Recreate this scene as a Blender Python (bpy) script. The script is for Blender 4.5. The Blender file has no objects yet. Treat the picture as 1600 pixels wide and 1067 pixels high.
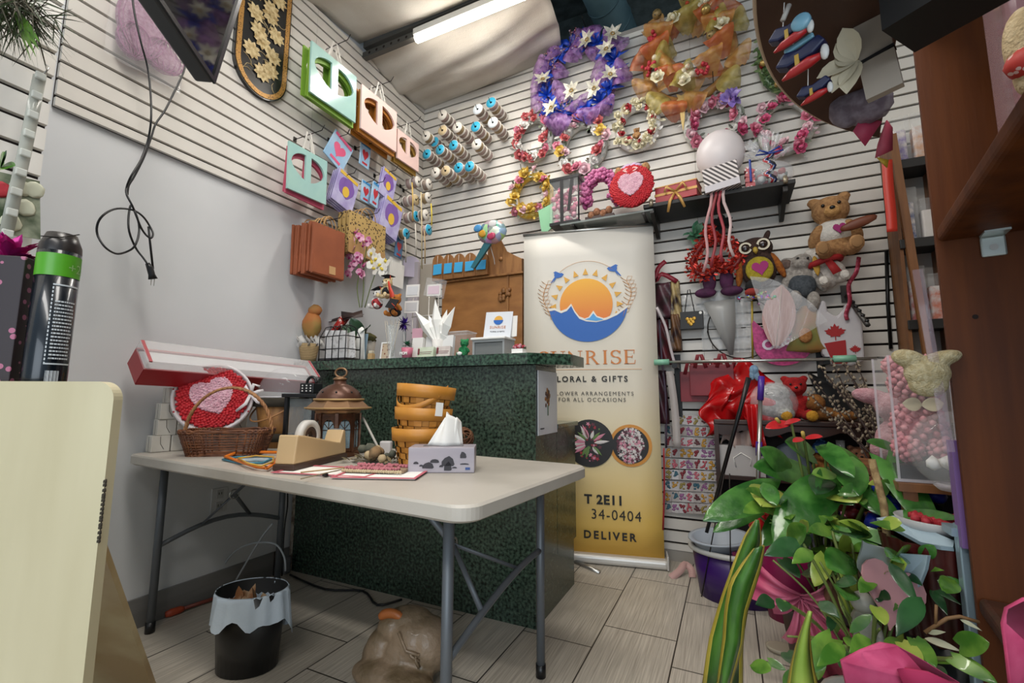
import bpy, bmesh, math, random
from mathutils import Vector, Matrix, Euler
from math import sin, cos, pi, radians as R_
SC = bpy.context.scene
COL = SC.collection
random.seed(7)
# ------------------------------------------------------------------ camera
F = 707.57
CY, CP, CR = -0.44558, 0.120394, 0.004039
CAM = Vector((0, 0, 1.035))
fw = Vector((sin(CY)*cos(CP), cos(CY)*cos(CP), sin(CP)))
rt = Vector((cos(CY), -sin(CY), 0)); up = rt.cross(fw)
rt, up = cos(CR)*rt + sin(CR)*up, -sin(CR)*rt + cos(CR)*up
cd = bpy.data.cameras.new('camera'); cam = bpy.data.objects.new('camera', cd); COL.objects.link(cam)
cd.sensor_width = 36; cd.lens = F/1600*36; cd.clip_start = .02
m = Matrix((rt, up, -fw)).transposed().to_4x4(); m.translation = CAM
cam.matrix_world = m
SC.camera = cam
# ------------------------------------------------------------------ world, lights, exposure
w = bpy.data.worlds.new('world'); SC.world = w; w.use_nodes = True
bg = w.node_tree.nodes['Background']; bg.inputs[0].default_value = (.66, .84, 1, 1); bg.inputs[1].default_value = .55
SC.view_settings.view_transform = 'Standard'; SC.view_settings.look = 'None'
SC.view_settings.gamma = 1; SC.view_settings.use_curve_mapping = False
SC.view_settings.exposure = 0.0
def area(name, loc, rot, sx, sy, power, col):
    l = bpy.data.lights.new(name, 'AREA'); l.shape = 'RECTANGLE'; l.size = sx; l.size_y = sy; l.energy = power; l.color = col
    o = bpy.data.objects.new(name, l); o.location = loc; o.rotation_euler = rot; COL.objects.link(o)
area('ceiling_lamp_near', (-.6, .4, 3.75), (0, 0, 0), 2.2, .5, 62, (1, .95, .88))
area('ceiling_lamp_shop', (-.2, -1.6, 3.75), (0, 0, 0), 2.6, .5, 70, (1, .95, .89))
area('ceiling_lamp_counter', (-1.2, 2.4, 3.44), (0, 0, 0), 1.4, .08, 14, (1, .96, .90))
area('shop_front_daylight', (1.2, -3.6, 1.7), (R_(84), 0, R_(10)), 3.5, 2.4, 105, (.84, .92, 1))
# ------------------------------------------------------------------ pixel -> place helpers (1600 x 1067 frame)
def ray(x, y): return fw + rt*((x-800)/F) - up*((y-533.5)/F)
def aY(x, y, Y): d = ray(x, y); return CAM + d*(Y/d.y)
def aX(x, y, X): d = ray(x, y); return CAM + d*(X/d.x)
def aZ(x, y, Z): d = ray(x, y); return CAM + d*((Z-1.035)/d.z)
def aD(x, y, D): return CAM + ray(x, y)*D
WB, WL, WR = 3.17, -2.445, 1.06
# ------------------------------------------------------------------ materials
def lin(h):
    if not isinstance(h, str): return (*h, 1) if len(h) == 3 else h
    v = [int(h[i:i+2], 16)/255 for i in (0, 2, 4)]
    return tuple((c/12.92 if c <= .04045 else ((c+.055)/1.055)**2.4) for c in v) + (1,)
MATS = {}
def mat(key, c='808080', rough=.6, metal=0, c2=None, vs=8, bump=0, bs=40, alpha=1, emit=0, trans=0, coat=0, stretch=None, lo=.4, hi=.62, sub=0, detail=4, spec=None):
    if key in MATS: return MATS[key]
    mt = bpy.data.materials.new(key); mt.use_nodes = True; N = mt.node_tree.nodes; L = mt.node_tree.links
    b = N['Principled BSDF']; b.inputs['Base Color'].default_value = lin(c); b.inputs['Roughness'].default_value = rough
    b.inputs['Metallic'].default_value = metal; b.inputs['Alpha'].default_value = alpha
    b.inputs['Transmission Weight'].default_value = trans; b.inputs['Coat Weight'].default_value = coat
    if spec is not None: b.inputs['Specular IOR Level'].default_value = spec
    if emit: b.inputs['Emission Color'].default_value = lin(c); b.inputs['Emission Strength'].default_value = emit
    if sub: b.inputs['Subsurface Weight'].default_value = sub; b.inputs['Subsurface Radius'].default_value = (.02, .02, .02)
    if c2 or bump:
        tc = N.new('ShaderNodeTexCoord'); src = tc.outputs['Object']
        if stretch:
            mp = N.new('ShaderNodeMapping'); mp.inputs['Scale'].default_value = stretch; L.new(src, mp.inputs[0]); src = mp.outputs[0]
    if c2:
        n = N.new('ShaderNodeTexNoise'); n.inputs['Scale'].default_value = vs; n.inputs['Detail'].default_value = detail; L.new(src, n.inputs['Vector'])
        r = N.new('ShaderNodeValToRGB'); r.color_ramp.elements[0].position = lo; r.color_ramp.elements[1].position = hi
        r.color_ramp.elements[0].color = lin(c); r.color_ramp.elements[1].color = lin(c2)
        L.new(n.outputs[0], r.inputs[0]); L.new(r.outputs[0], b.inputs['Base Color'])
        if emit: L.new(r.outputs[0], b.inputs['Emission Color'])
    if bump:
        n = N.new('ShaderNodeTexNoise'); n.inputs['Scale'].default_value = bs; n.inputs['Detail'].default_value = 3; L.new(src, n.inputs['Vector'])
        bp = N.new('ShaderNodeBump'); bp.inputs['Strength'].default_value = bump; bp.inputs['Distance'].default_value = .01
        L.new(n.outputs[0], bp.inputs['Height']); L.new(bp.outputs[0], b.inputs['Normal'])
    MATS[key] = mt; return mt
def wave_mat(key, c, c2, scale, rough=.6, axis='X', dist=0, lo=.45, hi=.55, bump=0, kind='BANDS', rot=(0, 0, 0), coat=0):
    if key in MATS: return MATS[key]
    mt = mat(key, c, rough, coat=coat); N = mt.node_tree.nodes; L = mt.node_tree.links; b = N['Principled BSDF']
    tc = N.new('ShaderNodeTexCoord'); mp = N.new('ShaderNodeMapping'); mp.inputs['Rotation'].default_value = rot
    wv = N.new('ShaderNodeTexWave'); wv.wave_type = kind; wv.bands_direction = axis; wv.inputs['Scale'].default_value = scale; wv.inputs['Distortion'].default_value = dist
    wv.inputs['Detail'].default_value = 2
    r = N.new('ShaderNodeValToRGB'); r.color_ramp.elements[0].position = lo; r.color_ramp.elements[1].position = hi
    r.color_ramp.elements[0].color = lin(c); r.color_ramp.elements[1].color = lin(c2)
    L.new(tc.outputs['Object'], mp.inputs[0]); L.new(mp.outputs[0], wv.inputs[0]); L.new(wv.outputs['Fac'], r.inputs[0]); L.new(r.outputs[0], b.inputs['Base Color'])
    if bump:
        bp = N.new('ShaderNodeBump'); bp.inputs['Strength'].default_value = bump; bp.inputs['Distance'].default_value = .004
        L.new(wv.outputs['Fac'], bp.inputs['Height']); L.new(bp.outputs[0], b.inputs['Normal'])
    return mt
def voro_mat(key, c, c2, scale, thr=.25, rough=.6, metal=0, c3=None):
    """dots of colour c2 on ground c"""
    if key in MATS: return MATS[key]
    mt = mat(key, c, rough, metal); N = mt.node_tree.nodes; L = mt.node_tree.links; b = N['Principled BSDF']
    tc = N.new('ShaderNodeTexCoord'); v = N.new('ShaderNodeTexVoronoi'); v.inputs['Scale'].default_value = scale
    r = N.new('ShaderNodeValToRGB'); r.color_ramp.interpolation = 'CONSTANT'
    r.color_ramp.elements[0].color = lin(c2); r.color_ramp.elements[1].position = thr; r.color_ramp.elements[1].color = lin(c)
    if c3: e = r.color_ramp.elements.new(thr*.6); e.color = lin(c3)
    L.new(tc.outputs['Object'], v.inputs[0]); L.new(v.outputs[0], r.inputs[0]); L.new(r.outputs[0], b.inputs['Base Color'])
    return mt
def clear(key, c='FFFFFF', alpha=.14, rough=.05): return mat(key, c, rough, alpha=alpha, spec=.6)
# ------------------------------------------------------------------ mesh builder
class MB:
    def __init__(s, M=None): s.bm = bmesh.new(); s.M = M or Matrix(); s.mi = 0; s.sm = True
    def raw(s, V, Fs, sm=None, mi=None):
        vs = [s.bm.verts.new(s.M @ Vector(v)) for v in V]
        sm = s.sm if sm is None else sm
        for f in Fs:
            try: q = s.bm.faces.new([vs[i] for i in f])
            except ValueError: continue
            q.smooth = sm; q.material_index = s.mi if mi is None else mi
        return vs
    def box(s, c, d, rot=None, bev=0, seg=2, mi=None):
        A = Matrix.Translation(c)
        if rot: A = A @ Euler(rot).to_matrix().to_4x4()
        x, y, z = d[0]/2, d[1]/2, d[2]/2
        V = [A @ Vector(p) for p in ((-x,-y,-z),(x,-y,-z),(x,y,-z),(-x,y,-z),(-x,-y,z),(x,-y,z),(x,y,z),(-x,y,z))]
        vs = s.raw(V, ((3,2,1,0),(4,5,6,7),(0,1,5,4),(1,2,6,5),(2,3,7,6),(3,0,4,7)), sm=False, mi=mi)
        if bev:
            es = {e for v in vs for e in v.link_edges}
            bmesh.ops.bevel(s.bm, geom=list(es), offset=bev, segments=seg, affect='EDGES', profile=.5, material=s.mi if mi is None else mi)
        return s
    def hexa(s, lo, hi, z0, z1, mi=None):
        """frustum: lo, hi = 4 (x,y) corners"""
        V = [(p[0], p[1], z0) for p in lo] + [(p[0], p[1], z1) for p in hi]
        s.raw(V, ((3,2,1,0),(4,5,6,7),(0,1,5,4),(1,2,6,5),(2,3,7,6),(3,0,4,7)), sm=False, mi=mi); return s
    def tube(s, pts, r, n=8, closed=False, mi=None, flat=1):
        pts = [Vector(p) for p in pts]; k = len(pts); V = []; prev = None
        for i, p in enumerate(pts):
            a = pts[(i-1) % k] if (closed or i) else p; b = pts[(i+1) % k] if (closed or i < k-1) else p
            t = (b-a); t = t.normalized() if t.length > 1e-9 else Vector((0, 0, 1))
            if prev is None: u = t.orthogonal().normalized()
            else:
                u = prev - t*prev.dot(t); u = u.normalized() if u.length > 1e-6 else t.orthogonal().normalized()
            prev = u; v = t.cross(u); rr = r[i] if isinstance(r, (list, tuple)) else r
            V += [p + (u*cos(2*pi*j/n) + v*sin(2*pi*j/n)*flat)*rr for j in range(n)]
        Fs = []
        for i in range(k if closed else k-1):
            for j in range(n):
                a, b = i*n + j, i*n + (j+1) % n; c, d = ((i+1) % k)*n + (j+1) % n, ((i+1) % k)*n + j
                Fs.append((a, b, c, d))
        if not closed: Fs += [tuple(range(n-1, -1, -1)), tuple(range((k-1)*n, k*n))]
        s.raw(V, Fs, sm=True, mi=mi); return s
    def lathe(s, prof, n=24, c=(0, 0, 0), ax='z', mi=None, sm=True, sx=1, sy=1, a0=0, a1=2*pi):
        c = Vector(c); V = []; full = abs(a1-a0-2*pi) < 1e-6; m = n if full else n+1
        for r, z in prof:
            for j in range(m):
                a = a0 + (a1-a0)*j/n; x, y = r*cos(a)*sx, r*sin(a)*sy
                V.append(c + Vector({'z': (x, y, z), 'y': (x, z, y), 'x': (z, x, y)}[ax]))
        Fs = []
        for i in range(len(prof)-1):
            for j in range(n):
                k2 = (j+1) % m
                if not full and j+1 > n: continue
                Fs.append((i*m+j, i*m+k2, (i+1)*m+k2, (i+1)*m+j))
        vs = s.raw(V, Fs, sm=sm, mi=mi)
        bmesh.ops.remove_doubles(s.bm, verts=vs, dist=1e-6); return s
    def disc(s, c, r, n=20, ax='y', mi=None, h=0):
        return s.lathe([(0, 0), (r, 0)] + ([(r, h), (0, h)] if h else []), n, c, ax, mi, sm=False)
    def ico(s, c, r, sub=2, noise=0, mi=None, rot=None):
        r = (r, r, r) if not isinstance(r, (tuple, list)) else r
        A = s.M @ Matrix.Translation(c) @ (Euler(rot).to_matrix().to_4x4() if rot else Matrix()) @ Matrix.Diagonal((*r, 1))
        g = bmesh.ops.create_icosphere(s.bm, subdivisions=sub, radius=1, matrix=A)
        for v in g['verts']:
            if noise:
                cc = s.M @ Vector(c); v.co = cc + (v.co-cc)*(1 + random.uniform(-noise, noise))
            for f in v.link_faces: f.smooth = True; f.material_index = s.mi if mi is None else mi
        return s
    def prism(s, outer, y0, y1, holes=(), mi=None):
        """polygon in local x,z extruded along y from y0 (front) to y1"""
        if not holes:
            n = len(outer); V = [(p[0], y0, p[1]) for p in outer] + [(p[0], y1, p[1]) for p in outer]
            s.raw(V, [tuple(range(n)), tuple(range(2*n-1, n-1, -1))] + [(i, i+n, (i+1) % n+n, (i+1) % n) for i in range(n)], sm=False, mi=mi); return s
        tmp = bmesh.new(); es = []; loops = [outer] + list(holes)
        for lp in loops:
            vs = [tmp.verts.new((p[0], 0, p[1])) for p in lp]
            es += [tmp.edges.new((vs[i], vs[(i+1) % len(vs)])) for i in range(len(vs))]
        bmesh.ops.triangle_fill(tmp, edges=es, use_beauty=True, use_dissolve=False)
        tmp.verts.index_update(); V = [v.co.copy() for v in tmp.verts]; T = [[v.index for v in f.verts] for f in tmp.faces]; tmp.free()
        n = len(V); VV = [(v.x, y0, v.z) for v in V] + [(v.x, y1, v.z) for v in V]
        Fs = []
        for t in T:
            a, b, c = (V[i] for i in t); up_ = (b-a).cross(c-a).y
            t = t if up_ < 0 else t[::-1]
            Fs.append(tuple(t)); Fs.append(tuple(i+n for i in t[::-1]))
        o = 0
        for lp in loops:
            k = len(lp)
            for i in range(k): Fs.append((o+i, o+(i+1) % k, o+(i+1) % k+n, o+i+n))
            o += k
        s.raw(VV, Fs, sm=False, mi=mi); return s
    def grid(s, fn, nu, nv, mi=None, sm=True):
        V = [fn(i/nu, j/nv) for i in range(nu+1) for j in range(nv+1)]
        Fs = [(i*(nv+1)+j, i*(nv+1)+j+1, (i+1)*(nv+1)+j+1, (i+1)*(nv+1)+j) for i in range(nu) for j in range(nv)]
        s.raw(V, Fs, sm=sm, mi=mi); return s
    def ribbon(s, pts, wdt, nrm=(0, -1, 0), mi=None):
        pts = [Vector(p) for p in pts]; V = []; k = len(pts); nrm = Vector(nrm)
        for i, p in enumerate(pts):
            t = pts[min(i+1, k-1)] - pts[max(i-1, 0)]; u = t.cross(nrm)
            if u.length < 1e-6: u = t.orthogonal()
            u.normalize(); ww = (wdt[i] if isinstance(wdt, (list, tuple)) else wdt)/2
            V += [p-u*ww, p+u*ww]
        s.raw(V, [(2*i, 2*i+1, 2*i+3, 2*i+2) for i in range(k-1)], sm=True, mi=mi); return s
    def leaf(s, b, d, nrm, L, W, kind='lance', droop=.2, fold=.15, n=7, mi=None):
        b = Vector(b); d = Vector(d).normalized(); nrm = Vector(nrm); nrm = (nrm-d*nrm.dot(d)).normalized(); x = d.cross(nrm)
        V = []
        for i in range(n+1):
            t = i/n
            if kind == 'heart': wd = (1-t)**.75*(t*1.15+.72)*1.05 if t > .001 else .55
            elif kind == 'oval': wd = sin(pi*min(1, t*.96+.03))**.7
            else: wd = sin(pi*min(1, t**.75*.97+.02))
            if t >= .999: wd = .02
            off = -.16*L if kind == 'heart' and i == 0 else 0
            c = b + d*(L*t) - Vector((0, 0, 1))*(droop*L*t*t)
            for q in (-1, -.55, 0, .55, 1):
                V.append(c + x*(q*wd*W/2) + nrm*(abs(q)*fold*W*wd*.5 - (0 if abs(q) < 1 else .05*W)) + d*(off*(abs(q))))
        Fs = [(i*5+j, i*5+j+1, i*5+j+6, i*5+j+5) for i in range(n) for j in range(4)]
        s.raw(V, Fs, sm=True, mi=mi); return s
    def build(s, name, mats, parent=None, loc=None, rot=None, solid=0, mods=()):
        bmesh.ops.recalc_face_normals(s.bm, faces=s.bm.faces) if not solid else None
        me = bpy.data.meshes.new(name); s.bm.to_mesh(me); s.bm.free()
        for mm in (mats if isinstance(mats, (list, tuple)) else [mats]): me.materials.append(mm)
        o = bpy.data.objects.new(name, me); COL.objects.link(o)
        if parent: o.parent = parent
        if loc is not None: o.location = loc
        if rot is not None: o.rotation_euler = rot
        if solid:
            md = o.modifiers.new('thick', 'SOLIDIFY'); md.thickness = solid; md.offset = 0
        return o
def tag(o, label, cat, group=None, kind=None):
    o['label'] = label; o['category'] = cat
    if group: o['group'] = group
    if kind: o['kind'] = kind
    return o
def thing(name, label, cat, loc=(0, 0, 0), rz=0, group=None, rot=None, sc=1):
    o = bpy.data.objects.new(name, None); COL.objects.link(o); o.location = loc; o.rotation_euler = rot or (0, 0, rz)
    o.empty_display_size = .05
    if sc != 1: o.scale = (sc, sc, sc)
    return tag(o, label, cat, group)
def solo(mb, name, mats, label, cat, loc=(0, 0, 0), rz=0, group=None, rot=None, solid=0):
    return tag(mb.build(name, mats, None, loc, rot or (0, 0, rz), solid), label, cat, group)
def dup(o, loc=None, rot=None, label=None, swap=None, group=None):
    """copy of a thing with its parts and sub-parts"""
    c = o.copy(); COL.objects.link(c)
    if loc is not None: c.location = loc
    if rot is not None: c.rotation_euler = rot
    if label: c['label'] = label
    if group: c['group'] = group
    def kids(a, b):
        for ch in list(a.children):
            d = ch.copy(); COL.objects.link(d); d.parent = b
            if swap:
                for i, sl in enumerate(d.material_slots):
                    if sl.material and sl.material.name in swap:
                        mt = swap[sl.material.name]; sl.link = 'OBJECT'; sl.material = mt
            kids(ch, d)
    kids(o, c); return c
def inst(name, me, parent, loc=(0, 0, 0), rot=(0, 0, 0), sc=1):
    o = bpy.data.objects.new(name, me); COL.objects.link(o); o.parent = parent; o.location = loc; o.rotation_euler = rot
    o.scale = sc if isinstance(sc, tuple) else (sc, sc, sc); return o
def mesh_of(mb, name, mats):
    bmesh.ops.recalc_face_normals(mb.bm, faces=mb.bm.faces)
    me = bpy.data.meshes.new(name); mb.bm.to_mesh(me); mb.bm.free()
    for mm in (mats if isinstance(mats, (list, tuple)) else [mats]): me.materials.append(mm)
    return me
def text(s, size, m, name, parent, loc, rot=(pi/2, 0, 0), align='LEFT', sp=1.0, ext=.0006, bold=0, sx=1):
    cu = bpy.data.curves.new(name, 'FONT'); cu.body = s; cu.size = size; cu.align_x = align; cu.space_character = sp; cu.extrude = ext; cu.offset = bold; cu.resolution_u = 3
    t = bpy.data.objects.new(name, cu); COL.objects.link(t)
    me = bpy.data.meshes.new_from_object(t.evaluated_get(bpy.context.evaluated_depsgraph_get()))
    bpy.data.objects.remove(t); me.materials.clear(); me.materials.append(m)
    o = bpy.data.objects.new(name, me); COL.objects.link(o); o.parent = parent; o.location = loc; o.rotation_euler = rot; o.scale = (sx, 1, 1)
    return o
def arc(cx, cz, r, a0, a1, n=16, rz=None): return [(cx + r*cos(a0+(a1-a0)*i/n), cz + (rz or r)*sin(a0+(a1-a0)*i/n)) for i in range(n+1)]
def rrect(x0, z0, x1, z1, r, n=4):
    p = []
    for cx, cz, a in ((x1-r, z1-r, 0), (x0+r, z1-r, pi/2), (x0+r, z0+r, pi), (x1-r, z0+r, 1.5*pi)): p += arc(cx, cz, r, a, a+pi/2, n)
    return p
def struct(o): o['kind'] = 'structure'; return o
LROT = pi/2                               # things on the left wall face +X
blk = mat('black_metal', '151515', .4, .3); wire = mat('dark_wire', '2A2622', .4, .7); steel = mat('steel', 'B8B8B4', .3, .9)
white = mat('white_plain', 'E9E7E2', .6); black = mat('black_plastic', '121214', .35); paperw = mat('paper_white', 'EEECE6', .8)

def patch_mat(key, scale, rough=.3, metal=.2, sat=1.0, val=.8):
    """patchwork of many printed colours"""
    if key in MATS: return MATS[key]
    mt = mat(key, '888888', rough, metal); N = mt.node_tree.nodes; L = mt.node_tree.links
    tc = N.new('ShaderNodeTexCoord'); v = N.new('ShaderNodeTexVoronoi'); v.inputs['Scale'].default_value = scale
    h = N.new('ShaderNodeHueSaturation'); h.inputs['Saturation'].default_value = sat; h.inputs['Value'].default_value = val
    L.new(tc.outputs['Object'], v.inputs[0]); L.new(v.outputs['Color'], h.inputs['Color']); L.new(h.outputs[0], N['Principled BSDF'].inputs['Base Color']); return mt
# ------------------------------------------------------------------ the setting
def wood_mat(key, c, c2, scale=3, st=(1, 1, .12), rough=.5, coat=0, bump=.05): return mat(key, c, rough, c2=c2, vs=scale*4, stretch=st, bump=bump, bs=60, coat=coat, lo=.3, hi=.7, detail=6)
# floor: grey wood-look tiles, long joints along Y
fm = mat('floor_tile', 'A39C92', .42); N = fm.node_tree.nodes; Lk = fm.node_tree.links; b = N['Principled BSDF']
tc = N.new('ShaderNodeTexCoord'); mp = N.new('ShaderNodeMapping'); mp.inputs['Rotation'].default_value = (0, 0, pi/2); mp.inputs['Location'].default_value = (-1.13+.0, .567, 0)
br = N.new('ShaderNodeTexBrick'); br.inputs['Scale'].default_value = 1; br.inputs['Brick Width'].default_value = .62; br.inputs['Row Height'].default_value = .3135
br.inputs['Mortar Size'].default_value = .003; br.inputs['Mortar Smooth'].default_value = .1; br.offset = .33; br.offset_frequency = 2
br.inputs['Color1'].default_value = lin('C2BBAF'); br.inputs['Color2'].default_value = lin('B5AEA2'); br.inputs['Mortar'].default_value = lin('35302B')
mp2 = N.new('ShaderNodeMapping'); mp2.inputs['Scale'].default_value = (110, 2.5, 1)
ns = N.new('ShaderNodeTexNoise'); ns.inputs['Scale'].default_value = 1.6; ns.inputs['Detail'].default_value = 5
rp = N.new('ShaderNodeValToRGB'); rp.color_ramp.elements[0].position = .3; rp.color_ramp.elements[0].color = (.62, .6, .58, 1); rp.color_ramp.elements[1].position = .7; rp.color_ramp.elements[1].color = (1.08, 1.07, 1.05, 1)
mx = N.new('ShaderNodeMix'); mx.data_type = 'RGBA'; mx.blend_type = 'MULTIPLY'; mx.inputs[0].default_value = 1
Lk.new(tc.outputs['Object'], mp.inputs[0]); Lk.new(mp.outputs[0], br.inputs[0]); Lk.new(tc.outputs['Object'], mp2.inputs[0]); Lk.new(mp2.outputs[0], ns.inputs[0]); Lk.new(ns.outputs[0], rp.inputs[0])
Lk.new(br.outputs[0], mx.inputs[6]); Lk.new(rp.outputs[0], mx.inputs[7]); Lk.new(mx.outputs[2], b.inputs['Base Color'])
mb = MB(); mb.box((-.7, .6, -.05), (3.7, 5.6, .1)); struct(mb.build('floor', fm))
# slatwall
slat_w = mat('slat_white', 'DDD9D1', .45, c2='D3CEC6', vs=2); groove = mat('slat_groove', '1C110D', .9)
PITCH, Z0 = .0762, 2.248
def slats(name, length, zlo, zhi, seams, M):
    """boards run along local x, face -y at y=0; grooves between them"""
    mb = MB(M); k0 = math.floor((zlo-Z0)/PITCH); z = Z0 + k0*PITCH; cuts = [0] + seams + [length]
    while z < zhi:
        a, c = max(z+.0068, zlo), min(z+PITCH-.0068, zhi)
        if c-a > .004:
            for i in range(len(cuts)-1): mb.box(((cuts[i]+cuts[i+1])/2, .009, (a+c)/2), (cuts[i+1]-cuts[i]-.0015, .018, c-a), mi=0)
        z += PITCH
    mb.box((length/2, .024, (zlo+zhi)/2), (length, .012, zhi-zlo), mi=1)
    return struct(mb.build(name, [slat_w, groove]))
slats('wall_back', WR-WL, .07, 3.74, [1.09, 2.31], Matrix.Translation((WL, WB, 0)))
mb = MB(); mb.box(((WL+WR)/2, WB+.08, 1.9), (WR-WL+.3, .1, 3.8)); mb.box(((WL+WR)/2, WB+.02, .035), (WR-WL, .03, .07)); struct(mb.build('trim_1', mat('wall_core', '9A958D', .8)))
wallp = mat('wall_paint', 'D4D6D8', .6, c2='CDD0D2', vs=1.5)
mb = MB(); mb.box((WL-.06, .75, 1.9), (.12, 5, 3.8)); struct(mb.build('wall_left', wallp))
MLW = Matrix.Translation((WL+.026, .742, 0)) @ Matrix.Rotation(pi/2, 4, 'Z')
slats('wall_left_slats', WB-.742, 2.205, 3.665, [1.22], MLW)
slats('wall_left_near_slats', 1.1, 1.30, 3.3, [], Matrix.Translation((-1.72, -.58, 0)) @ Matrix.Rotation(pi/2, 4, 'Z'))
mb = MB(); mb.box((-1.80, -.03, 1.65), (.09, 1.1, 3.3)); struct(mb.build('trim_2', wallp))
slats('wall_right', 3.2, .07, 3.74, [1.2], Matrix.Translation((WR, WB, 0)) @ Matrix.Rotation(-pi/2, 4, 'Z'))
mb = MB(); mb.box((WL+.006, 1.5, .065), (.012, 3.4, .13)); mb.box((WL+.014, 1.28, .065), (.004, .004, .13), mi=1); mb.box((WL+.014, 1.9, .065), (.004, .004, .13), mi=1)
struct(mb.build('baseboard_left', [mat('baseboard_grey', '7E7D7B', .5, c2='6E6D6B', vs=6, stretch=(1, .2, 2)), groove]))
# dark open ceiling above the wall, with soffit beam and duct
mb = MB(); mb.box((-.7, 1.2, 4.75), (4.6, 6.2, .1)); struct(mb.build('ceiling', mat('ceiling_dark', '4A5250', .9, c2='2E3432', vs=6, bump=.3, bs=20)))
mb = MB(); mb.box((-.7, WB+.75, 4.2), (4.6, .12, 1.3)); struct(mb.build('wall_back_upper', mat('block_dark', '49514F', .9, c2='3A413F', vs=12, bump=.3, bs=30)))
mb = MB(); mb.box((-.7, WB+.42, 3.86), (4.2, .25, .16)); mb.box((-.7, WB+.3, 3.80), (4.2, .5, .03)); struct(mb.build('trim_3', mat('beam_dark', '0E0F10', .6)))
duct = thing('round_duct', 'blue-grey wrapped round ventilation duct above the back wall', 'duct', (-.78, WB+.2, 4.3), 0, None, (R_(70), 0, R_(-12)))
mb = MB(); mb.tube([(0, 0, -.9), (0, 0, .9)], .15, 24); mb.build('pipe', mat('duct_wrap', '6E8C93', .55, .1, c2='5C7A82', vs=5, bump=.3, bs=8), duct)
mb = MB()
for i in range(9): mb.tube([(.152*cos(a), .152*sin(a), -.8+i*.2+.05*sin(a)) for a in [2*pi*j/20 for j in range(20)]], .006, 6, True)
mb.build('band', mat('duct_band', '4F6A71', .5, .2), duct)
# fabric drapes under the ceiling
drape_m = mat('drape_cloth', 'D2CEC6', .85, c2='C6C0B6', vs=3, bump=.15, bs=120)
def drape(name, label, fn, nu=30, nv=26):
    mb = MB(); mb.grid(fn, nu, nv); o = solo(mb, name, drape_m, label, 'fabric', group=None, solid=.003); return o
def d1(u, v):
    x = WL+.01 + u*1.42; y = 2.44 + v*.735
    edge = max(0, u-.82)/.18
    z = 3.66 - .10*sin(pi*v)*(.35+.65*sin(pi*min(u*1.1, 1))) - .02*sin(9*u+4*v)*sin(pi*v) + .012*sin(23*v+7*u)*sin(pi*v) + .09*u + .06*edge*(1-v) - .03*edge*sin(pi*v)
    x -= .25*v*max(0, u-.5)*.6 - .06*sin(pi*v)*u
    if abs(v-.52) < .03: z -= .008
    return (x, y, z)
drape('ceiling_drape', 'cream cloth drape sagging between the strip light and the back wall', d1)
def d2(u, v):
    x = WL+.01 + u*2.2; y = 1.0 + v*1.36
    z = 3.70 - .09*sin(pi*v)*(.5+.5*sin(pi*u)) - .02*sin(7*u+5*v) + .012*sin(19*v-6*u)*sin(pi*v) + .02*u
    return (x, y, z)
drape('ceiling_drape', 'cream cloth drape above the strip light on the camera side', d2)
# strip light on a slotted channel
sl = thing('strip_light', 'glowing LED strip light below the ceiling drapes', 'ceiling light', (-1.92, 2.40, 3.60))
mb = MB(); mb.box((.62, 0, .035), (1.26, .075, .05), bev=.006); mb.build('housing', mat('lamp_white', 'D8D6D0', .5), sl)
mb = MB(); mb.tube([(0, 0, 0), (1.24, 0, 0)], .034, 12, flat=.8); mb.build('diffuser', mat('lamp_glow', 'FFF6E8', .5, emit=26), sl)
mb = MB(); mb.box((-.27, .0, .03), (.52, .04, .045)); 
for i in range(6): mb.disc((-.08-.07*i, -.021, .03), .011, 10, mi=1)
tag(mb.build('slotted_channel', [mat('channel_grey', '5E5D5A', .5, .5), groove], None, (-1.92, 2.40, 3.60)), 'slotted grey steel channel between the strip light and the left wall', 'channel')
mb = MB(); mb.box((.1, .03, .07), (2.0, .05, .05)); tag(mb.build('support_rail', mat('channel_grey', '5E5D5A', .5, .5), None, (-1.5, 2.36, 3.63)), 'long grey steel rail running above the glowing strip light', 'rail')
# ------------------------------------------------------------------ counter
gran = mat('green_granite', '0E1913', .25, c2='506454', vs=70, lo=.36, hi=.76, detail=8, coat=.15)
gran_top = mat('green_granite_top', '16261E', .2, c2='4A6A56', vs=60, lo=.4, hi=.72, detail=8, coat=.3)
ct = thing('service_counter', 'dark green stone-look service counter with raised front ledge', 'counter', (WL+.016, 2.0, 0))
L = 1.599
mb = MB(); mb.box((L/2, .1425, .5925), (L, .285, 1.185)); mb.build('front_body', gran, ct)
mb = MB(); mb.box((L/2, .445, .565), (L, .31, .65)); mb.box((L/2, .42, .12), (L, .27, .24)); mb.build('rear_body', gran, ct)
mb = MB(); mb.box((L/2+.003, .46, .878), (L+.012, .35, .025), bev=.003); mb.build('worktop', gran_top, ct)
mb = MB(Matrix.Rotation(pi/2, 4, 'X'))
mb.prism([(0, .05), (L-.02, .05), (L+.14, -.11), (L+.14, -.33), (0, -.33)], 1.187, 1.24)
mb.build('ledge_top', gran_top, ct)
mb = MB(); mb.box((.012, -.001, .45), (.024, .004, .9)); mb.build('worn_edge', mat('worn_edge', 'A99F8F', .8, c2='6A5A4C', vs=30), ct)
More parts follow.
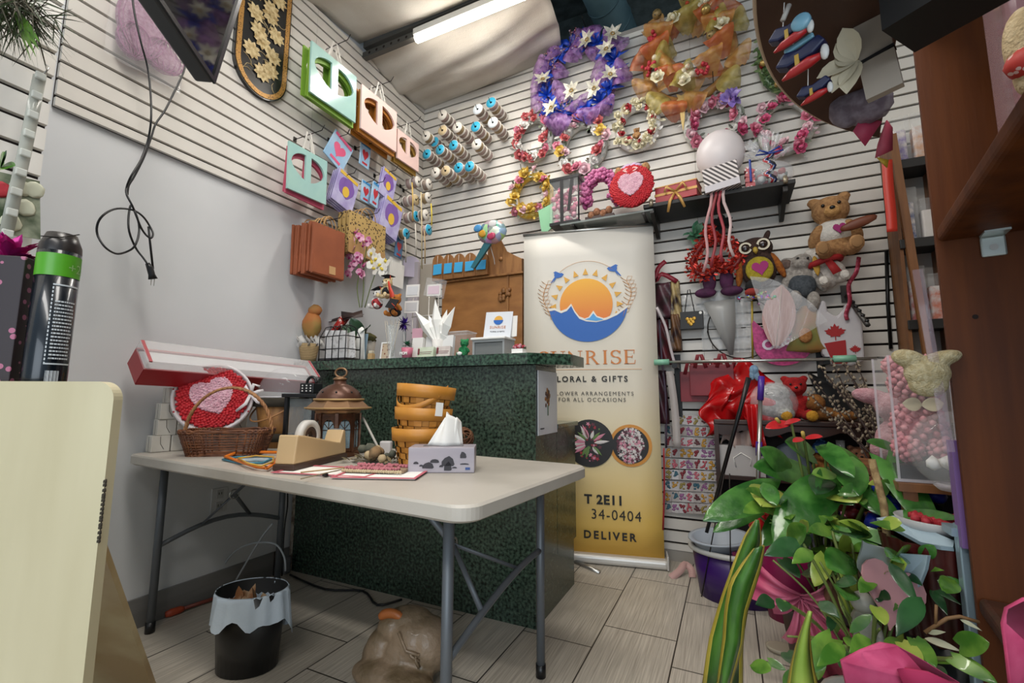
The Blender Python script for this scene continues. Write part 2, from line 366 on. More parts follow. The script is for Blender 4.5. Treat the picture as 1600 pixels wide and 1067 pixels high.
# acrylic-held flyer on the counter end
fl = thing('flyer', 'white flyer with a dark bouquet taped to the counter end', 'flyer', (-.83, 2.0, 0))
mb = MB(); mb.box((.004, .15, 1.005), (.003, .265, .31), bev=.0005); mb.build('sheet', mat('flyer_sheet', 'C9CDD4', .25), fl)
mb = MB()
for i in range(26): mb.ico((.006, .15+random.gauss(0, .018), 1.03+random.gauss(0, .022)), (.002, .012, .012), 1, mi=i % 2)
mb.box((.007, .145, .965), (.001, .012, .05), mi=2); mb.build('bouquet_print', [mat('print_brown', '4A2E22', .5), mat('print_amber', '8A5A28', .5), mat('print_green', '4E6A50', .5)], fl)
mb = MB(); mb.box((.006, .07, .88), (.001, .05, .006)); mb.build('caption', mat('print_ink', '3A3E48', .6), fl)
# ------------------------------------------------------------------ roll-up banner
A = R_(11.5)
bn = thing('rollup_banner', 'tall roll-up banner with rising sun logo beside the counter', 'banner', (-.405-.44*cos(A), 3.02-.44*sin(A), 0), A)
bmat = mat('banner_print', 'CFC6B6', .5); N = bmat.node_tree.nodes; Lk = bmat.node_tree.links
tc = N.new('ShaderNodeTexCoord'); sp = N.new('ShaderNodeSeparateXYZ'); mr = N.new('ShaderNodeMapRange'); mr.inputs[1].default_value = 0; mr.inputs[2].default_value = 2.2
rp = N.new('ShaderNodeValToRGB'); E_ = rp.color_ramp.elements; E_[0].position = .0; E_[0].color = lin('D9A53F'); E_[1].position = 1; E_[1].color = lin('D8D4CC')
for p_, c_ in ((.12, 'DDB860'), (.3, 'DDCB9C'), (.5, 'D8CFBC')): e = E_.new(p_); e.color = lin(c_)
Lk.new(tc.outputs['Object'], sp.inputs[0]); Lk.new(sp.outputs[2], mr.inputs[0]); Lk.new(mr.outputs[0], rp.inputs[0]); Lk.new(rp.outputs[0], N['Principled BSDF'].inputs['Base Color'])
mb = MB(); mb.grid(lambda u, v: (-.44+.88*u, -.004*sin(pi*u), .05+2.12*v), 6, 12); mb.build('printed_sheet', bmat, bn, solid=.002)
mb = MB(); mb.box((0, 0, .03), (.92, .11, .055), bev=.02, seg=3); mb.box((-.455, 0, .045), (.012, .12, .08), bev=.004); mb.box((.455, 0, .045), (.012, .12, .08), bev=.004); mb.build('cassette_base', mat('alu_white', 'CFCCC6', .35, .3), bn)
mb = MB(); mb.tube([(-.445, 0, 2.175), (.445, 0, 2.175)], .013, 10); mb.build('top_rail', steel, bn)
mb = MB(); mb.tube([(0, .03, .05), (0, .03, 2.16)], .009, 8); mb.build('support_pole', steel, bn)
mb = MB(); mb.tube([(-.1, -.05, .012), (.06, -.19, .01)], .013, 8, flat=.5); mb.build('foot', steel, bn)
def bpx(cx, cy):            # logo crop units -> banner units
    return ((cx-445)*.001118-.005, 1.66-(cy-505)*.00113)
YS = -.0085
blue = mat('print_blue', '1F5FB0', .5); lblue = mat('print_light_blue', '4FA0DC', .5); cream = mat('print_cream', 'E2DED4', .5); gold = mat('print_gold', 'C98A3C', .5); ink = mat('print_black', '17130F', .5); org = mat('print_orange', 'C87833', .5); greyink = mat('print_grey', '4A4640', .5)
sun = mat('print_sun', 'E8952C', .5); Ns = sun.node_tree.nodes
tc = Ns.new('ShaderNodeTexCoord'); sp = Ns.new('ShaderNodeSeparateXYZ'); mr = Ns.new('ShaderNodeMapRange'); mr.inputs[1].default_value = 1.5; mr.inputs[2].default_value = 1.84
rp = Ns.new('ShaderNodeValToRGB'); rp.color_ramp.elements[0].color = lin('D9682A'); rp.color_ramp.elements[1].color = lin('EDB034')
for a, b_ in ((tc.outputs['Object'], sp.inputs[0]), (sp.outputs[2], mr.inputs[0]), (mr.outputs[0], rp.inputs[0]), (rp.outputs[0], Ns['Principled BSDF'].inputs['Base Color'])): sun.node_tree.links.new(a, b_)
def flat(mb, pts, y=YS, mi=None): mb.prism(pts, y, y+.0012, mi=mi); return mb
mb = MB(); flat(mb, [bpx(440+158*cos(t), 512-158*sin(t)) for t in [2*pi*i/40 for i in range(40)]]); mb.build('sun_disc', sun, bn)
wave = [(215, 545), (250, 540), (290, 560), (325, 548), (352, 518), (372, 560), (400, 598), (440, 615), (500, 622), (560, 610), (620, 585), (685, 540)]
mb = MB(); low = [(450+235*cos(t), 505+232*sin(t)) for t in [R_(10)+R_(160)*i/24 for i in range(25)]]
flat(mb, [bpx(*p) for p in wave] + [bpx(*p) for p in low], YS-.002); mb.build('wave', blue, bn)
mb = MB(); top = wave; off = [(x, y-14) for x, y in wave]
flat(mb, [bpx(*p) for p in off] + [bpx(*p) for p in wave[::-1]], YS-.0035); flat(mb, [bpx(*p) for p in ((420, 602), (455, 590), (484, 552), (505, 585), (560, 606), (500, 622))], YS-.0033); mb.build('wave_crest', cream, bn)
mb = MB(); flat(mb, [bpx(*p) for p in ((432, 604), (462, 594), (484, 568), (502, 592), (545, 608), (500, 615))], YS-.005); mb.build('small_wave', lblue, bn)
mb = MB()
for i in range(13):
    t = R_(-20)+R_(220)*i/12; d = 195
    if 200 < 440+d*cos(t) < 700:
        c = (440+d*cos(t), 512-d*sin(t)); 
        P = [(c[0]+26*cos(t), c[1]-26*sin(t)), (c[0]-14*cos(t)-17*sin(t), c[1]+14*sin(t)-17*cos(t)), (c[0]-14*cos(t)+17*sin(t), c[1]+14*sin(t)+17*cos(t))]
        mb = MB(); flat(mb, [bpx(*p) for p in P], YS-.001); mb.build('sun_ray', mat('print_ray', 'D9A23C', .5), bn)
mb = MB()
def ln(pts, r=.0018): mb.tube([(bpx(*p)[0], YS-.001, bpx(*p)[1]) for p in pts], r, 4)
ln([(442+238*cos(t), 480-233*sin(t)) for t in [R_(48)+R_(84)*i/20 for i in range(21)]], .0012)
for sx in (-1, 1):
    st = [(442+sx*(238+25*sin(i*.5)), 380+i*24) for i in range(10)]; ln(st)
    for i, p in enumerate(st[:-1]):
        for q in (-1, 1):
            a, b_ = p, (p[0]+q*34, p[1]-24); c = ((a[0]+b_[0])/2, (a[1]+b_[1])/2)
            ln([a, (c[0]-8, c[1]-12*q*.5-8), b_, (c[0]+8, c[1]+8), a], .0013)
mb.build('laurel_lines', gold, bn)
mb = MB()
for sx, cx, cy in ((1, 265, 322), (-1, 612, 302)):
    mb = MB()
    q = lambda x, y: bpx(cx+sx*x, cy+y)
    flat(mb, [q(-15, -18), (q(8, -8)), q(30, -12), q(44, -2), q(28, 14), q(2, 20), q(-16, 6)], YS-.001); flat(mb, [q(-10, 8), q(-40, 48), q(-30, 46), q(-14, 26), q(-24, 50), q(-2, 18)], YS-.001)
    flat(mb, [q(4, -4), q(-22, -16), q(-8, -24), q(24, -8)], YS-.0015); mb.build('bird_print', blue, bn)
# serif title letters as strokes
def serif(word, x0, z0, H, adv):
    mb = MB(); T, t = H*.17, H*.05
    def seg(x1, z1, x2, z2, w_):
        d = Vector((x2-x1, 0, z2-z1)); n_ = Vector((-d.z, 0, d.x)).normalized()*w_/2
        flat(mb, [(x1+n_.x, z1+n_.z), (x1-n_.x, z1-n_.z), (x2-n_.x, z2-n_.z), (x2+n_.x, z2+n_.z)])
    def crv(cx, cz, rx, rz, a0, a1, wa, wb, n=14):
        for i in range(n):
            a = a0+(a1-a0)*i/n; b_ = a0+(a1-a0)*(i+1)/n
            ww = lambda q: wa+(wb-wa)*abs(cos(q))
            po = lambda q, s: (cx+(rx+s*ww(q)/2)*cos(q), cz+(rz+s*ww(q)/2)*sin(q))
            flat(mb, [po(a, 1), po(a, -1), po(b_, -1), po(b_, 1)])
    x = x0
    for ch in word:
        h = H
        def V(xx, w_=T): seg(xx, z0, xx, z0+h, w_); seg(xx-w_*.9, z0+t/2, xx+w_*.9, z0+t/2, t); seg(xx-w_*.9, z0+h-t/2, xx+w_*.9, z0+h-t/2, t)
        if ch == 'I': V(x+.03); a_ = .062
        elif ch == 'U': seg(x+.02, z0+h*.3, x+.02, z0+h, T); seg(x+.085, z0+h*.3, x+.085, z0+h, t); crv(x+.0525, z0+h*.32, .0325, h*.29, pi, 2*pi, t, T*.8); seg(x, z0+h-t/2, x+.04, z0+h-t/2, t); seg(x+.068, z0+h-t/2, x+.1, z0+h-t/2, t); a_ = .108
        elif ch == 'N': seg(x+.014, z0, x+.014, z0+h, t); seg(x+.09, z0, x+.09, z0+h, t); seg(x+.012, z0+h*.95, x+.09, z0+h*.05, T*.9); seg(x, z0+t/2, x+.03, z0+t/2, t); seg(x+.074, z0+h-t/2, x+.105, z0+h-t/2, t); a_ = .114
        elif ch == 'R': V(x+.022); crv(x+.03, z0+h*.74, .036, h*.23, -pi/2, pi/2, t, T*.9); seg(x+.05, z0+h*.5, x+.088, z0, T*.8); seg(x+.075, z0+t/2, x+.1, z0+t/2, t); a_ = .104
        elif ch == 'E': V(x+.02); seg(x+.02, z0+t/2, x+.075, z0+t/2, t); seg(x+.02, z0+h-t/2, x+.07, z0+h-t/2, t); seg(x+.02, z0+h/2, x+.058, z0+h/2, t); seg(x+.073, z0, x+.076, z0+h*.28, t); seg(x+.069, z0+h*.74, x+.072, z0+h, t); seg(x+.056, z0+h*.4, x+.06, z0+h*.62, t); a_ = .09
        else: crv(x+.035, z0+h*.74, .026, h*.23, R_(20), R_(270), t, T*.9); crv(x+.035, z0+h*.26, .028, h*.24, R_(90), R_(-160), t, T*.9); seg(x+.062, z0+h*.72, x+.064, z0+h*.95, t); seg(x+.006, z0+h*.06, x+.008, z0+h*.3, t); a_ = .08
        x += a_*adv
    return mb
serif('SUNRISE', -.335, 1.247, .092, 1.02).build('title_lettering', org, bn)
mb = MB(); mb.box((.02, YS, 1.213), (.64, .0012, .0022)); mb.build('rule_line', gold, bn)
text('FLORAL & GIFTS', .052, ink, 'subtitle_lettering', bn, (.25, YS-.002, 1.133), align='RIGHT', sp=1.35, bold=.0012)
text('FLOWER ARRANGEMENTS', .036, greyink, 'offer_lettering', bn, (.285, YS-.002, 1.043), align='RIGHT', sp=1.3)
text('FOR ALL OCCASIONS', .036, greyink, 'offer_lettering', bn, (.235, YS-.002, 1.003), align='RIGHT', sp=1.3)
text('T 2E11', .078, ink, 'address_lettering', bn, (.205, YS-.002, .358), align='RIGHT', sp=1.1, bold=.003)
text('34-0404', .088, ink, 'phone_lettering', bn, (.312, YS-.002, .265), align='RIGHT', sp=1.15, sx=.94)
text('DELIVER', .066, ink, 'deliver_lettering', bn, (.275, YS-.002, .145), align='RIGHT', sp=1.4, bold=.002)
mb = MB(); mb.disc((.256, YS, .727), .132, 36, h=.001); mb.build('round_frame', mat('print_orange_ring', 'C8862E', .5), bn)
mb = MB(); mb.disc((.256, YS-.002, .727), .112, 36, h=.001); mb.disc((.0, YS-.003, .735), .152, 36, h=.001); mb.build('round_picture', ink, bn)
def floral(cx, cz, r, n, cols, ox, seed):
    random.seed(seed); mb = MB()
    for i in range(n):
        a, q = random.uniform(0, 2*pi), r*math.sqrt(random.random()); x, z = cx+q*cos(a)*.75, cz+q*sin(a)
        k = random.randrange(len(cols)); s_ = random.uniform(.006, .016); n_ = 5 if k else 7
        mb.prism([(x+s_*(1 if j % 2 else .45)*cos(a+j*pi/n_), z+s_*(1 if j % 2 else .45)*sin(a+j*pi/n_)) for j in range(2*n_)], ox-.00002*i, ox+.0006-.00002*i, mi=k)
    return mb.build('flower_print', cols, bn)
pw, pr, pg, pp, pd = mat('print_white', 'CFC8C4', .5), mat('print_red', '9A2230', .5), mat('print_leaf', '5E7A3E', .5), mat('print_pink', 'C77E92', .5), mat('print_wine', '5A2230', .5)
floral(.256, .727, .108, 330, [pw, pp, pd, pw], YS-.004, 3)
o_ = floral(.0, .735, .125, 60, [pg, pr, pp, pr, pd], YS-.005, 5)
mb = MB()
for i in range(20):
    a = random.uniform(0, 2*pi); b_ = Vector((.03*cos(a), YS-.0075, .735+.03*sin(a))); L_ = random.uniform(.05, .10)
    mb.leaf(b_, (cos(a), 0, sin(a)), (0, -1, 0), L_, .022, 'lance', 0, 0, 5, mi=i % 3)
mb.build('lily_print', [pw, pp, pg], bn)
# ------------------------------------------------------------------ folding table
TA = math.atan2(-.17, 1.85)
tb = thing('folding_table', 'off-white plastic folding table with grey legs in front of counter', 'table', (-1.444, 1.404, 0), TA)
TI = Matrix.Translation((-1.444, 1.404, 0)) @ Matrix.Rotation(TA, 4, 'Z'); TI.invert()
tt = mat('table_plastic', 'B9B3A9', .45, c2='A8A298', vs=3, bump=.05, bs=300)
mb = MB(Matrix.Rotation(pi/2, 4, 'X'))
P = [(x, -z) for x, z in rrect(-.925, -.385, .925, .385, .06, 8)]
Pi = [(x*.985, z*.965) for x, z in P]
k = len(P); V = []
for sc_, z in ((.992, .7785), (1, .772), (1, .742), (.985, .734), (.975, .734), (.975, .752)): V += [(p[0]*sc_, p[1]*(sc_ if sc_ > .99 else sc_-.01), z) for p in P]
mb = MB(); Fs = [tuple(range(k))[::-1]]
for r in range(5): Fs += [(r*k+i, r*k+(i+1) % k, (r+1)*k+(i+1) % k, (r+1)*k+i) for i in range(k)]
Fs.append(tuple(range(5*k, 6*k)))
mb.raw(V, Fs, sm=False); mb.box((-.0, -.383, .757), (.003, .006, .03)); mb.build('tabletop', tt, tb)
legm = mat('table_leg_grey', '62676C', .45, .3)
def tl(v): return TI @ Vector(v)
fr = aY(700, 900, 1.10); feet = [tl((fr.x, 1.10, 0)), tl((-.684, 1.693, 0)), tl((-2.345, 1.235, 0)), tl((-2.27, 1.80, 0))]
for f in feet:
    mb = MB(); mb.tube([(f.x, f.y, .0), (f.x, f.y, .74)], .016, 12); lo_ = mb.build('leg', legm, tb)
    mb = MB(); mb.tube([(f.x, f.y, 0), (f.x, f.y, .045)], .019, 12); mb.build('rubber_foot', black, lo_)
for a, b_, s_ in ((feet[0], feet[1], -1), (feet[2], feet[3], 1)):
    cr = [a.lerp(b_, t) + Vector((0, 0, .36+.07*sin(pi*t) if s_ > 0 else .33+.12*sin(pi*t*.5))) for t in [i/10 for i in range(11)]]
    mb = MB(); mb.tube(cr, .011, 8); mb.build('crossbar', legm, tb)
    mid = cr[4]; hub = mid + Vector((s_*.16, 0, .14)); topc = Vector((s_*.0 + mid.x + s_*.42, mid.y, .735))
    mb = MB(); mb.tube([cr[3], hub], .009, 8, flat=.5); mb.tube([cr[7], hub], .009, 8, flat=.5); mb.tube([hub, topc], .012, 8, flat=.6); mb.build('folding_brace', legm, tb)
    mb = MB(); mb.tube([hub+Vector((0, .022*cos(t), .022*sin(t))) for t in [2*pi*i/16 for i in range(16)]], .003, 6, True); mb.build('lock_ring', steel, tb)
def T(px, py, h=.779): return aZ(px, py, h)              # point on the table top seen at a pixel
# ------------------------------------------------------------------ bookcase on the right, half-round shelf
wood = mat('bookcase_wood', '4C250E', .6, c2='693814', vs=14, stretch=(1.2, 1.2, .10), bump=.06, bs=80, lo=.3, hi=.72, detail=6, spec=.25)
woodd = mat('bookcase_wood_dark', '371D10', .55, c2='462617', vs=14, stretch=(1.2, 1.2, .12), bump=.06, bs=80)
BA = R_(-9.5)
bk = thing('bookcase', 'tall brown wooden bookcase close to the camera on the right', 'bookcase', (.504, 1.5, 0), BA)
mb = MB(); mb.box((.24, .012, 1.2), (.48, .024, 2.4)); mb.build('side_panel', wood, bk)
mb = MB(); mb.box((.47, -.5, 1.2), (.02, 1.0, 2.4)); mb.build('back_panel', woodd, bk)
for z in (1.455, .55, .06, 2.05):
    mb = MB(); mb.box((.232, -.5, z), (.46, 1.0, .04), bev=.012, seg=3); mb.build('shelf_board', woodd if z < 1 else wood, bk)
mb = MB(); mb.box((.10, -.006, 1.405), (.045, .008, .05), bev=.004); mb.box((.10, -.03, 1.432), (.045, .05, .005)); mb.disc((.10, -.0115, 1.402), .008, 10, 'y', mi=1); mb.build('shelf_bracket', [mat('bracket_zinc', 'B6C0BE', .35, .5), steel], bk)
mb = MB(); mb.disc((.055, -.001, 1.235), .006, 10, 'y'); mb.build('peg_hole', groove, bk)
hr = thing('round_shelf', 'dark brown round-edged wooden shelf overhead seen from below', 'shelf', (.882, .758, 1.70))
mb = MB(Matrix.Rotation(pi/2, 4, 'X')); Rr = .81
ang = [R_(112)+R_(140)*i/60 for i in range(61)]; P = [(Rr*cos(t), -Rr*sin(t)) for t in ang if Rr*cos(t)+.882 < .504-.165*(1.5-(Rr*sin(t)+.758))-.09]
mb.prism(P, 0, .014); mb.build('board', mat('round_board', '4A3022', .6, c2='3A2318', vs=9, stretch=(1, .3, 1)), hr)
mb = MB(); mb.tube([(Rr*cos(t), Rr*sin(t), .007) for t in ang if Rr*cos(t)+.882 < .504-.165*(1.5-(Rr*sin(t)+.758))-.09], .0065, 6); mb.build('lit_edge', mat('lit_edge', 'A8927A', .5), hr)  # board edge coloured pale to stand for the light it catches
# ------------------------------------------------------------------ light wood display stand, bottom left
lw = mat('pale_wood', 'C9C0A0', .5, c2='BAB08E', vs=10, stretch=(1, 1, .14), bump=.03, bs=60, lo=.3, hi=.7)
q0 = aD(180, 600, .75); q1 = q0 - rt*.5; ra = math.atan2(rt.y, rt.x)
ds = thing('display_stand', 'pale wood-grain display stand at bottom left with rounded corner', 'display stand', (q0.x, q0.y, 0), ra)
z1 = q0.z + .004
mb = MB(); mb.prism([(-.6, 0), (0, 0)] + [(0, z1-.03)] + arc(-.03, z1-.03, .03, 0, pi/2, 8) + [(-.6, z1)], 0, .018); mb.build('front_board', lw, ds)
mb = MB(); mb.box((-.40, .13, z1-.025), (.40, .22, .02)); mb.build('top_board', lw, ds)
mb = MB()
for i in range(16): mb.ico((-.001, .002, z1-.16-.006*i-random.uniform(0, .004)), (.003, .003, .005), 1)
mb.build('chipped_edge', mat('chip_dark', '3A342A', .9), ds)
lb = aD(152, 838, .98); lf = aZ(262, 1140, 0)
d_ = Vector((lf.x-lb.x, lf.y-lb.y, -lb.z)); side = Vector((-.55, -.25, 0))
mb = MB(); nrm = d_.cross(side).normalized()*.014
V = [lb, lb+d_, lb+d_+side, lb+side]; V = V + [v+nrm for v in V]
mb.raw(V, ((0, 1, 2, 3), (7, 6, 5, 4), (0, 4, 5, 1), (1, 5, 6, 2), (2, 6, 7, 3), (3, 7, 4, 0)), sm=False)
solo(mb, 'wood_board', mat('pale_ply', 'CDBE97', .35, c2='B49A70', vs=5, coat=.3), 'pale board leaning behind the display stand at bottom left', 'board')
# ------------------------------------------------------------------ left wall: bags, packs, hooks, panel, cable, screen
XL_ = WL + .026
def LP(px, py, off): return aX(px, py, XL_+off)
def hook(name, label, p, length, M, group=None, up=.03):
    """p on the wall, hook runs out along local -y"""
    mb = MB(); mb.tube([(0, 0, 0), (0, -length*.96, 0), (0, -length-.012, up)], .0026, 6); mb.box((0, -.003, 0), (.02, .006, .03))
    return solo(mb, name, wire, label, 'hook', p, M, group)
def dwin(cx, cz, r, gap, rz, side, n=12):
    if side < 0: return arc(cx-gap, cz, r, pi, pi/2, n, rz)[::1] + [(cx-gap, cz-rz*.55)]
    return arc(cx+gap, cz, r, pi/2, 0, n, rz) + [(cx+gap, cz-rz*.55)]
def bagmesh(w, h, d=.012):
    mb = MB(); r = w*.36
    L_ = [(-w*.07, h*.32), (-w*.07, h*.88)] + [(-w*.07-r*sin(t), h*.62+h*.26*cos(t)) for t in [i*pi/2/10 for i in range(1, 11)]] + [(-w*.07-r*.9, h*.53), (-w*.07-r*.6, h*.43), (-w*.07-r*.3, h*.36)]
    Rr_ = [(-x, z) for x, z in L_][::-1]
    mb.prism([(-w/2, 0), (w/2, 0), (w/2, h), (-w/2, h)], -d/2, d/2, [L_, Rr_]); return mb
def gift_bags(tl, tr, bl, off, n, cols, names, group):
    P, Q, B = LP(*tl, off), LP(*tr, off), LP(*bl, off); w_ = Q.y-P.y; h_ = P.z-B.z; cz = (P.z+Q.z)/2 - h_
    st = off/(n+1)*.62; first = None
    for i in range(n):
        c = cols[min(i, len(cols)-1)]; lab = names[0] if i == 0 else names[1]
        o = thing('gift_bag', lab, 'gift bag', (XL_+off-i*st, (P.y+Q.y)/2 + .006*((i*7) % 3-1), cz - .012*((i*5) % 3)), LROT, None if i == 0 else group, (0, R_(((i*37) % 5-2)*.8), LROT))
        bagmesh(w_, h_, .010 if i else .014).build('bag_body', c, o)
        mb = MB()
        for s_ in (-1, 1):
            for k_ in (0, 1): mb.ribbon([(s_*w_*.16, -.004+.006*k_, h_*.97), (s_*w_*.10, -.004+.006*k_, h_+.05), (s_*.012, .0, h_+.125)], .009, (0, -1, 0))
        mb.build('ribbon_handle', mat('handle_ribbon', 'D9D6CE', .7), o)
    hk = LP(*tl, 0); hook('wire_hook', 'wire hook holding the ' + names[2], (XL_, (P.y+Q.y)/2, cz+h_+.125), off+.1, LROT)
mint = mat('card_mint', 'A8CFC6', .18, c2='9CC6C2', vs=4, coat=.3); pinkc = mat('card_pink', 'E6C6BE', .35); lime = mat('card_lime', '7FA83A', .5); orng = mat('card_amber', 'B8772E', .5); rose_c = mat('card_rose', 'C0506A', .5); ochre = mat('card_ochre', 'B08A3C', .5)
gift_bags((489, 71), (559, 119), (490, 153), .20, 4, [mint, lime], ('mint gift bag with arched windows over lime green ones', 'lime green gift bag tucked behind the big mint bag', 'upper mint and lime gift bags'), 'lime gift bags')
gift_bags((567, 131), (621, 180), (564, 198), .22, 5, [pinkc, orng], ('pale pink windowed gift bag fronting amber bags', 'amber gift bag stacked behind the pale pink windowed bag', 'pink and amber gift bags'), 'amber gift bags')
gift_bags((622, 203), (655, 227), (621, 248), .20, 3, [pinkc, ochre], ('narrow pale pink gift bag nearest the wall corner', 'ochre gift bag behind the narrow pink bag by the corner', 'narrow pink bag at the corner'), 'ochre gift bags')
gift_bags((454, 222), (513, 254), (450, 295), .15, 3, [mint, rose_c], ('lower mint gift bag with arched windows over rose pink ones', 'rose pink gift bag peeking from behind the lower mint bag', 'lower mint and rose gift bags'), 'rose gift bags')
# flat foil balloon packs
def pack(px, py, off, w, h, tilt, base, cols, label, n=1, group=None, kind=0):
    c = LP(px, py, off)
    for i in range(n):
        o = thing('balloon_packet', label if i == 0 else group, 'foil balloon packet', (c.x-.014*i, c.y-.004*i, c.z-.006*i), 0, None if i == 0 else group, (0, R_(tilt), LROT))
        mb = MB(); mb.box((0, 0, 0), (w, .008, h), bev=.003); mb.build('sleeve', base, o)
        mb = MB(); y = -.0052
        if kind == 0: mb.prism([(w*.3*(16*sin(t)**3)/16, h*.02+h*.26*(13*cos(t)-5*cos(2*t)-2*cos(3*t)-cos(4*t))/16) for t in [2*pi*k/24 for k in range(24)]], y, y+.001); mb.box((w*.02, y, -h*.36), (w*.5, .001, h*.09))
        else: mb.prism([(w*.36*cos(t), h*.08+h*.3*sin(t)*(1+.12*cos(5*t))) for t in [2*pi*k/24 for k in range(24)]], y, y+.001)
        mb.build('printed_balloon', cols[0], o)
        mb = MB(); mb.box((0, -.0055, h*.42), (w*.86, .001, h*.1)); 
        if kind: mb.prism([(w*.16*cos(t), -h*.05+h*.16*sin(t)) for t in [2*pi*k/12 for k in range(12)]], -.0066, -.0056)
        mb.build('printed_header', cols[1], o)
    hook('wire_hook', 'wire hook through the ' + label.replace(' packet', ''), (XL_, c.y, c.z+h*.45), off+.08, LROT)
ice = mat('foil_ice', 'A9C4DA', .2, c2='8FB4D2', vs=6); ppl = mat('foil_purple', '9E94C4', .25, c2='B9B4D6', vs=10); hot = mat('ink_hot_pink', 'D8567E', .4); red = mat('ink_red', 'B52A34', .45); lav = mat('ink_lavender', '7A58A4', .4); sky = mat('ink_sky', '3E8CC4', .4); navy = mat('ink_navy', '2E3F66', .5); ylw = mat('ink_yellow', 'D9B23C', .5)
pack(529, 236, .10, .18, .23, 24, ice, (hot, hot), 'pale blue balloon packet with pink heart, tilted')
pack(570, 243, .10, .10, .18, 4, ice, (red, sky), 'small pale blue balloon packet with red heart')
pack(540, 298, .12, .19, .25, 14, ppl, (lav, ylw), 'purple balloon packet below the tilted pale blue one', 4, 'purple balloon packet in the middle stack', 1)
pack(571, 300, .10, .09, .16, 3, ice, (red, sky), 'blue-topped balloon packet with red heart between purple ones')
pack(586, 304, .13, .08, .19, 8, ice, (red, sky), 'narrow blue balloon packet with two red hearts', 1, None)
pack(606, 289, .14, .16, .23, 12, ppl, (lav, ylw), 'purple balloon packet with round picture nearest the corner', 2, 'purple balloon packet behind the corner one', 1)
pack(611, 340, .15, .21, .30, 14, ppl, (lav, ylw), 'largest purple balloon packet above the patterned bag', 5, 'purple balloon packet in the lowest stack', 1)
pack(623, 386, .06, .09, .18, 6, mat('foil_navy', '2F4E74', .3, c2='4C7CA6', vs=12), (red, sky), 'dark blue balloon packet with red print low by the corner')
# paper carrier bags
kraft = mat('kraft_brown', '9A5434', .7, c2='8A4A2E', vs=5, bump=.05, bs=20); kraft_l = mat('kraft_tan', 'B08A58', .7)
P, Q, B = LP(493, 342, .22), LP(541, 368, .22), LP(491, 422, .22); w_, h_ = Q.y-P.y, P.z-B.z
for i in range(9):
    o = thing('paper_bag', 'front brown paper carrier bag of the stack on the left wall' if i == 0 else 'brown paper carrier bag stacked behind the front one', 'paper bag', (XL_+.22-.023*i, (P.y+Q.y)/2+.004*((i*5) % 3-1), (B.z+LP(550, 447, .22).z)/2 + .006*((i*7) % 3)), 0, None if i == 0 else 'brown paper bags', (0, R_(((i*3) % 4-1.5)*.9), LROT))
    mb = MB(); mb.box((0, .006, h_/2), (w_, .014, h_), bev=.002); mb.box((0, -.002, h_*.2), (w_*.98, .004, h_*.36)); mb.build('bag_body', kraft, o)
    mb = MB(); mb.tube([(w_*.2*cos(t), 0, h_*.98+.075*sin(t)) for t in [pi*k/12 for k in range(13)]], .004, 6); mb.build('twisted_handle', kraft_l, o)
    if i == 0: mb = MB(); mb.box((w_*.1, -.006, h_*.14), (w_*.2, .002, h_*.16)); mb.build('paper_label', mat('kraft_label', 'C49A6A', .7), o)
hook('wire_hook', 'wire hook under the brown paper bag handles', (XL_, (P.y+Q.y)/2, P.z+.04), .3, LROT)
lat = voro_mat('bag_lattice', 'B99A5E', '4A3420', 55, .35, .7)
P, Q, B = LP(546, 332, .17), LP(602, 369, .17), LP(538, 396, .17); w_, h_ = Q.y-P.y, P.z-B.z
for i in range(3):
    o = thing('patterned_bag', 'gold and brown patterned paper bag beside brown carrier bags' if i == 0 else 'patterned paper bag behind the front patterned one', 'paper bag', (XL_+.17-.04*i, (P.y+Q.y)/2, LP(572, 404, .17).z), LROT, None if i == 0 else 'patterned bags')
    mb = MB(); mb.box((0, .01, h_/2), (w_, .026, h_), bev=.002); mb.build('bag_body', lat, o)
    mb = MB(); mb.box((0, -.0045, h_*.15), (w_*1.001, .004, h_*.3)); mb.build('kraft_band', kraft_l, o)
    mb = MB(); mb.tube([(w_*.2*cos(t), 0, h_*.98+.08*sin(t)) for t in [pi*k/12 for k in range(13)]], .004, 6); mb.build('twisted_handle', kraft_l, o)
hook('wire_hook', 'wire hook under the patterned bag handles', (XL_, (P.y+Q.y)/2, P.z+.05), .26, LROT)
c = LP(617, 425, .03); mb = MB(); mb.box((0, 0, 0), (.15, .02, .22), bev=.003); mb.box((.02, -.012, -.02), (.15, .004, .2), (0, .06, 0)); solo(mb, 'paper_sheets', paperw, 'white paper sheets pinned below the slatwall near the corner', 'paper', c, LROT)
c = LP(643, 418, .05); mb = MB(); mb.prism([(-.07, -.08), (.07, -.08), (.07, .03)] + arc(0, .03, .07, 0, pi, 10), 0, .012); solo(mb, 'lilac_card', mat('lilac', 'BDB3C4', .6), 'round-topped lilac card in the wall corner', 'card', c, R_(45))
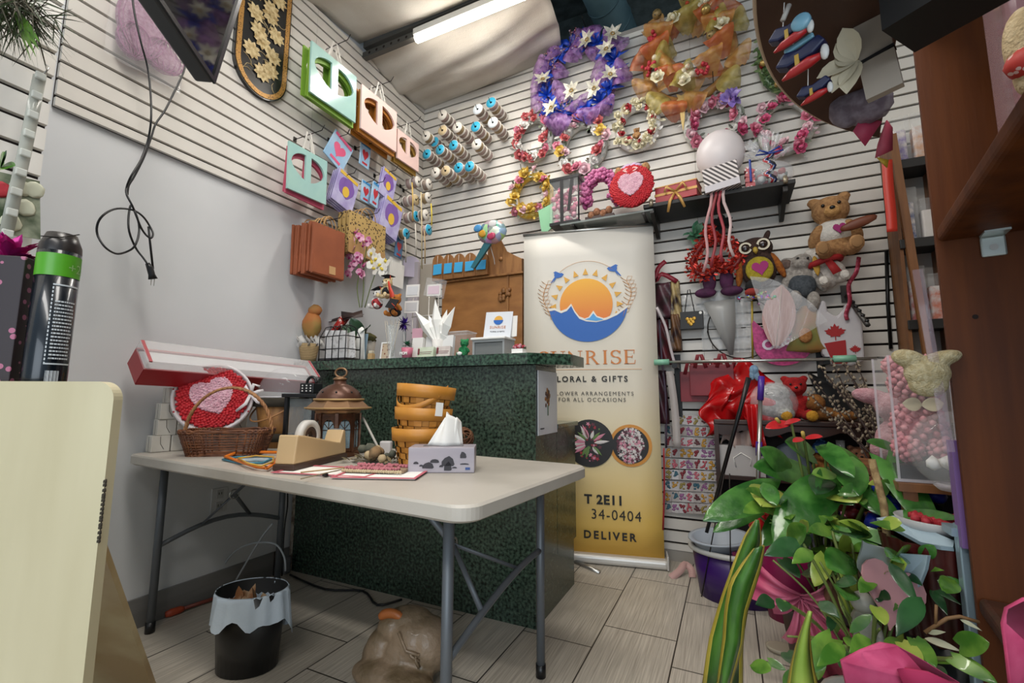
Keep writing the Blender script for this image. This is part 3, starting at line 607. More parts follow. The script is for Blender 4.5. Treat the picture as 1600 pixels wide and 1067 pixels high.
# ------------------------------------------------------------------ ribbon spools
card = mat('spool_card', 'D8D2C8', .7); teal = mat('spool_teal', '2FA3C6', .4); wht = mat('spool_label_white', 'D9E4EA', .4); tan = mat('spool_tan', 'C9B48C', .7)
ribs = [wave_mat('ribbon_mauve', '8E7A74', 'B7A49C', 30, .6, 'Y'), wave_mat('ribbon_taupe', '7A6C62', 'A8998C', 34, .6, 'Y'), wave_mat('ribbon_rose', '9A7F7C', 'C4AEA8', 28, .5, 'Y'), wave_mat('ribbon_sand', '8C7452', 'B8A27A', 30, .6, 'Y')]
hole = mat('spool_hole', '1E1C1A', .8)
def spool(lab, p, rot, r, ln, face, rib, group=None):
    o = thing('ribbon_spool', lab, 'ribbon spool', p, 0, group, rot)
    mb = MB(); mb.lathe([(r*.3, .004), (r*.9, .004), (r*.86, ln*.5), (r*.9, ln-.004), (r*.3, ln-.004)], 20, ax='y'); mb.build('ribbon', rib, o)
    mb = MB(); mb.lathe([(r*.22, 0), (r, 0), (r, .004), (r*.22, .004), (r*.22, 0)], 22, ax='y'); f_ = mb.build('front_flange', card, o)
    mb = MB(); mb.lathe([(r*.2, -.001), (r*.93, -.001), (r*.93, 0)], 22, ax='y'); mb.build('label', face, f_)
    mb = MB(); mb.lathe([(r*.22, ln-.004), (r, ln-.004), (r, ln), (r*.22, ln)], 22, ax='y'); mb.build('rear_flange', card, o)
    mb = MB(); mb.lathe([(r*.22, 0), (r*.22, ln)], 12, ax='y'); mb.build('core', hole, o)
    return o
sp_px = [(370, 215, 'w'), (770, 150, 'l'), (920, 75, 't'), (540, 355, 'w'), (370, 390, 'y'), (745, 350, 't'), (945, 300, 'l'), (180, 455, 'w'), (190, 660, 't'), (345, 610, 't'), (495, 560, 't'), (755, 550, 'w'), (290, 870, 'w'), (405, 850, 'y'), (550, 815, 't'), (680, 800, 't'), (280, 520, 't')]
faces = {'w': (card, 'plain card'), 'l': (wht, 'white labelled'), 't': (teal, 'bright blue'), 'y': (tan, 'tan card')}
first = {}; rear_group = 'ribbon spools behind the front ones on the back wall rods'
descr = ['second from left in the top row', 'with white label left of the topmost blue one', 'highest of the back wall cluster', 'just left of the middle blue one', 'with tan face below the top left one', 'in the middle of the cluster, under the white labelled one', 'pale label, farthest right of the cluster', 'touching the corner, plain face', 'low against the corner bag', 'second along from the low corner one', 'third along the middle blue row', 'plain, right end of the lower middle row', 'plain, left end of the bottom row', 'tan, second in the bottom row', 'blue, third in the bottom row', 'blue, right end of the bottom row', 'half hidden behind others by the corner']
for i, (x, y, f) in enumerate(sp_px):
    ln = .052; nb = 4; dd = .235 if i != 16 else .16
    c = aY(640+x*.1375, 150+y*.1375, WB-dd)
    r = .046
    for k_ in range(nb):
        if c.y+k_*ln > WB-.05: break
        rib = ribs[(i+k_) % 4]
        spool(('%s faced ribbon spool, %s' % (faces[f][1], descr[i])) if k_ == 0 else 'ribbon spool threaded behind the front one on a back wall rod', (c.x+.002*((i+k_) % 3), c.y+k_*ln, c.z), (0, R_(i*40), 0), r, ln*.94, faces[f][0] if k_ == 0 else card, rib, None if k_ == 0 else rear_group)
    hook('wire_hook', 'thin rod carrying the spool ' + descr[i], (c.x, WB-.002, c.z), WB-c.y+.02, 0, up=.025)
cs = [(654, 284, .19, 'w', 'upper left of the corner cluster'), (671, 288, .27, 'w', 'upper right of the corner cluster'), (650, 312, .19, 'y', 'second row left in the corner cluster'), (669.5, 309, .27, 'w', 'second row right in the corner cluster'), (651, 338, .19, 't', 'third row left in the corner cluster'), (666, 336, .27, 'w', 'third row right in the corner cluster'), (670, 359, .30, 't', 'lowest right in the corner cluster'), (635, 365, .13, 't', 'lowest left in the corner cluster')]
for i, (x, y, off, f, d_) in enumerate(cs):
    c = LP(x, y, off)
    nb = 2 if off == .19 else 1
    for k_ in range(nb):
        spool('%s faced ribbon spool, %s' % (faces[f][1], d_) if k_ == 0 else 'ribbon spool threaded behind a front one on the left wall rods', (c.x-k_*.056, c.y, c.z), (0, R_(i*33), LROT), .046, .052, faces[f][0] if k_ == 0 else card, ribs[(i+2*k_) % 4], None if k_ == 0 else 'rear spools on the left wall rods')
    hook('wire_hook', 'thin rod carrying the spool ' + d_, (XL_, c.y, c.z), off+.02, LROT, up=.02)
for i, (x, y0, y1, off, cc) in enumerate([(644, 285, 345, .2, 'C9A85A'), (658, 300, 420, .25, 'C4B48E'), (663, 360, 412, .28, 'B59A72'), (673.5, 318, 352, .28, 'E0C83A'), (649, 350, 400, .2, 'CFC8BC'), (633, 370, 410, .14, 'B9B0A2')]):
    a, b_ = LP(x, y0, off+.012), LP(x+1, y1, off+.012)
    mb = MB(); mb.ribbon([a, a.lerp(b_, .5)+Vector((.004, 0, 0)), b_], .011, (1, -.4, 0)); solo(mb, 'ribbon_tail', mat('tail_%d' % i, cc, .6), ['gold', 'cream', 'tan', 'bright yellow', 'white', 'grey'][i] + ' ribbon tail hanging from the corner spools', 'ribbon', group=None, solid=.001)
# ------------------------------------------------------------------ lacquer panel
lo_ = [(130, -420), (122, 0), (100, 400), (130, 500), (200, 600), (310, 655), (370, 620), (395, 560), (410, 350), (428, 0), (430, -420)]
P = [LP(350+x/4, y/4, .03) for x, y in lo_]; cy_ = sum(p.y for p in P)/len(P); cz_ = P[5].z
lp = thing('lacquer_panel', 'black lacquer panel with gold flowers and rounded bottom', 'wall panel', (XL_+.001, cy_, cz_), LROT)
pts = [(p.y-cy_, p.z-cz_) for p in P]; hw = (pts[0][0], pts[-1][0]); W_ = (max(p[0] for p in pts)-min(p[0] for p in pts)); mx_ = (max(p[0] for p in pts)+min(p[0] for p in pts))/2; H_ = pts[0][1]
def shield(k_): a_ = W_/2-k_; return [(mx_-a_, H_-k_)] + [(mx_-a_*cos(t), W_*.55-(W_*.55-k_)*sin(t)) for t in [pi*i/20 for i in range(21)]] + [(mx_+a_, H_-k_)]
mb = MB(); mb.prism(shield(0), -.022, 0); mb.build('board', mat('lacquer_black', '16171A', .3, coat=.3), lp)
mb = MB(); mb.prism(shield(.008), -.026, -.021, [shield(.035)]); mb.build('gilt_border', voro_mat('gilt', 'B98A4A', '3A2616', 110, .3, .4, .3), lp)
gf = mat('gold_flower', 'D8C496', .45, .1, c2='A98E5C', vs=40); random.seed(4)
for i in range(15):
    t = i/14; x, z = mx_ + W_*.22*sin(i*2.4), W_*.45 + t*(H_-W_*.7); s_ = W_*(.17 + .06*((i*3) % 3))
    mb = MB()
    for k_ in range(9): a_ = k_*2*pi/9+i; mb.leaf((x, -.024, z), (cos(a_), -.12, sin(a_)), (0, -1, 0), s_, s_*.5, 'oval', 0, .2, 4)
    mb.build('gold_flower', gf, lp)
for i in range(26):
    mb = MB(); x, z = mx_ + W_*random.uniform(-.3, .3), W_*.2 + random.random()*(H_-W_*.3); a_ = random.uniform(0, 6.3)
    mb.tube([(x+.05*q*cos(a_+q), -.024, z+.06*q*sin(a_+q*.8)) for q in (0, .4, .8, 1.2)], .0018, 5); mb.build('gold_stem', gf, lp)
# ------------------------------------------------------------------ hanging screen
Q = ray(333, 131)*1.15; Bv = ray(388, -42)*1.27; e2 = (Bv-Q); rA = ray(196, -72); A_ = rA*((Q.dot(e2))/(rA.dot(e2))); e1 = (A_-Q).normalized(); e2 = e2.normalized(); nn = e1.cross(e2)
if nn.dot(-Q) < 0: nn = -nn
Mt = Matrix((e1, e2, nn)).transposed().to_4x4(); Mt.translation = CAM+Q
tv = thing('wall_monitor', 'black flat monitor hanging high on the left with glossy screen', 'monitor', (0, 0, 0)); tv.matrix_world = Mt
mb = MB(); mb.box((.33, .2, -.022), (.66, .4, .044), bev=.006); mb.build('casing', mat('tv_case', '2C2E30', .4), tv)
mb = MB(); mb.box((.33, .2, .0005), (.64, .38, .003)); mb.build('screen', mat('tv_screen', '1A1512', .06, coat=.5), tv)
mb = MB(); mb.prism([(0, 0), (.66, 0), (.66, .4), (0, .4)], 0, .006, [[(.012, .012), (.648, .012), (.648, .388), (.012, .388)]]); o = mb.build('bezel', mat('tv_bezel', '0C0D0E', .25), tv); o.rotation_euler = (-pi/2, 0, 0); o.location = (0, 0, .006)
mb = MB(); mb.box((.16, .16, -.06), (.2, .18, .05), bev=.01)
for i in range(5): mb.box((.08, .1+i*.03, -.087), (.05, .01, .01))
mb.build('rear_housing', black, tv)
# ------------------------------------------------------------------ cable with plug
cab = [(206, -12), (210, 20), (220, 65), (231, 107), (235.5, 150), (236, 187), (231, 220), (220, 250), (205, 275), (198, 292), (198, 304), (207, 322), (216, 345), (217, 365), (210, 385), (196, 394), (180, 396), (163, 385), (152, 366), (153, 348), (164, 334), (183, 326), (207, 328), (222, 337), (232, 350), (239, 364), (236, 372), (228, 367), (220, 355), (212, 335), (205, 320), (201, 338), (202, 362), (212, 387), (224, 403), (231, 413)]
def smooth(P, k=4):
    out = []; n = len(P)
    for i in range(n-1):
        p0, p1, p2, p3 = P[max(i-1, 0)], P[i], P[i+1], P[min(i+2, n-1)]
        for j in range(k):
            t = j/k; out.append(.5*((2*p1)+(p2-p0)*t+(2*p0-5*p1+4*p2-p3)*t*t+(3*p1-p0-3*p2+p3)*t**3))
    return out + [P[-1]]
kb = thing('power_cable', 'black power cable looped and hanging down the bare left wall', 'cable')
mb = MB(); mb.tube(smooth([aX(x, y, WL+.16+.012*(i % 3)) for i, (x, y) in enumerate(cab)]), .0042, 7); mb.build('cord', black, kb)
mb = MB(); mb.tube(smooth([aX(x, y, WL+.15) for x, y in [(291, 92), (287, 112), (274, 140), (258, 172), (243, 194), (236, 215), (225, 245), (210, 275), (201, 290), (199, 304)]] ), .0042, 7); mb.build('cord', black, kb)
mb = MB(); mb.tube([aX(x, y, WL+.16) for x, y in [(232, 354), (234, 375), (239, 420)]], .0046, 7); mb.build('cord', black, kb)
mb = MB(); a, b_ = aX(234, 418, WL+.16), aX(239, 436, WL+.16); mb.tube([aX(230, 411, WL+.16), a, a.lerp(b_, .6), b_], [.008, .013, .013, .018], 8); pl = mb.build('plug', black, kb)
mb = MB(); q = aX(236, 444, WL+.16)
for s_ in (-.006, .006): mb.box((b_.x, b_.y+s_, b_.z-.014), (.004, .0015, .03))
mb.build('prong', steel, pl)
# purple net packets hung high on the left wall
netm = mat('purple_net', 'A56C92', .5, c2='C79CB8', vs=90, alpha=.55); film = clear('clear_film', 'F2F2F4', .16, .08)
c = LP(226, 52, .05); o = thing('net_packet', 'purple net flower pieces sealed in clear film high on the left wall', 'net packet', c, LROT)
for x, y, w_, h_ in ((222, 38, .20, .34), (252, 90, .18, .15), (207, 66, .13, .16)):
    q = LP(x, y, .05); dx, dz = q.y-c.y, q.z-c.z
    mb = MB(); mb.ico((dx, 0, dz), (w_/2, .03, h_/2), 3, .02); mb.build('net_piece', netm, o)
    mb = MB()
    for k_ in range(10): mb.tube([(dx+w_/2*cos(t)*cos(k_*.31), -.031*abs(sin(t+.6)), dz+h_/2*sin(t)) for t in [2*pi*j/20 for j in range(20)]], .0016, 4, True)
    mb.build('net_wire', mat('purple_wire', '9A5A86', .4), o)
mb = MB(); mb.grid(lambda u, v: ((u-.5)*.30, -.040-.006*sin(u*17+v*5)*cos(v*13), (v-.5)*.44), 14, 16); mb.build('clear_film', film, o)
# ------------------------------------------------------------------ plush builder
def fur(key, c, c2=None): return mat('fur_'+key, c, .95, c2=c2 or c, vs=60, bump=.6, bs=160)
eye_m = mat('bead_eye', '0B0A0A', .15)
def plush_body(o, parts, m, vox=.006, name='body'):
    mb = MB()
    for p in parts: mb.ico(p[0], p[1], 3, rot=p[2] if len(p) > 2 else None)
    b_ = mb.build(name, m, o); md = b_.modifiers.new('union', 'REMESH'); md.mode = 'VOXEL'; md.voxel_size = vox; md.use_smooth_shade = True
    sm_ = b_.modifiers.new('soft', 'SMOOTH'); sm_.iterations = 4; return b_
def bear(o, s, m, mz=None, sit=True, lie=0, inner=None):
    """seated bear of height ~ s, facing -y, base at origin"""
    P = [((0, 0, .27*s), (.19*s, .165*s, .25*s)), ((0, -.02*s, .66*s), (.21*s, .19*s, .19*s)), ((-.165*s, .0, .81*s), (.075*s, .045*s, .075*s)), ((.165*s, 0, .81*s), (.075*s, .045*s, .075*s)),
         ((-.2*s, -.07*s, .35*s), (.075*s, .075*s, .17*s), (.5, .5, 0)), ((.2*s, -.07*s, .35*s), (.075*s, .075*s, .17*s), (.5, -.5, 0)),
         ((-.14*s, -.2*s, .1*s), (.085*s, .17*s, .085*s), (0, 0, -.3)), ((.14*s, -.2*s, .1*s), (.085*s, .17*s, .085*s), (0, 0, .3)),
         ((-.17*s, -.34*s, .13*s), (.085*s, .06*s, .105*s)), ((.17*s, -.34*s, .13*s), (.085*s, .06*s, .105*s))]
    plush_body(o, P, m, max(.0035, .026*s))
    mz = mz or m
    mb = MB(); mb.ico((0, -.20*s, .61*s), (.095*s, .075*s, .075*s), 2); mb.build('muzzle', mz, o)
    mb = MB(); mb.ico((0, -.275*s, .635*s), (.032*s, .02*s, .024*s), 2); mb.build('nose', eye_m, o)
    for q in (-1, 1):
        mb = MB(); mb.ico((q*.085*s, -.195*s, .70*s), .022*s, 2); mb.build('eye', eye_m, o)
        if inner: mb = MB(); mb.ico((q*.17*s, -.39*s, .13*s), (.06*s, .012*s, .075*s), 2); mb.build('foot_pad', inner, o)
def cap(o, c, s, tilt=(0, 0, 0), tassel=None):
    mb = MB(Matrix.Translation(c) @ Euler(tilt).to_matrix().to_4x4()); mb.box((0, 0, .03*s/.1), (s*1.5, s*1.5, s*.08)); mb.lathe([(s*.5, -.0), (s*.55, s*.3), (0, s*.32)], 14); g = mb.build('graduation_cap', mat('felt_black', '141416', .9), o)
    mb = MB(Matrix.Translation(c) @ Euler(tilt).to_matrix().to_4x4()); mb.tube([(0, 0, s*.36), (s*.7, -s*.3, s*.34), (s*.75, -s*.4, -s*.4)], s*.05, 5); mb.build('tassel', tassel or mat('tassel_red', 'C23A22', .7), g)
LZt = 1.2405
def LX(px, Y): return aY(px, 560, Y).x
def PZ(px, py, Y): return aY(px, py, Y).z
def PX(px, py, Y): return aY(px, py, Y).x
# ------------------------------------------------------------------ wooden cabinet behind the counter
YC = 2.90
hut = mat('hutch_wood', '8A5A2C', .5, c2='A8723C', vs=10, stretch=(.5, 1, 1.4), bump=.05, bs=50, lo=.3, hi=.7); hut2 = mat('crate_wood', '9A6A3A', .55, c2='7C5028', vs=14, stretch=(2, 1, .4), bump=.05, bs=60)
zt = PZ(720, 440, YC); xl = PX(690, 480, YC); xr = PX(816, 480, YC)
hc = thing('wooden_cabinet', 'plain brown wooden cabinet standing behind the counter', 'cabinet', ((xl+xr)/2, YC, 0)); w_ = xr-xl
mb = MB(); mb.box((0, .11, zt/2), (w_, .22, zt), bev=.004); mb.build('body', hut, hc)
mb = MB(); mb.box((0, .1, zt+.008), (w_+.03, .25, .016), bev=.004); mb.build('top', hut2, hc)
mb = MB(); mb.box((w_*.34, -.006, zt*.5), (.012, .012, zt)); mb.build('corner_post', hut2, hc)
mb = MB()
for i in range(14): a = i*.9; mb.ico((w_*.30+.035*cos(a), -.012, zt-.14+.035*sin(a*1.3)), (.02, .012, .02), 1, .2)
mb.build('carved_rosette', hut2, hc)
# scroll-sided box on top
x0, x1 = PX(763, 400, YC), PX(816, 400, YC); zs0, zs1 = zt+.017, PZ(775, 372, YC)
ss = thing('scroll_box', 'tall scroll-topped wooden box on the cabinet beside the banner', 'wooden box', (x0, YC, zs0)); hh = zs1-zs0
mb = MB(); mb.prism([(0, 0), (x1-x0, 0), (x1-x0, hh*.34), ((x1-x0)*.85, hh*.42), ((x1-x0)*.55, hh*.6), ((x1-x0)*.38, hh*.92), ((x1-x0)*.2, hh), (0, hh)], -.01, .012); mb.build('front_side', hut2, ss)
mb = MB(); mb.box(((x1-x0)/2, .07, hh*.18), (x1-x0, .12, hh*.36)); mb.build('tray', hut2, ss)
mb = MB(); mb.lathe([(0, 0), (.016, 0), (.014, .004), (0, .004)], 12, ((x1-x0)*.4, -.015, hh*.4), 'y'); mb.build('wood_knot', hut, ss)
tagm = mat('tag_blue', '3A9ED0', .6)
for i, (a, b_) in enumerate([(675, 692), (692, 708), (708, 725), (725, 743), (743, 762)]):
    xa, xb = PX(a, 425, YC-.05), PX(b_, 425, YC-.05); zb = PZ((a+b_)/2, 442-(a-675)*.06, YC-.05); zb = zt+.018; ht = PZ((a+b_)/2, 398-(a-675)*.06, YC-.05)-zb
    o = thing('wooden_crate', 'wooden tool box with a blue price tag, %s' % ['farthest left of the row on the cabinet', 'second from left of the row', 'middle of the row on the cabinet', 'second from the scroll-topped box', 'next to the scroll-topped box'][i], 'wooden box', ((xa+xb)/2, YC-.05, zb)); ww = xb-xa-.004
    mb = MB(); mb.prism([(-ww/2, 0), (ww/2, 0), (ww/2, ht*.72)] + arc(0, ht*.72, ww/2, 0, pi, 8, ht*.28) + [(-ww/2, ht*.72)], 0, .016); mb.build('end_board', hut2, o)
    mb = MB(); mb.box((0, .11, ht*.3), (ww, .18, ht*.6)); mb.tube([(0, .01, ht*.86), (0, .2, ht*.86)], .008, 8); mb.build('box_body', hut2, o)
    mb = MB(); mb.box((.002, -.004-.002*i, ht*.42), (ww*.78, .003, ht*.42), (R_(-6), R_((i*7) % 5-2), 0)); mb.build('price_tag', tagm, o)
    mb = MB(); mb.tube([(0, -.004, ht*.62), (0, .0, ht*.95)], .0012, 4); mb.build('tag_string', paperw, o)
for i, (a, b_, c1, t) in enumerate([(637, 652, 'B9B0B4', 'grey'), (650, 674, 'A99F90', 'tan')]):
    xa, xb = PX(a, 430, 3.0), PX(b_, 430, 3.0); z0_ = PZ(655, 442, 3.0); z1_ = PZ(655, 408+4*i, 3.0)
    mb = MB(); mb.box((0, 0, (z1_)/2), (xb-xa, .03, z1_), bev=.002); solo(mb, 'board_panel', mat('board_'+t, c1, .8), 'plain %s board standing behind the counter near the wall corner' % t, 'board', ((xa+xb)/2, 3.02+.04*i, 0))
# foil balloon in flag colours on a stick
YF = 2.86
YF = 2.76; c = aY(769, 363, YF); fb = thing('flag_balloon', 'shiny patchwork flag balloon above the wooden boxes', 'foil balloon', c)
fl_m = patch_mat('flag_foil', 22, .25, .2, .75, .75); 
mb = MB(); mb.ico((0, 0, 0), (.112, .06, .088), 3, .03); mb.build('balloon', fl_m, fb)
for k_, (cc, x, z) in enumerate((('C8942E', -.05, -.02), ('4A8FC4', -.09, .03), ('B83A5C', .02, -.05), ('E2DEDC', .03, .045))):
    mb = MB(); mb.ico((x, -.052, z*.9), (.034, .008, .028), 2, .05); mb.build('printed_patch', mat('patch%d' % k_, cc, .25), fb)
mb = MB(); mb.prism([(-.06, -.07), (.0, -.08), (-.09, -.19), (-.14, -.25), (-.17, -.24)], -.01, .01); mb.build('tail_fin', mat('foil_teal', '2E6A74', .3), fb)
mb = MB(); mb.tube([(-.03, .01, -.06), (-.045, .12, -.16), (-.05, .15, -.245)], .003, 6); mb.build('stick', paperw, fb)
# ------------------------------------------------------------------ things on the counter ledge
jute = wave_mat('jute', '8F7650', 'C2A87C', 60, .9, 'Z', 1.5, bump=.6)
y = 2.0; x = -2.365; o = thing('jute_pot', 'rope-wrapped pot with white tulle and an orange pouch at counter end', 'pot', (x, y, LZt))
mb = MB(); mb.lathe([(0, 0), (.042, 0), (.047, .03), (.056, .08), (.06, .115), (.052, .115), (.045, .03), (0, .02)], 22); mb.build('pot', jute, o)
tul = mat('tulle_white', 'DCDAD6', .8, alpha=.5)
mb = MB(); random.seed(2)
for i in range(14): a = i*.9; mb.grid(lambda u, v, a=a: (.06*(u-.5)*cos(a)+.05*cos(a)+.02*sin(v*5), .05*sin(a)+.05*(u-.5)*sin(a), .10+.06*v+.012*sin(u*9+i)), 4, 4)
mb.build('tulle', tul, o)
mb = MB(); mb.ico((-.01, .02, .24), (.065, .05, .09), 3, .05); mb.ico((.01, .02, .33), (.05, .035, .04), 2, .12); mb.build('tulle_pouch', mat('tulle_orange', 'B5713A', .8, c2='8A8A48', vs=5, alpha=.85), o)
y = 2.1; o = thing('pink_card', 'narrow pink card standing between rope pot and wire lantern', 'card', (-2.27, y, LZt)); mb = MB(); mb.box((0, 0, .075), (.05, .003, .15)); mb.build('sheet', mat('card_blush', 'D9A6B4', .6), o)
y = 2.22; o = thing('wrapped_bouquet', 'red polka dot wrapped bouquet cone with dark paper on the counter', 'bouquet', (LX(522, y), y, LZt+.03))
dots = voro_mat('red_dots', 'A8231C', 'E6DAD0', 42, .30, .4)
mb = MB(); a, b_ = Vector((-.11, 0, .13)), Vector((.06, 0, .27)); mb.tube([a, a.lerp(b_, .5), b_], [.012, .03, .05], 12, flat=.5); mb.build('dotted_wrap', dots, o)
mb = MB(); mb.tube([(-.12, .0, .12), (-.2, .02, .06), (-.02, .01, .01)], .006, 6); mb.build('stems', mat('wrap_red_dark', '7A1F1E', .5), o)
pd_ = mat('wrap_dark', '3A2A26', .5)
mb = MB(); mb.raw([(-.22, .02, .26), (.20, .03, .33), (.23, .01, .28), (.02, -.02, .265)], ((0, 1, 2, 3),)); mb.raw([(-.16, .04, .20), (.1, .03, .29), (.02, .0, .16)], ((0, 1, 2),), mi=1); mb.raw([(.0, .04, .34), (.22, .03, .30), (.05, .0, .28)], ((0, 1, 2),)); mb.build('dark_paper', [pd_, mat('wrap_red_dark', '7A1F1E', .5)], o, solid=.002)
# wire lantern with papers
y = 2.02; o = thing('wire_lantern', 'black wire bird-cage lantern holding papers on the counter', 'wire lantern', (LX(530, y), y, LZt), sc=1.18)
mb = MB(); mb.box((0, 0, .008), (.19, .10, .012)); mb.build('base', black, o)
for i in range(5):
    xx = -.09+.045*i
    mb = MB(); mb.tube([(xx, -.05, 0), (xx, -.05, .12), (xx*.8, -.03, .175), (xx*.7, 0, .185), (xx*.8, .03, .175), (xx, .05, .12), (xx, .05, 0)], .0028, 5); mb.build('wire_rib', black, o)
for z in (.06, .125): mb = MB(); mb.tube([(-.09, -.05, z), (.09, -.05, z), (.09, .05, z), (-.09, .05, z)], .0026, 5, True); mb.build('wire_ring', black, o)
mb = MB(); mb.box((-.015, -.01, .085), (.14, .004, .15), (.15, .05, .1)); mb.box((.04, .02, .08), (.09, .004, .14), (-.1, -.2, 0)); mb.build('paper', mat('newsprint', 'D8D6D4', .8, c2='8C8A88', vs=50, lo=.55, hi=.75), o)
y = 2.13; o = thing('paper_cone', 'white paper cone leaning behind the wire lantern', 'paper cone', (LX(562, y), y, LZt))
mb = MB(); mb.grid(lambda u, v: ((-.05+.11*u)*(1-.55*v)+.02*v, .02*sin(pi*u)-.02, .005+.22*v-.06*v*abs(u-.3)), 8, 8); mb.build('sheet', paperw, o, solid=.001)
mb = MB(); mb.box((-.01, .03, .1), (.07, .003, .17), (0, .1, 0)); mb.build('blue_sheet', mat('pale_blue', '9DB9CC', .6), o)
# orchid
y = 2.25; ox = LX(569, y); o = thing('potted_orchid', 'artificial pink and white orchid in mossy pot on the counter', 'orchid', (ox, y, LZt))
def leafm(key, c, c2, coat=.2): return mat('leaf_'+key, c, .4, c2=c2, vs=12, coat=coat)
lfd = leafm('dark', '1E3A22', '2E5230')
mb = MB(); mb.lathe([(0, 0), (.055, 0), (.07, .15), (.062, .15), (.05, .02), (0, .02)], 20); mb.build('pot', mat('orchid_pot', 'B7B2A8', .5), o)
mb = MB(); mb.ico((0, 0, .165), (.075, .065, .04), 3, .15); mb.build('moss', mat('moss', '5E5A30', .95, c2='3E3C20', vs=40, bump=.8), o)
for dx, dz in ((-.6, .55), (.7, .5), (-.2, .8), (.4, .2)): mb = MB(); mb.leaf((0, -.02, .17), (dx, -.4, dz), (0, -.7, .7), .17, .085, 'oval', .15, .25); mb.build('leaf', lfd, o)
def ZZ(px, py): q = aY(px, py, y-.03); return (q.x-ox, -.03, q.z-LZt)
pk = mat('orchid_pink', 'C0608E', .5, c2='E6B9CC', vs=30); wh = mat('orchid_white', 'E9E6DC', .5); yl = mat('orchid_throat', 'D9C24A', .5); mg = mat('orchid_magenta', 'A02C66', .5)
def orchid_me(name, m_, lip):
    mb = MB()
    for k_, (a, L_, W_) in enumerate(((90, .036, .03), (200, .036, .026), (340, .036, .026), (20, .038, .042), (160, .038, .042))):
        mb.leaf((0, -.002*k_, 0), (cos(R_(a)), -.15, sin(R_(a))), (0, -1, 0), L_, W_, 'oval', 0, .2, 5, mi=0)
    mb.ico((0, -.012, -.004), (.008, .01, .01), 1, mi=1); mb.leaf((0, -.008, -.004), (0, -.5, -1), (0, -1, .2), .018, .014, 'oval', 0, .3, 4, mi=1); return mesh_of(mb, name, [m_, lip])
om_p, om_w = orchid_me('orchid_flower', pk, mg), orchid_me('orchid_flower', wh, yl)
pkf = [(558, 364), (551, 375), (562, 372), (570, 384), (575, 378), (553, 391), (548, 402), (560, 402), (566, 410), (549, 417), (571, 416), (546, 429), (563, 428), (568, 430), (556, 409)]
for i, q in enumerate(pkf): inst('flower', om_p, o, ZZ(*q), (R_(10*((i*3) % 5-2)), R_(25*(i % 5)), R_(15*((i*7) % 5-2))), 1.0)
for i, q in enumerate([(583, 396), (590, 405), (596, 414), (588, 420), (600, 422), (583, 412), (605, 410)]): inst('flower', om_w, o, ZZ(*q), (0, R_(33*i), R_(12*(i % 3-1))), 1.25)
for P_ in ([(560, 480), (556, 450), (559, 420), (553, 390), (560, 362)], [(563, 480), (566, 450), (566, 420), (572, 380)], [(568, 480), (578, 445), (590, 415), (604, 405)]):
    mb = MB(); mb.tube(smooth([Vector(ZZ(*q))+Vector((0, .012, 0)) for q in P_]), .0032, 6); mb.build('flower_stem', mat('orchid_stem', '5C6A34', .6), o)
# graduation plush on sticks in a vase
y = 2.05; gx = LX(611, y); o = thing('glass_vase', 'clear glass vase holding the graduation plush sticks', 'vase', (gx, y, LZt))
glass = clear('clear_glass', 'E9F0F0', .17, .03)
mb = MB(); mb.lathe([(0, 0), (.03, 0), (.03, .01), (.02, .04), (.022, .12), (.034, .20), (.032, .20), (.02, .12), (.018, .04), (0, .02)], 20); mb.build('glass', glass, o)
mb = MB()
for i in range(9): mb.tube([(.012*cos(i*2), .012*sin(i*2), .02), (.05*cos(i*.7), .03*sin(i*.7), .23)], .0016, 4)
mb.build('sticks', mat('stick_pale', 'CFC6B6', .6), o)
gy = y-.01
def gpl(px, py, s_, m_, lab, mz):
    q = aY(px, py, gy); g = thing('graduation_plush', lab, 'plush toy', (q.x, gy, q.z)); bear(g, s_, m_, mz); return g
g = gpl(605, 468, .15, fur('beige', 'D8C39A', 'C4A878'), 'beige plush bear in black graduation cap, topmost above vase', fur('cream', 'E6DCC4')); cap(g, (0, 0, .128), .04)
mb = MB(); mb.ico((0, -.004, .045), (.03, .03, .03), 2); mb.build('black_gown', mat('felt_black', '141416', .9), g); 
mb = MB(); mb.ribbon([(.03, -.03, .10), (.045, -.034, .06), (.06, -.03, .02), (.062, -.03, -.02)], [.01, .02, .03, .035], (0, -1, 0)); mb.build('red_ribbon', mat('ribbon_red', 'C43A24', .5), g, solid=.002)
g = gpl(590, 484, .14, fur('white', 'DCD8D2', 'C2BEBA'), 'white plush dog in graduation cap and red check coat', None); cap(g, (0, 0, .118), .04, (.2, -.3, 0)); mb = MB(); mb.ico((0, -.006, .036), (.034, .034, .034), 2); mb.build('check_coat', voro_mat('check', 'A8242A', '1A1416', 60, .4), g)
g = gpl(618, 496, .16, fur('ginger', 'B5712E', '9A5A20'), 'ginger plush bear holding a black mortarboard above vase', None); cap(g, (.03, -.06, .06), .042, (1.1, .25, 0)); mb = MB(); mb.ico((-.0, -.004, .03), (.035, .036, .028), 2); mb.build('black_gown', mat('felt_black', '141416', .9), g)
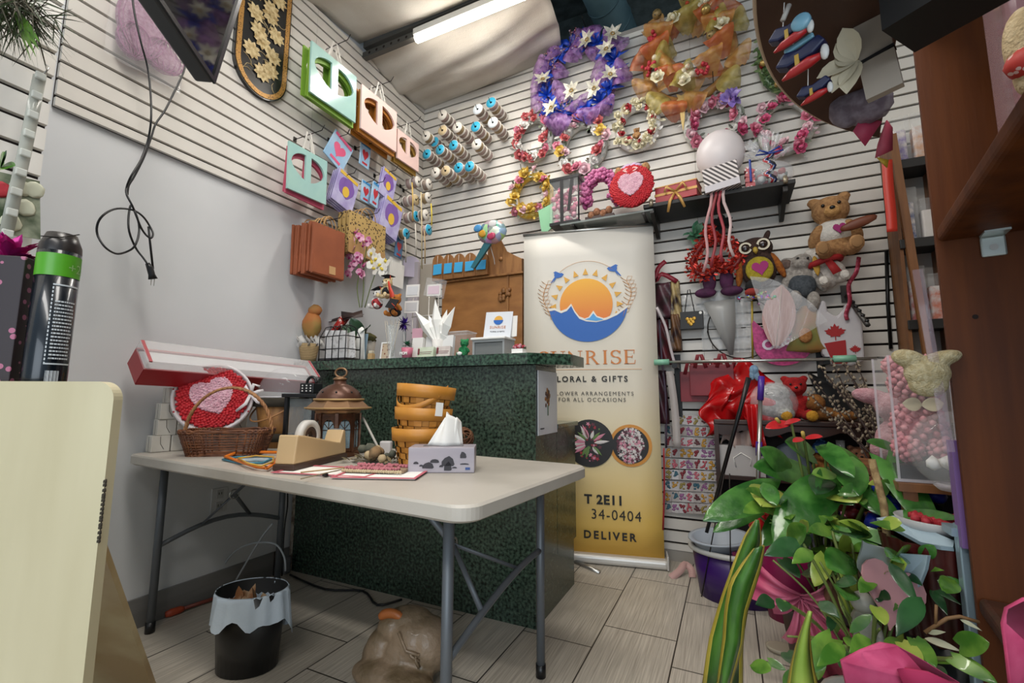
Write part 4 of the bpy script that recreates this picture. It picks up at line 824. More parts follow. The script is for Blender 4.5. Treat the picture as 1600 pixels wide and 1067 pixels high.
# small things along the front edge
y = 2.03
o = thing('photo_frame', 'small white photo frame leaning on the counter beside vase', 'picture frame', (LX(601, y), y, LZt), 0, None, (R_(-8), 0, R_(6)))
mb = MB(); mb.prism([(-.035, 0), (.035, 0), (.035, .105), (-.035, .105)], 0, .008, [[(-.028, .007), (.028, .007), (.028, .098), (-.028, .098)]]); mb.build('frame', white, o); mb = MB(); mb.box((0, .006, .052), (.058, .002, .094)); mb.build('picture', voro_mat('bouquet_pic', 'B9A58C', '7A3A2A', 60, .3, .4), o)
o = thing('perfume_bottle', 'tiny square amber bottle on the counter edge', 'bottle', (LX(580, y), y, LZt)); mb = MB(); mb.box((0, 0, .02), (.032, .03, .04), bev=.004); mb.build('bottle', mat('amber_glass', 'B59668', .15), o); mb = MB(); mb.box((0, 0, .048), (.026, .024, .016), bev=.003); mb.build('lid', mat('bottle_lid', 'C9BFA8', .4), o)
o = thing('pink_pot', 'pink pot lettered MOM with a green foil bow', 'pot', (LX(636, y), y, LZt)); mb = MB(); mb.lathe([(0, 0), (.026, 0), (.033, .062), (.028, .062), (.024, .01), (0, .01)], 18); mb.build('pot', mat('pot_pink', 'C46A80', .4), o)
text('MOM', .022, paperw, 'lettering', o, (0, -.0335, .022), align='CENTER', bold=.001)
random.seed(11); mb = MB()
for i in range(22): a = random.uniform(0, 6.28); e_ = random.uniform(-.2, 1.2); mb.leaf((0, 0, .075), (cos(a)*cos(e_), sin(a)*cos(e_), sin(e_)), (0, 0, 1), .034, .012, 'oval', 0, .4, 4)
mb.build('foil_bow', mat('foil_green', '2E7A58', .2, .5), o)
cardw = mat('card_white', 'E4E0DA', .7); cardg = mat('card_green', 'C4CDB0', .7, c2='D9DECB', vs=12); cardp = mat('card_pinkish', 'D6B6BC', .7)
for i, (px, w_, h_, yy, m_, lab) in enumerate([(664, .11, .062, 2.03, cardg, 'stack of pale green floral gift cards on the counter edge'), (692, .085, .062, 2.03, mat('card_floral', 'D8CFC6', .7, c2='C4B4AE', vs=20), 'stack of cream gift cards with floral corner on the edge'), (650, .075, .13, 2.10, cardw, 'white blank card block standing left in the rear row'), (672, .085, .135, 2.12, mat('card_grey', 'D2D0CC', .7), 'white card block standing in the middle of rear row'), (695, .09, .135, 2.11, mat('card_white2', 'DDDBD8', .7), 'white card block standing right in the rear row')]):
    o = thing('card_stack', lab, 'card stack', (LX(px, yy), yy, LZt), 0, None, (R_(-7), 0, R_((i*5) % 7-3)))
    mb = MB()
    for k_ in range(4): mb.box((0, .006*k_, h_/2-.001*k_), (w_, .004, h_))
    mb.build('cards', m_, o)
    if i < 2: mb = MB(); mb.box((0, -.003, h_*.55), (w_*.8, .001, .002)); mb.box((0, -.003, h_*.4), (w_*.7, .001, .002)); [mb.ico((-w_*.42, -.004, h_*.8-.008*k_), .007, 1) for k_ in range(4)]; mb.build('floral_print', mat('print_berry', '7A3A3E', .6), o)
    else: mb = MB(); mb.box((0, -.004, .004), (w_, .004, .022)); mb.build('rack_lip', mat('rack_red', '9A4450', .5), o)
# wire card holder with cards, foil ball
y = 2.22; o = thing('card_rack', 'wire rack showing white cards at two heights above counter', 'card rack', (LX(652, y), y, LZt))
mb = MB()
for xx in (-.06, .06, .13): mb.tube([(xx, .02, 0), (xx, .02, .40)], .003, 6)
for z in (.18, .28): mb.tube([(-.06, .01, z), (.13, .01, z)], .003, 6)
mb.build('frame', mat('rack_wire', 'CFCBC4', .4, .4), o)
for px, py, w_, h_, c_ in ((647, 455, .10, .078, 'D5D5D6'), (645, 480, .105, .075, 'C6C4C4'), (680, 454, .10, .07, 'DDC0CC')):
    q = aY(px, py, y); mb = MB(); mb.box((q.x-LX(652, y), -.012, q.z-LZt), (w_, .006, h_), (0, R_(3), 0)); f_ = mb.build('card', cardw, o)
    mb = MB(); mb.box((q.x-LX(652, y), -.0165, q.z-LZt), (w_*.8, .002, h_*.7), (0, R_(3), 0)); mb.build('printed_panel', mat('panel_'+c_, c_, .6), f_)
q = aY(680, 450, y-.03); o = thing('clear_card_box', 'clear acrylic card holder perched high on the wire rack', 'card holder', q); mb = MB(); mb.box((0, 0, 0), (.12, .04, .11), (0, R_(12), 0)); mb.build('box', clear('acrylic', 'F2F4F6', .13, .03), o)
q = aY(631, 506, 2.14); o = thing('foil_ornament', 'purple foil star ornament beside the pink card', 'ornament', (q.x, 2.14, q.z)); mb = MB()
for i in range(24): a, e_ = i*2.4, -1.3+i*.11; mb.leaf((0, 0, 0), (cos(a)*cos(e_), sin(a)*cos(e_), sin(e_)), (0, 0, 1) if abs(e_) < 1 else (1, 0, 0), .05, .02, 'lance', 0, .3, 4)
mb.build('foil', mat('foil_violet', '5A3E9A', .2, .6), o); mb = MB(); mb.tube([(0, 0, 0), (0, .02, LZt-q.z)], .002, 5); mb.build('stick', paperw, o)
o = thing('pink_gift_card', 'pale pink card in front of the rack near the foil star', 'card', (LX(651, 2.17), 2.17, LZt)); mb = MB(); mb.box((0, 0, .165), (.075, .003, .06)); mb.tube([(0, .004, 0), (0, .004, .15)], .003, 5); mb.build('sheet', mat('card_blush', 'D9A6B4', .6), o)
# white star-shaped tissue
y = 2.12; cx = LX(684, y); o = thing('tissue_wrap', 'white pointed tissue wrap opening like a star on the counter', 'tissue paper', (cx, y, LZt))
mb = MB(); tips = [(652, 487), (668, 492), (683, 468), (697, 483), (714, 480), (700, 510)]; base = Vector((0, 0, .10))
for i, t_ in enumerate(tips):
    q = aY(*t_, y); tp = Vector((q.x-cx, .03*(i % 2)-.02, q.z-LZt)); d_ = tp-base; n_ = Vector((-d_.z, 0, d_.x)).normalized()*.035
    mb.raw([base-Vector((0, -.01, .04)), base+d_*.5+n_, tp, base+d_*.5-n_, base+d_*.5+Vector((0, -.03, 0))], ((0, 4, 1), (0, 3, 4), (1, 4, 2), (4, 3, 2)), sm=False)
mb.build('tissue', paperw, o, solid=.001)
mb = MB(); mb.lathe([(0, 0), (.03, 0), (.035, .11), (0, .11)], 14); mb.build('holder', cardw, o)
y = 2.18; o = thing('acrylic_box', 'clear acrylic box at the back of counter beside green bear', 'acrylic box', (LX(716, y), y, LZt)); mb = MB(); mb.box((0, 0, .075), (.17, .10, .15)); mb.build('walls', clear('acrylic', 'F2F4F6', .13, .03), o); mb = MB(); mb.box((0, 0, .152), (.178, .108, .006)); mb.build('lid', clear('acrylic_lid', 'F6F8FA', .35, .03), o)
y = 2.04; o = thing('green_bear', 'small green plush bear seated at the counter edge', 'plush toy', (LX(721, y), y+.03, LZt)); bear(o, .115, fur('green', '1E6A3E', '2C8A52')); mb = MB(); mb.ico((0, -.05, .016), (.018, .01, .012), 1); mb.build('white_patch', white, o)
# tray with sign
y = 2.04; o = thing('desk_tray', 'grey and white desk tray carrying a printed sign', 'desk tray', (LX(766, y), y+.04, LZt)); 
mb = MB(); mb.prism([(-.095, 0), (-.095, .082), (.09, .082), (.09, 0), (.08, 0), (.08, .07), (-.083, .07), (-.083, 0)], -.06, .06); mb.build('shell', mat('tray_silver', 'A9ABAA', .35, .4), o); mb = MB(); mb.box((0, .0, .035), (.165, .10, .066)); mb.build('drawer_front', mat('tray_grey', '7C7E7C', .4, .3), o); mb = MB(); mb.box((0, -.01, .088), (.2, .13, .012), bev=.004); mb.build('tray_lid', white, o)
sg = thing('printed_sign', 'small white sign with sunrise logo on the desk tray', 'sign', (LX(772, y)-.004, y+.035, LZt+.096), 0, None, (R_(-10), R_(2), R_(3)))
mb = MB(); mb.box((0, 0, .072), (.155, .005, .142), bev=.001); mb.build('board', mat('sign_board', 'D6D9DE', .4), sg)
mb = MB(); mb.prism([(.024*cos(t), .098+.022*sin(t)) for t in [2*pi*i/20 for i in range(20)]], -.0045, -.003); mb.build('sun_print', sun if False else mat('print_ray', 'D9A23C', .5), sg)
mb = MB(); mb.prism([(.027*cos(t), .096+.025*sin(t)) for t in [pi+pi*i/14 for i in range(15)]], -.006, -.004); mb.build('wave_print', blue, sg)
text('SUNRISE', .021, org, 'title_lettering', sg, (0, -.004, .05), align='CENTER', sp=1.2); text('FLORAL & GIFTS', .0095, ink, 'subtitle_lettering', sg, (0, -.004, .03), align='CENTER', sp=1.2)
o = thing('card_pile', 'pile of loose white cards leaning at the right of the sign', 'card pile', (LX(797, 2.08), 2.10, LZt+.096)); mb = MB(); [mb.box((-.006*k_, .004*k_, .06), (.06, .002, .11), (-.1, R_(4*k_), 0)) for k_ in range(4)]; mb.build('cards', cardw, o)
y = 2.06; o = thing('flower_cube', 'white cube planter with red flowers at the counter corner', 'planter', (LX(811, y), y, LZt)); mb = MB(); mb.box((0, 0, .019), (.06, .05, .022)); mb.build('cube', white, o); mb = MB(); mb.box((0, 0, .004), (.10, .08, .007), bev=.002); mb.build('saucer', paperw, o)
random.seed(3); mb = MB(); [mb.ico((random.uniform(-.028, .028), random.uniform(-.022, .022), .037+random.uniform(0, .012)), .009, 1, .2, mi=k_ % 3) for k_ in range(30)]; mb.build('flowers', [mat('bloom_red', 'A02838', .7), mat('bloom_pink', 'C88A96', .7), mat('bloom_leaf', '3A4A2A', .7)], o)
# ------------------------------------------------------------------ things on the folding table
ZT = .7795
def wicker(o, lo, hi, h, ns, nr, m, r=.003, name='weave', rim=True, over=.0):
    """lo, hi: half sizes (x,y) of bottom and top rounded rectangles"""
    def ringpt(t, k_):
        a, b_ = lo[0]+(hi[0]-lo[0])*k_, lo[1]+(hi[1]-lo[1])*k_; c, s_ = cos(t), sin(t); e_ = .35
        return (a*math.copysign(abs(c)**e_, c), b_*math.copysign(abs(s_)**e_, s_), h*k_)
    mb = MB()
    for i in range(ns):
        t = 2*pi*(i+.5)/ns; mb = MB(); mb.tube([ringpt(t, 0), ringpt(t, .5), ringpt(t, 1)], r*1.3, 5); mb.build('stake', m, o)
    mb = MB()
    for j in range(nr):
        k_ = (j+.5)/nr; n = ns*2
        P_ = []
        for i in range(n):
            p = Vector(ringpt(2*pi*i/n, k_)); q = Vector((p.x, p.y, 0)).normalized(); P_.append(p+q*(.7*r*(1 if (i//1+j) % 2 else -1)))
        mb.tube(P_, r, 5, True)
    mb.build(name, m, o)
    if rim:
        mb = MB()
        for ph in (0, pi):
            for k_, zz in ((1.0, 0), (0.0, 0)):
                n = ns*2; mb.tube([Vector(ringpt(2*pi*i/n, k_)) + Vector((0, 0, r*2*sin(i*1.1+ph))) for i in range(n)], r*1.7, 6, True)
        mb.build('braided_rim', m, o)
    mb = MB(); mb.raw([ringpt(2*pi*i/24, .02) for i in range(24)], (tuple(range(24)),)); mb.build('bottom', m, o, solid=.004)
wk = mat('wicker_brown', '6A4226', .6, c2='8A5C34', vs=30); wkd = mat('wicker_red', '5A3420', .6, c2='774828', vs=30)
# stacked white candle boxes against the wall
cb = mat('carton_white', 'D5D1C8', .7, c2='C8C3B8', vs=6); slit = mat('carton_slit', '3A3028', .9)
random.seed(21); ex = Vector((.18, .98, 0)).normalized(); base = Vector((-2.365, 1.175, ZT)); S = .072
cbm = None
names = ['bottom', 'second', 'third', 'top']
for r_, (n, sh) in enumerate(((5, 0), (5, .02), (4, .02), (4, .045))):
    for i in range(n):
        p = base + ex*(sh+i*(S+.004)+.03) + Vector((random.uniform(0, .008), 0, r_*(S+.0005)))
        lab = 'small white square carton in the %s row of the stack by wall' % names[r_]
        o = thing('candle_box', lab, 'small carton', p, math.atan2(-ex.x, ex.y)+pi/2-R_(90)+R_(random.uniform(-6, 6)), 'white cartons, %s row' % names[r_])
        if cbm is None:
            mb = MB(); mb.box((0, 0, S/2), (S*.86, S, S), bev=.003); cbm = mesh_of(mb, 'carton', cb)
            mb = MB(); mb.tube([(S*.432, -.004, S*.95), (S*.432, -.002, S*.5), (S*.432, .012, S*.15)], .0013, 4); mb.box((0, -S*.5, S*.5), (.0015, .001, S*.9)); mb.box((0, 0, S*1.0), (S*.8, .0015, .001)); slm = mesh_of(mb, 'flap_slit', slit)
        inst('carton', cbm, o); inst('flap_slit', slm, o)
# long red rose box with clear lid
A0 = Vector((-2.285, 1.06, 1.172)); B0 = Vector((-2.235, 1.90, 1.140)); dx = (B0-A0); Lb = dx.length; dx.normalize()
yy = Vector((0, 0, 1)).cross(dx).normalized(); zz = dx.cross(yy)
roll = R_(43); y2 = yy*cos(roll)+zz*sin(roll); z2 = -yy*sin(roll)+zz*cos(roll)
Mb_ = Matrix((dx, y2, z2)).transposed().to_4x4(); Mb_.translation = A0
lbx = thing('flower_box', 'long red flower box with clear lid lying on the white cartons', 'flower box'); lbx.matrix_world = Mb_
rb = mat('box_red', '9E1F26', .35); S2 = .135
mb = MB(); mb.box((Lb/2, 0, -S2/2+.004), (Lb, S2, .006)); 
for s_ in (-1, 1): mb.box((Lb/2, s_*S2/2, -.02), (Lb, .005, S2*.64)); mb.box((Lb/2+s_*Lb/2, 0, -.02), (.005, S2, S2*.64))
mb.build('base_tray', rb, lbx)
mb = MB(); mb.box((Lb/2, 0, .005), (Lb-.012, S2-.012, .03), bev=.008); mb.build('white_liner', mat('liner_white', 'D8D8DA', .6), lbx)
mb = MB(); 
for s_ in (-1, 1): mb.box((Lb/2, s_*(S2/2+.002), S2*.34), (Lb+.004, .002, S2*.34)); mb.box((Lb/2+s_*(Lb/2+.002), 0, S2*.34), (.002, S2, S2*.34))
mb.box((Lb/2, 0, S2*.51), (Lb+.006, S2+.006, .002)); mb.build('clear_lid', clear('lid_film', 'F4F2F2', .22, .04), lbx)
mb = MB()
for s_ in (-1, 1): mb.box((Lb/2+s_*Lb/2*.985, 0, S2*.5), (.012, S2+.006, .006)); mb.box((Lb/2, s_*(S2/2), .024), (Lb, .007, .004))
mb.build('red_edging', mat('box_red_light', 'B4555A', .35), lbx)
# basket with rose-heart box
c = Vector((-1.985, 1.285, ZT)); bt = thing('wicker_basket', 'brown wicker basket with arched handle holding red heart box', 'basket', c, R_(36), sc=.86)
wicker(bt, (.165, .075), (.20, .105), .118, 40, 9, wkd, .0034)
mb = MB(); hp = [(.20*cos(t), 0, .10+.235*sin(t)) for t in [pi*i/20 for i in range(21)]]; mb.tube(hp, .007, 8)
for ph in (0, 2.1, 4.2): mb.tube([(p[0]*1.0+.006*cos(i*.9+ph), .007*sin(i*.9+ph), p[2]+.004*sin(i*.9+ph)) for i, p in enumerate(smooth([Vector(q) for q in hp], 3))], .0045, 6)
mb.build('arched_handle', mat('wicker_light', '8A5C38', .6, c2='A8784A', vs=40), bt)
hp_ = aY(334, 622, 1.34); hb = thing('rose_heart_box', 'round red rose box with a pink heart propped in basket', 'rose box', (hp_.x-.0, 1.34, hp_.z), 0, None, (R_(-12), R_(-20), R_(58)), .88)
mb = MB(); mb.lathe([(0, .10), (.165, .10), (.175, .02), (.182, -.005), (.165, -.012), (0, -.012)], 40, ax='y'); mb.build('drum', mat('satin_white', 'DCC9CC', .5), hb)
random.seed(5); mb = MB(); rr_ = mat('rose_red', 'B01824', .65, c2='C8222E', vs=50); pk_ = mat('rose_pale', 'D3A0B0', .7, c2='E0B6C2', vs=50)
def inheart(x, z): x/=.085; z = (z+.01)/.085; return (x*x+z*z-1)**3 - x*x*z**3 < 0
for i in range(460):
    a, q = i*2.39996, .162*math.sqrt((i+.5)/460); x, z = q*cos(a), q*sin(a)
    if not inheart(x, z): mb.ico((x, -.016-random.uniform(0, .006), z), (.0115, .010, .0115), 1, .25)
mb.build('red_rosettes', rr_, hb); mb = MB()
for i in range(900):
    a, q = i*2.39996, .1*math.sqrt((i+.5)/900)*1.2; x, z = q*cos(a), q*sin(a)
    if inheart(x, z): mb.ico((x, -.02-random.uniform(0, .006), z), (.008, .009, .008), 1, .25)
mb.build('pink_heart', pk_, hb)
mb = MB(); mb.lathe([(.168, -.02), (.186, -.022), (.19, .03), (.182, .03), (.176, -.016), (.168, -.02)], 48, ax='y'); mb.build('lace_ribbon', voro_mat('lace_ribbon', 'DAD3D4', 'B0303A', 34, .18, .6), hb)
mb = MB(); q = Vector((.165, -.03, -.045))
for s_ in ((.05, .05), (.06, .0), (-.02, .055), (.03, -.06), (-.06, -.05)): mb.ribbon([q, q+Vector((s_[0]*.6, -.02, s_[1]*.9)), q+Vector((s_[0]*1.1, -.008, s_[1]*.5)) if s_[1] > -.03 else q+Vector((s_[0]*1.5, 0, s_[1]*1.3))], [.014, .018, .013], (0, -1, .1))
mb.build('ribbon_bow', mat('bow_white', 'DDD5D6', .6), hb, solid=.001)
# chip-wood planter with clear dome
p = T(424, 688); cp = thing('wooden_planter', 'brown chip-wood planter behind the basket with round clear dome above', 'planter', (-2.06, 1.60, ZT))
chip = mat('chip_wood', '8A5E34', .55, c2='A67640', vs=12, stretch=(3, 3, .4))
mb = MB(); mb.lathe([(0, 0), (.085, 0), (.125, .235), (.118, .235), (.08, .01), (0, .01)], 28); mb.build('staves', chip, cp)
mb = MB(); mb.lathe([(.124, .20), (.131, .20), (.133, .24), (.117, .243), (.117, .20)], 28); mb.lathe([(.093, .03), (.098, .03), (.104, .07), (.1, .07)], 28); mb.build('hoop', mat('chip_dark', '6A4424', .5), cp)
mb = MB(); mb.tube([(.12*cos(t), -.125*abs(sin(t))-.02, .22-.09*sin(t)) for t in [pi*i/14 for i in range(15)]], .004, 6); mb.build('bail_handle', mat('chip_edge', 'A9784A', .5), cp)
dm = thing('clear_dome', 'clear plastic dome resting on the chip-wood planter', 'dome', (-2.035, 1.60, ZT+.246))
mb = MB(); mb.lathe([(.13, 0)] + [(.13*cos(t), .02+.135*sin(t)) for t in [pi/2*i/10 for i in range(11)]], 32); mb.build('shell', clear('dome_plastic', 'F0F0F4', .13, .02), dm)
mb = MB(); mb.tube([(.131*cos(t), .131*sin(t), .002) for t in [2*pi*i/32 for i in range(32)]], .003, 6, True); mb.build('rim', clear('dome_rim', 'F0F0F4', .4, .05), dm)
# black framed glass lantern
x_, y_ = -1.86, 1.60; gl = thing('glass_lantern', 'black metal framed candle lantern with clear glass sides', 'lantern', (x_, y_, ZT), R_(14)); H = .255
mb = MB(); mb.box((0, 0, .008), (.17, .17, .016), bev=.003); mb.build('base', black, gl)
mb = MB(); mb.box((0, 0, H), (.185, .185, .018), bev=.003); mb.build('roof_plate', black, gl)
for a, b_ in ((-1, -1), (1, -1), (1, 1), (-1, 1)): mb = MB(); mb.box((a*.074, b_*.074, H/2), (.016, .016, H)); mb.build('post', black, gl)
mb = MB(); mb.box((0, 0, H/2), (.13, .13, H-.03)); mb.build('glass', clear('clear_glass', 'E9F0F0', .17, .03), gl)
mb = MB(); mb.box((0, 0, H+.035), (.075, .075, .05), bev=.004)
for i in range(3):
    for j in range(3): mb.ico((-.022+.022*i, -.038, H+.022+.013*j), (.005, .002, .004), 1, mi=1)
mb.build('vent', [black, white], gl)
mb = MB(); mb.tube([(.026*cos(t), 0, H+.058+.034*sin(t)) for t in [pi*i/10 for i in range(11)]], .007, 7); mb.build('carry_ring', black, gl)
mb = MB(); mb.tube([(0, 0, .017), (0, 0, .12)], .03, 16); mb.build('candle', mat('candle_ivory', 'C9B79A', .5), gl)
# bronze lantern
brz = mat('bronze_brown', '4A3022', .38, .55, c2='6A4630', vs=20); brl = mat('bronze_light', '8A6A4C', .35, .6)
q = T(522, 712); bl = thing('bronze_lantern', 'bronze lantern with domed roof and arched glass windows', 'lantern', (-1.545, 1.48, ZT), R_(20), sc=.89); n6 = 8
def poly(r, z, n=8, a0=pi/8): return [(r*cos(a0+2*pi*i/n), r*sin(a0+2*pi*i/n), z) for i in range(n)]
mb = MB(); mb.lathe([(0, 0), (.115, 0), (.112, .02), (.098, .026), (0, .026)], 8, sm=False); mb.build('base', brz, bl)
mb = MB(); mb.lathe([(.098, .20), (.108, .205), (.112, .215), (.152, .222), (.155, .23), (.118, .262), (.112, .266), (0, .266)], 8, sm=False); mb.build('eaves', brl, bl)
mb = MB(); mb.tube([v for v in poly(.114, .268, 32, 0)], .006, 6, True); mb.tube([v for v in poly(.153, .228, 32, 0)], .004, 6, True); mb.build('beaded_trim', mat('bead_trim', 'A98A5C', .5, .4), bl)
mb = MB(); mb.lathe([(.108, .266), (.105, .285), (.085, .315), (.055, .335), (.03, .345), (.028, .362), (0, .365)], 24); dmb = mb.build('dome_roof', mat('bronze_dome', '553526', .35, .4), bl)
mb = MB()
for i in range(8): a = i*pi/4+.3; mb.ico((.093*cos(a), .093*sin(a), .303), .006, 1)
mb.build('vent_hole', black, dmb)
mb = MB(); mb.lathe([(0, .36), (.03, .362), (.034, .37), (.02, .378), (0, .38)], 16); mb.build('finial', brl, bl)
mb = MB(); mb.tube([(.03*cos(t), .006, .40+.022*sin(t)) for t in [2*pi*i/20 for i in range(20)]], .005, 7, True); mb.build('hanging_ring', brl, bl)
for i in range(8):
    a = pi/8+pi/4*i; mb = MB(); mb.box((.1*cos(a), .1*sin(a), .113), (.014, .014, .18), (0, 0, a)); mb.build('pillar', brz, bl)
    b_ = a+pi/8; rr = .1*cos(pi/8); Mx = Matrix.Translation((rr*cos(b_), rr*sin(b_), 0)) @ Matrix.Rotation(b_+pi/2, 4, 'Z')
    mb = MB(Mx); hw_ = .0385; mb.prism([(-hw_, .026), (hw_, .026), (hw_, .2), (-hw_, .2)], -.003, .003, [[(-.028, .04), (.028, .04), (.028, .13)] + arc(0, .13, .028, 0, pi, 10, .045)[1:]]); fr_ = mb.build('arched_window', brz, bl)
    mb = MB(Mx); mb.tube([(0, 0, .04), (0, 0, .172)], .002, 4); mb.tube([(-.028, 0, .125), (.028, 0, .125)], .002, 4); mb.tube([(-.02, 0, .155), (0, 0, .13), (.02, 0, .155)], .002, 4); mb.build('tracery', brz, fr_)
    mb = MB(Mx); mb.box((0, .002, .1), (.058, .001, .13)); mb.build('pane', clear('lantern_glass', 'B9D6E2', .35, .05), fr_)
# plastic shapes
def loopshape(name, lab, pts, col, z, r=.005, cat='plastic frame'):
    mb = MB(); mb.tube([aZ(x, y, z) for x, y in pts], r, 6, True, flat=1); return solo(mb, name, mat('plast_'+col, col, .35), lab, cat)
loopshape('plastic_heart', 'bright orange plastic heart frame lying flat on the table', [(352, 714), (366, 708), (400, 706), (438, 707), (434, 714), (430, 723), (418, 731), (400, 729), (378, 722)], 'D9741E', ZT+.012, .0065)
loopshape('plastic_heart', 'teal plastic frame under the orange frame', [(348, 718), (370, 714), (412, 713), (424, 717), (410, 723), (376, 724)], '3A7E96', ZT+.004, .004)
loopshape('plastic_heart', 'yellow plastic loop between the orange frame and tape dispenser', [(372, 716), (400, 712), (428, 714), (426, 722), (408, 728), (388, 724)], 'C99A2E', ZT+.022, .003)
mb = MB(); mb.box((0, 0, .0015), (.12, .07, .003)); solo(mb, 'leaflet', mat('leaflet', 'B9C4C8', .4, c2='8FA9B8', vs=20), 'glossy leaflet lying inside the orange frame', 'leaflet', T(400, 719, ZT)+Vector((0, 0, .001)), R_(30))
# tape dispenser
a_, b_ = T(452, 738), T(556, 712); d_ = (b_-a_); d_.z = 0; Ld = .335; ang_ = math.atan2(d_.y, d_.x)
td = thing('tape_dispenser', 'beige desktop tape dispenser with a white tape roll', 'tape dispenser', (a_.x-.035, a_.y+.005, ZT), ang_)
bg_ = mat('dispenser_beige', 'C4A77C', .4); br_ = mat('dispenser_brown', '3E2A20', .5)
mb = MB(); mb.prism([(0, .022), (Ld, .022), (Ld-.012, .115), (Ld-.028, .118), (Ld-.05, .07), (Ld-.08, .075), (.07, .112), (.015, .12)], -.037, .037); o_ = mb.build('body', bg_, td); md = o_.modifiers.new('bev', 'BEVEL'); md.width = .005; md.segments = 2; md.limit_method = 'ANGLE'
mb = MB(); mb.box((Ld/2, 0, .011), (Ld+.008, .082, .022), bev=.004); mb.build('base', br_, td)
mb = MB(); mb.lathe([(.036, -.013), (.06, -.013), (.06, .013), (.036, .013), (.036, -.013)], 30, (.125, 0, .105), 'y'); mb.build('tape_roll', mat('tape_white', 'C9C5BE', .35), td)
mb = MB(); mb.lathe([(.02, -.012), (.036, -.012), (.036, .012), (.02, .012), (.02, -.012)], 26, (.125, 0, .105), 'y'); mb.build('roll_hub', br_, td)
mb = MB(); mb.box((Ld-.02, 0, .119), (.006, .05, .004)); mb.build('cutter', steel, td)
# papers
pinkb = mat('paper_pink_edge', 'C2606C', .5)
for i, (cx, cy, w__, h__, rz, lab) in enumerate([(520, 737, .34, .16, 12, 'large white paper sheet with pink border at table front'), (598, 742, .26, .17, 22, 'second pink-bordered sheet under the dried flowers')]):
    o = thing('paper_sheet', lab, 'paper', T(cx, cy, ZT)+Vector((0, 0, .001+.002*i)), R_(rz)); mb = MB(); mb.box((0, 0, 0), (w__, h__, .0015)); mb.build('sheet', paperw, o); mb = MB(); mb.prism([(-w__/2-.004, -h__/2-.004), (w__/2+.004, -h__/2-.004), (w__/2+.004, h__/2+.004), (-w__/2-.004, h__/2+.004)], 0, .002, [[(-w__/2+.006, -h__/2+.006), (w__/2-.006, -h__/2+.006), (w__/2-.006, h__/2-.006), (-w__/2+.006, h__/2-.006)]]); e_ = mb.build('border', pinkb, o); e_.rotation_euler = (pi/2, 0, 0); e_.location = (0, 0, .0018)
mb = MB(); mb.box((0, 0, .005), (.018, .010, .010), bev=.002); solo(mb, 'binder_clip', black, 'tiny black binder clip on the papers at table front', 'clip', T(508, 745, ZT)+Vector((0, 0, .001)))
# dried flowers
dc = T(590, 722); df = thing('dried_flowers', 'dusty dried flower cluster with tan pods lying before the yellow baskets', 'dried flowers', (dc.x, dc.y, ZT))
random.seed(9)
for i in range(15): mb = MB(); x, y = random.uniform(-.10, .09), random.uniform(-.05, .05); s_ = random.uniform(.014, .024); mb.ico((x, y, s_+random.uniform(0, .03)), s_, 2, .1); mb.build('pod', [mat('pod_tan', '8A6E4C', .9, c2='6A5840', vs=30), mat('pod_grey', '5E5E50', .9, c2='45483E', vs=30), mat('pod_cream', 'B09C7A', .9)][i % 3], df)
mb = MB()
for i in range(60): a = random.uniform(0, 6.28); mb.leaf((random.uniform(-.12, .1), random.uniform(-.06, .06), .008), (cos(a), sin(a), random.uniform(.1, .9)), (0, 0, 1), .05, .014, 'lance', .2, .2, 4)
mb.build('dry_leaves', mat('dry_leaf', '5A5440', .9, c2='7A6A4C', vs=20), df)
wc = T(592, 738); ws = thing('lace_scrap', 'pink and tan fringed lace piece on the papers', 'lace piece', (wc.x, wc.y, ZT+.006), R_(16))
mb = MB(); mb.box((0, 0, .004), (.20, .10, .008), (0, 0, .1)); mb.build('mat', mat('lace_tan', '9A836A', .9, c2='7C6A56', vs=60, bump=.8), ws)
mb = MB()
for i in range(150): mb.ico((random.uniform(-.10, .09), random.choice((-1, 1))*random.uniform(.015, .05), .012), .006, 1, .3)
mb.build('pink_tufts', mat('tuft_pink', 'B06A72', .9), ws); mb = MB()
for i in range(26): mb.ico((-.1+.008*i, -.056, .006), (.006, .008, .006), 1, .2)
mb.build('fringe', mat('fringe_cream', 'B9A686', .9), ws)
# pens and sticks
for i, (p0, p1, r, cc, lab) in enumerate([((567, 652), (597, 706), .005, 'A8A49C', 'grey metal ruler leaning between bronze lantern and baskets'), ((470, 738), (562, 728), .0025, 'A98C62', 'thin brown twig lying on the papers'), ((540, 732), (470, 748), .0018, '8A7A5C', 'thin pale twig crossing the papers'), ((575, 711), (600, 704), .006, 'D6D2CC', 'white marker pen among the dried flowers')]):
    a_ = T(*p0, ZT+(.10 if i == 0 else .012)); b_ = T(*p1, ZT+.012)
    if i == 0: b_ = Vector((-1.25, 1.44, ZT+.01)); a_ = aY(567, 652, 1.52)
    mb = MB(); mb.tube([a_, b_], r, 8); solo(mb, ['ruler', 'twig', 'twig', 'marker_pen'][i], mat('stick_'+cc, cc, .5), lab, ['ruler', 'twig', 'twig', 'pen'][i])
mb = MB(); mb.box((0, 0, .03), (.05, .03, .06), bev=.006); solo(mb, 'correction_tape', mat('white_gloss', 'C9C5C4', .3), 'small white plastic dispenser left of yellow baskets', 'dispenser', (-1.36, 1.58, ZT), R_(20))
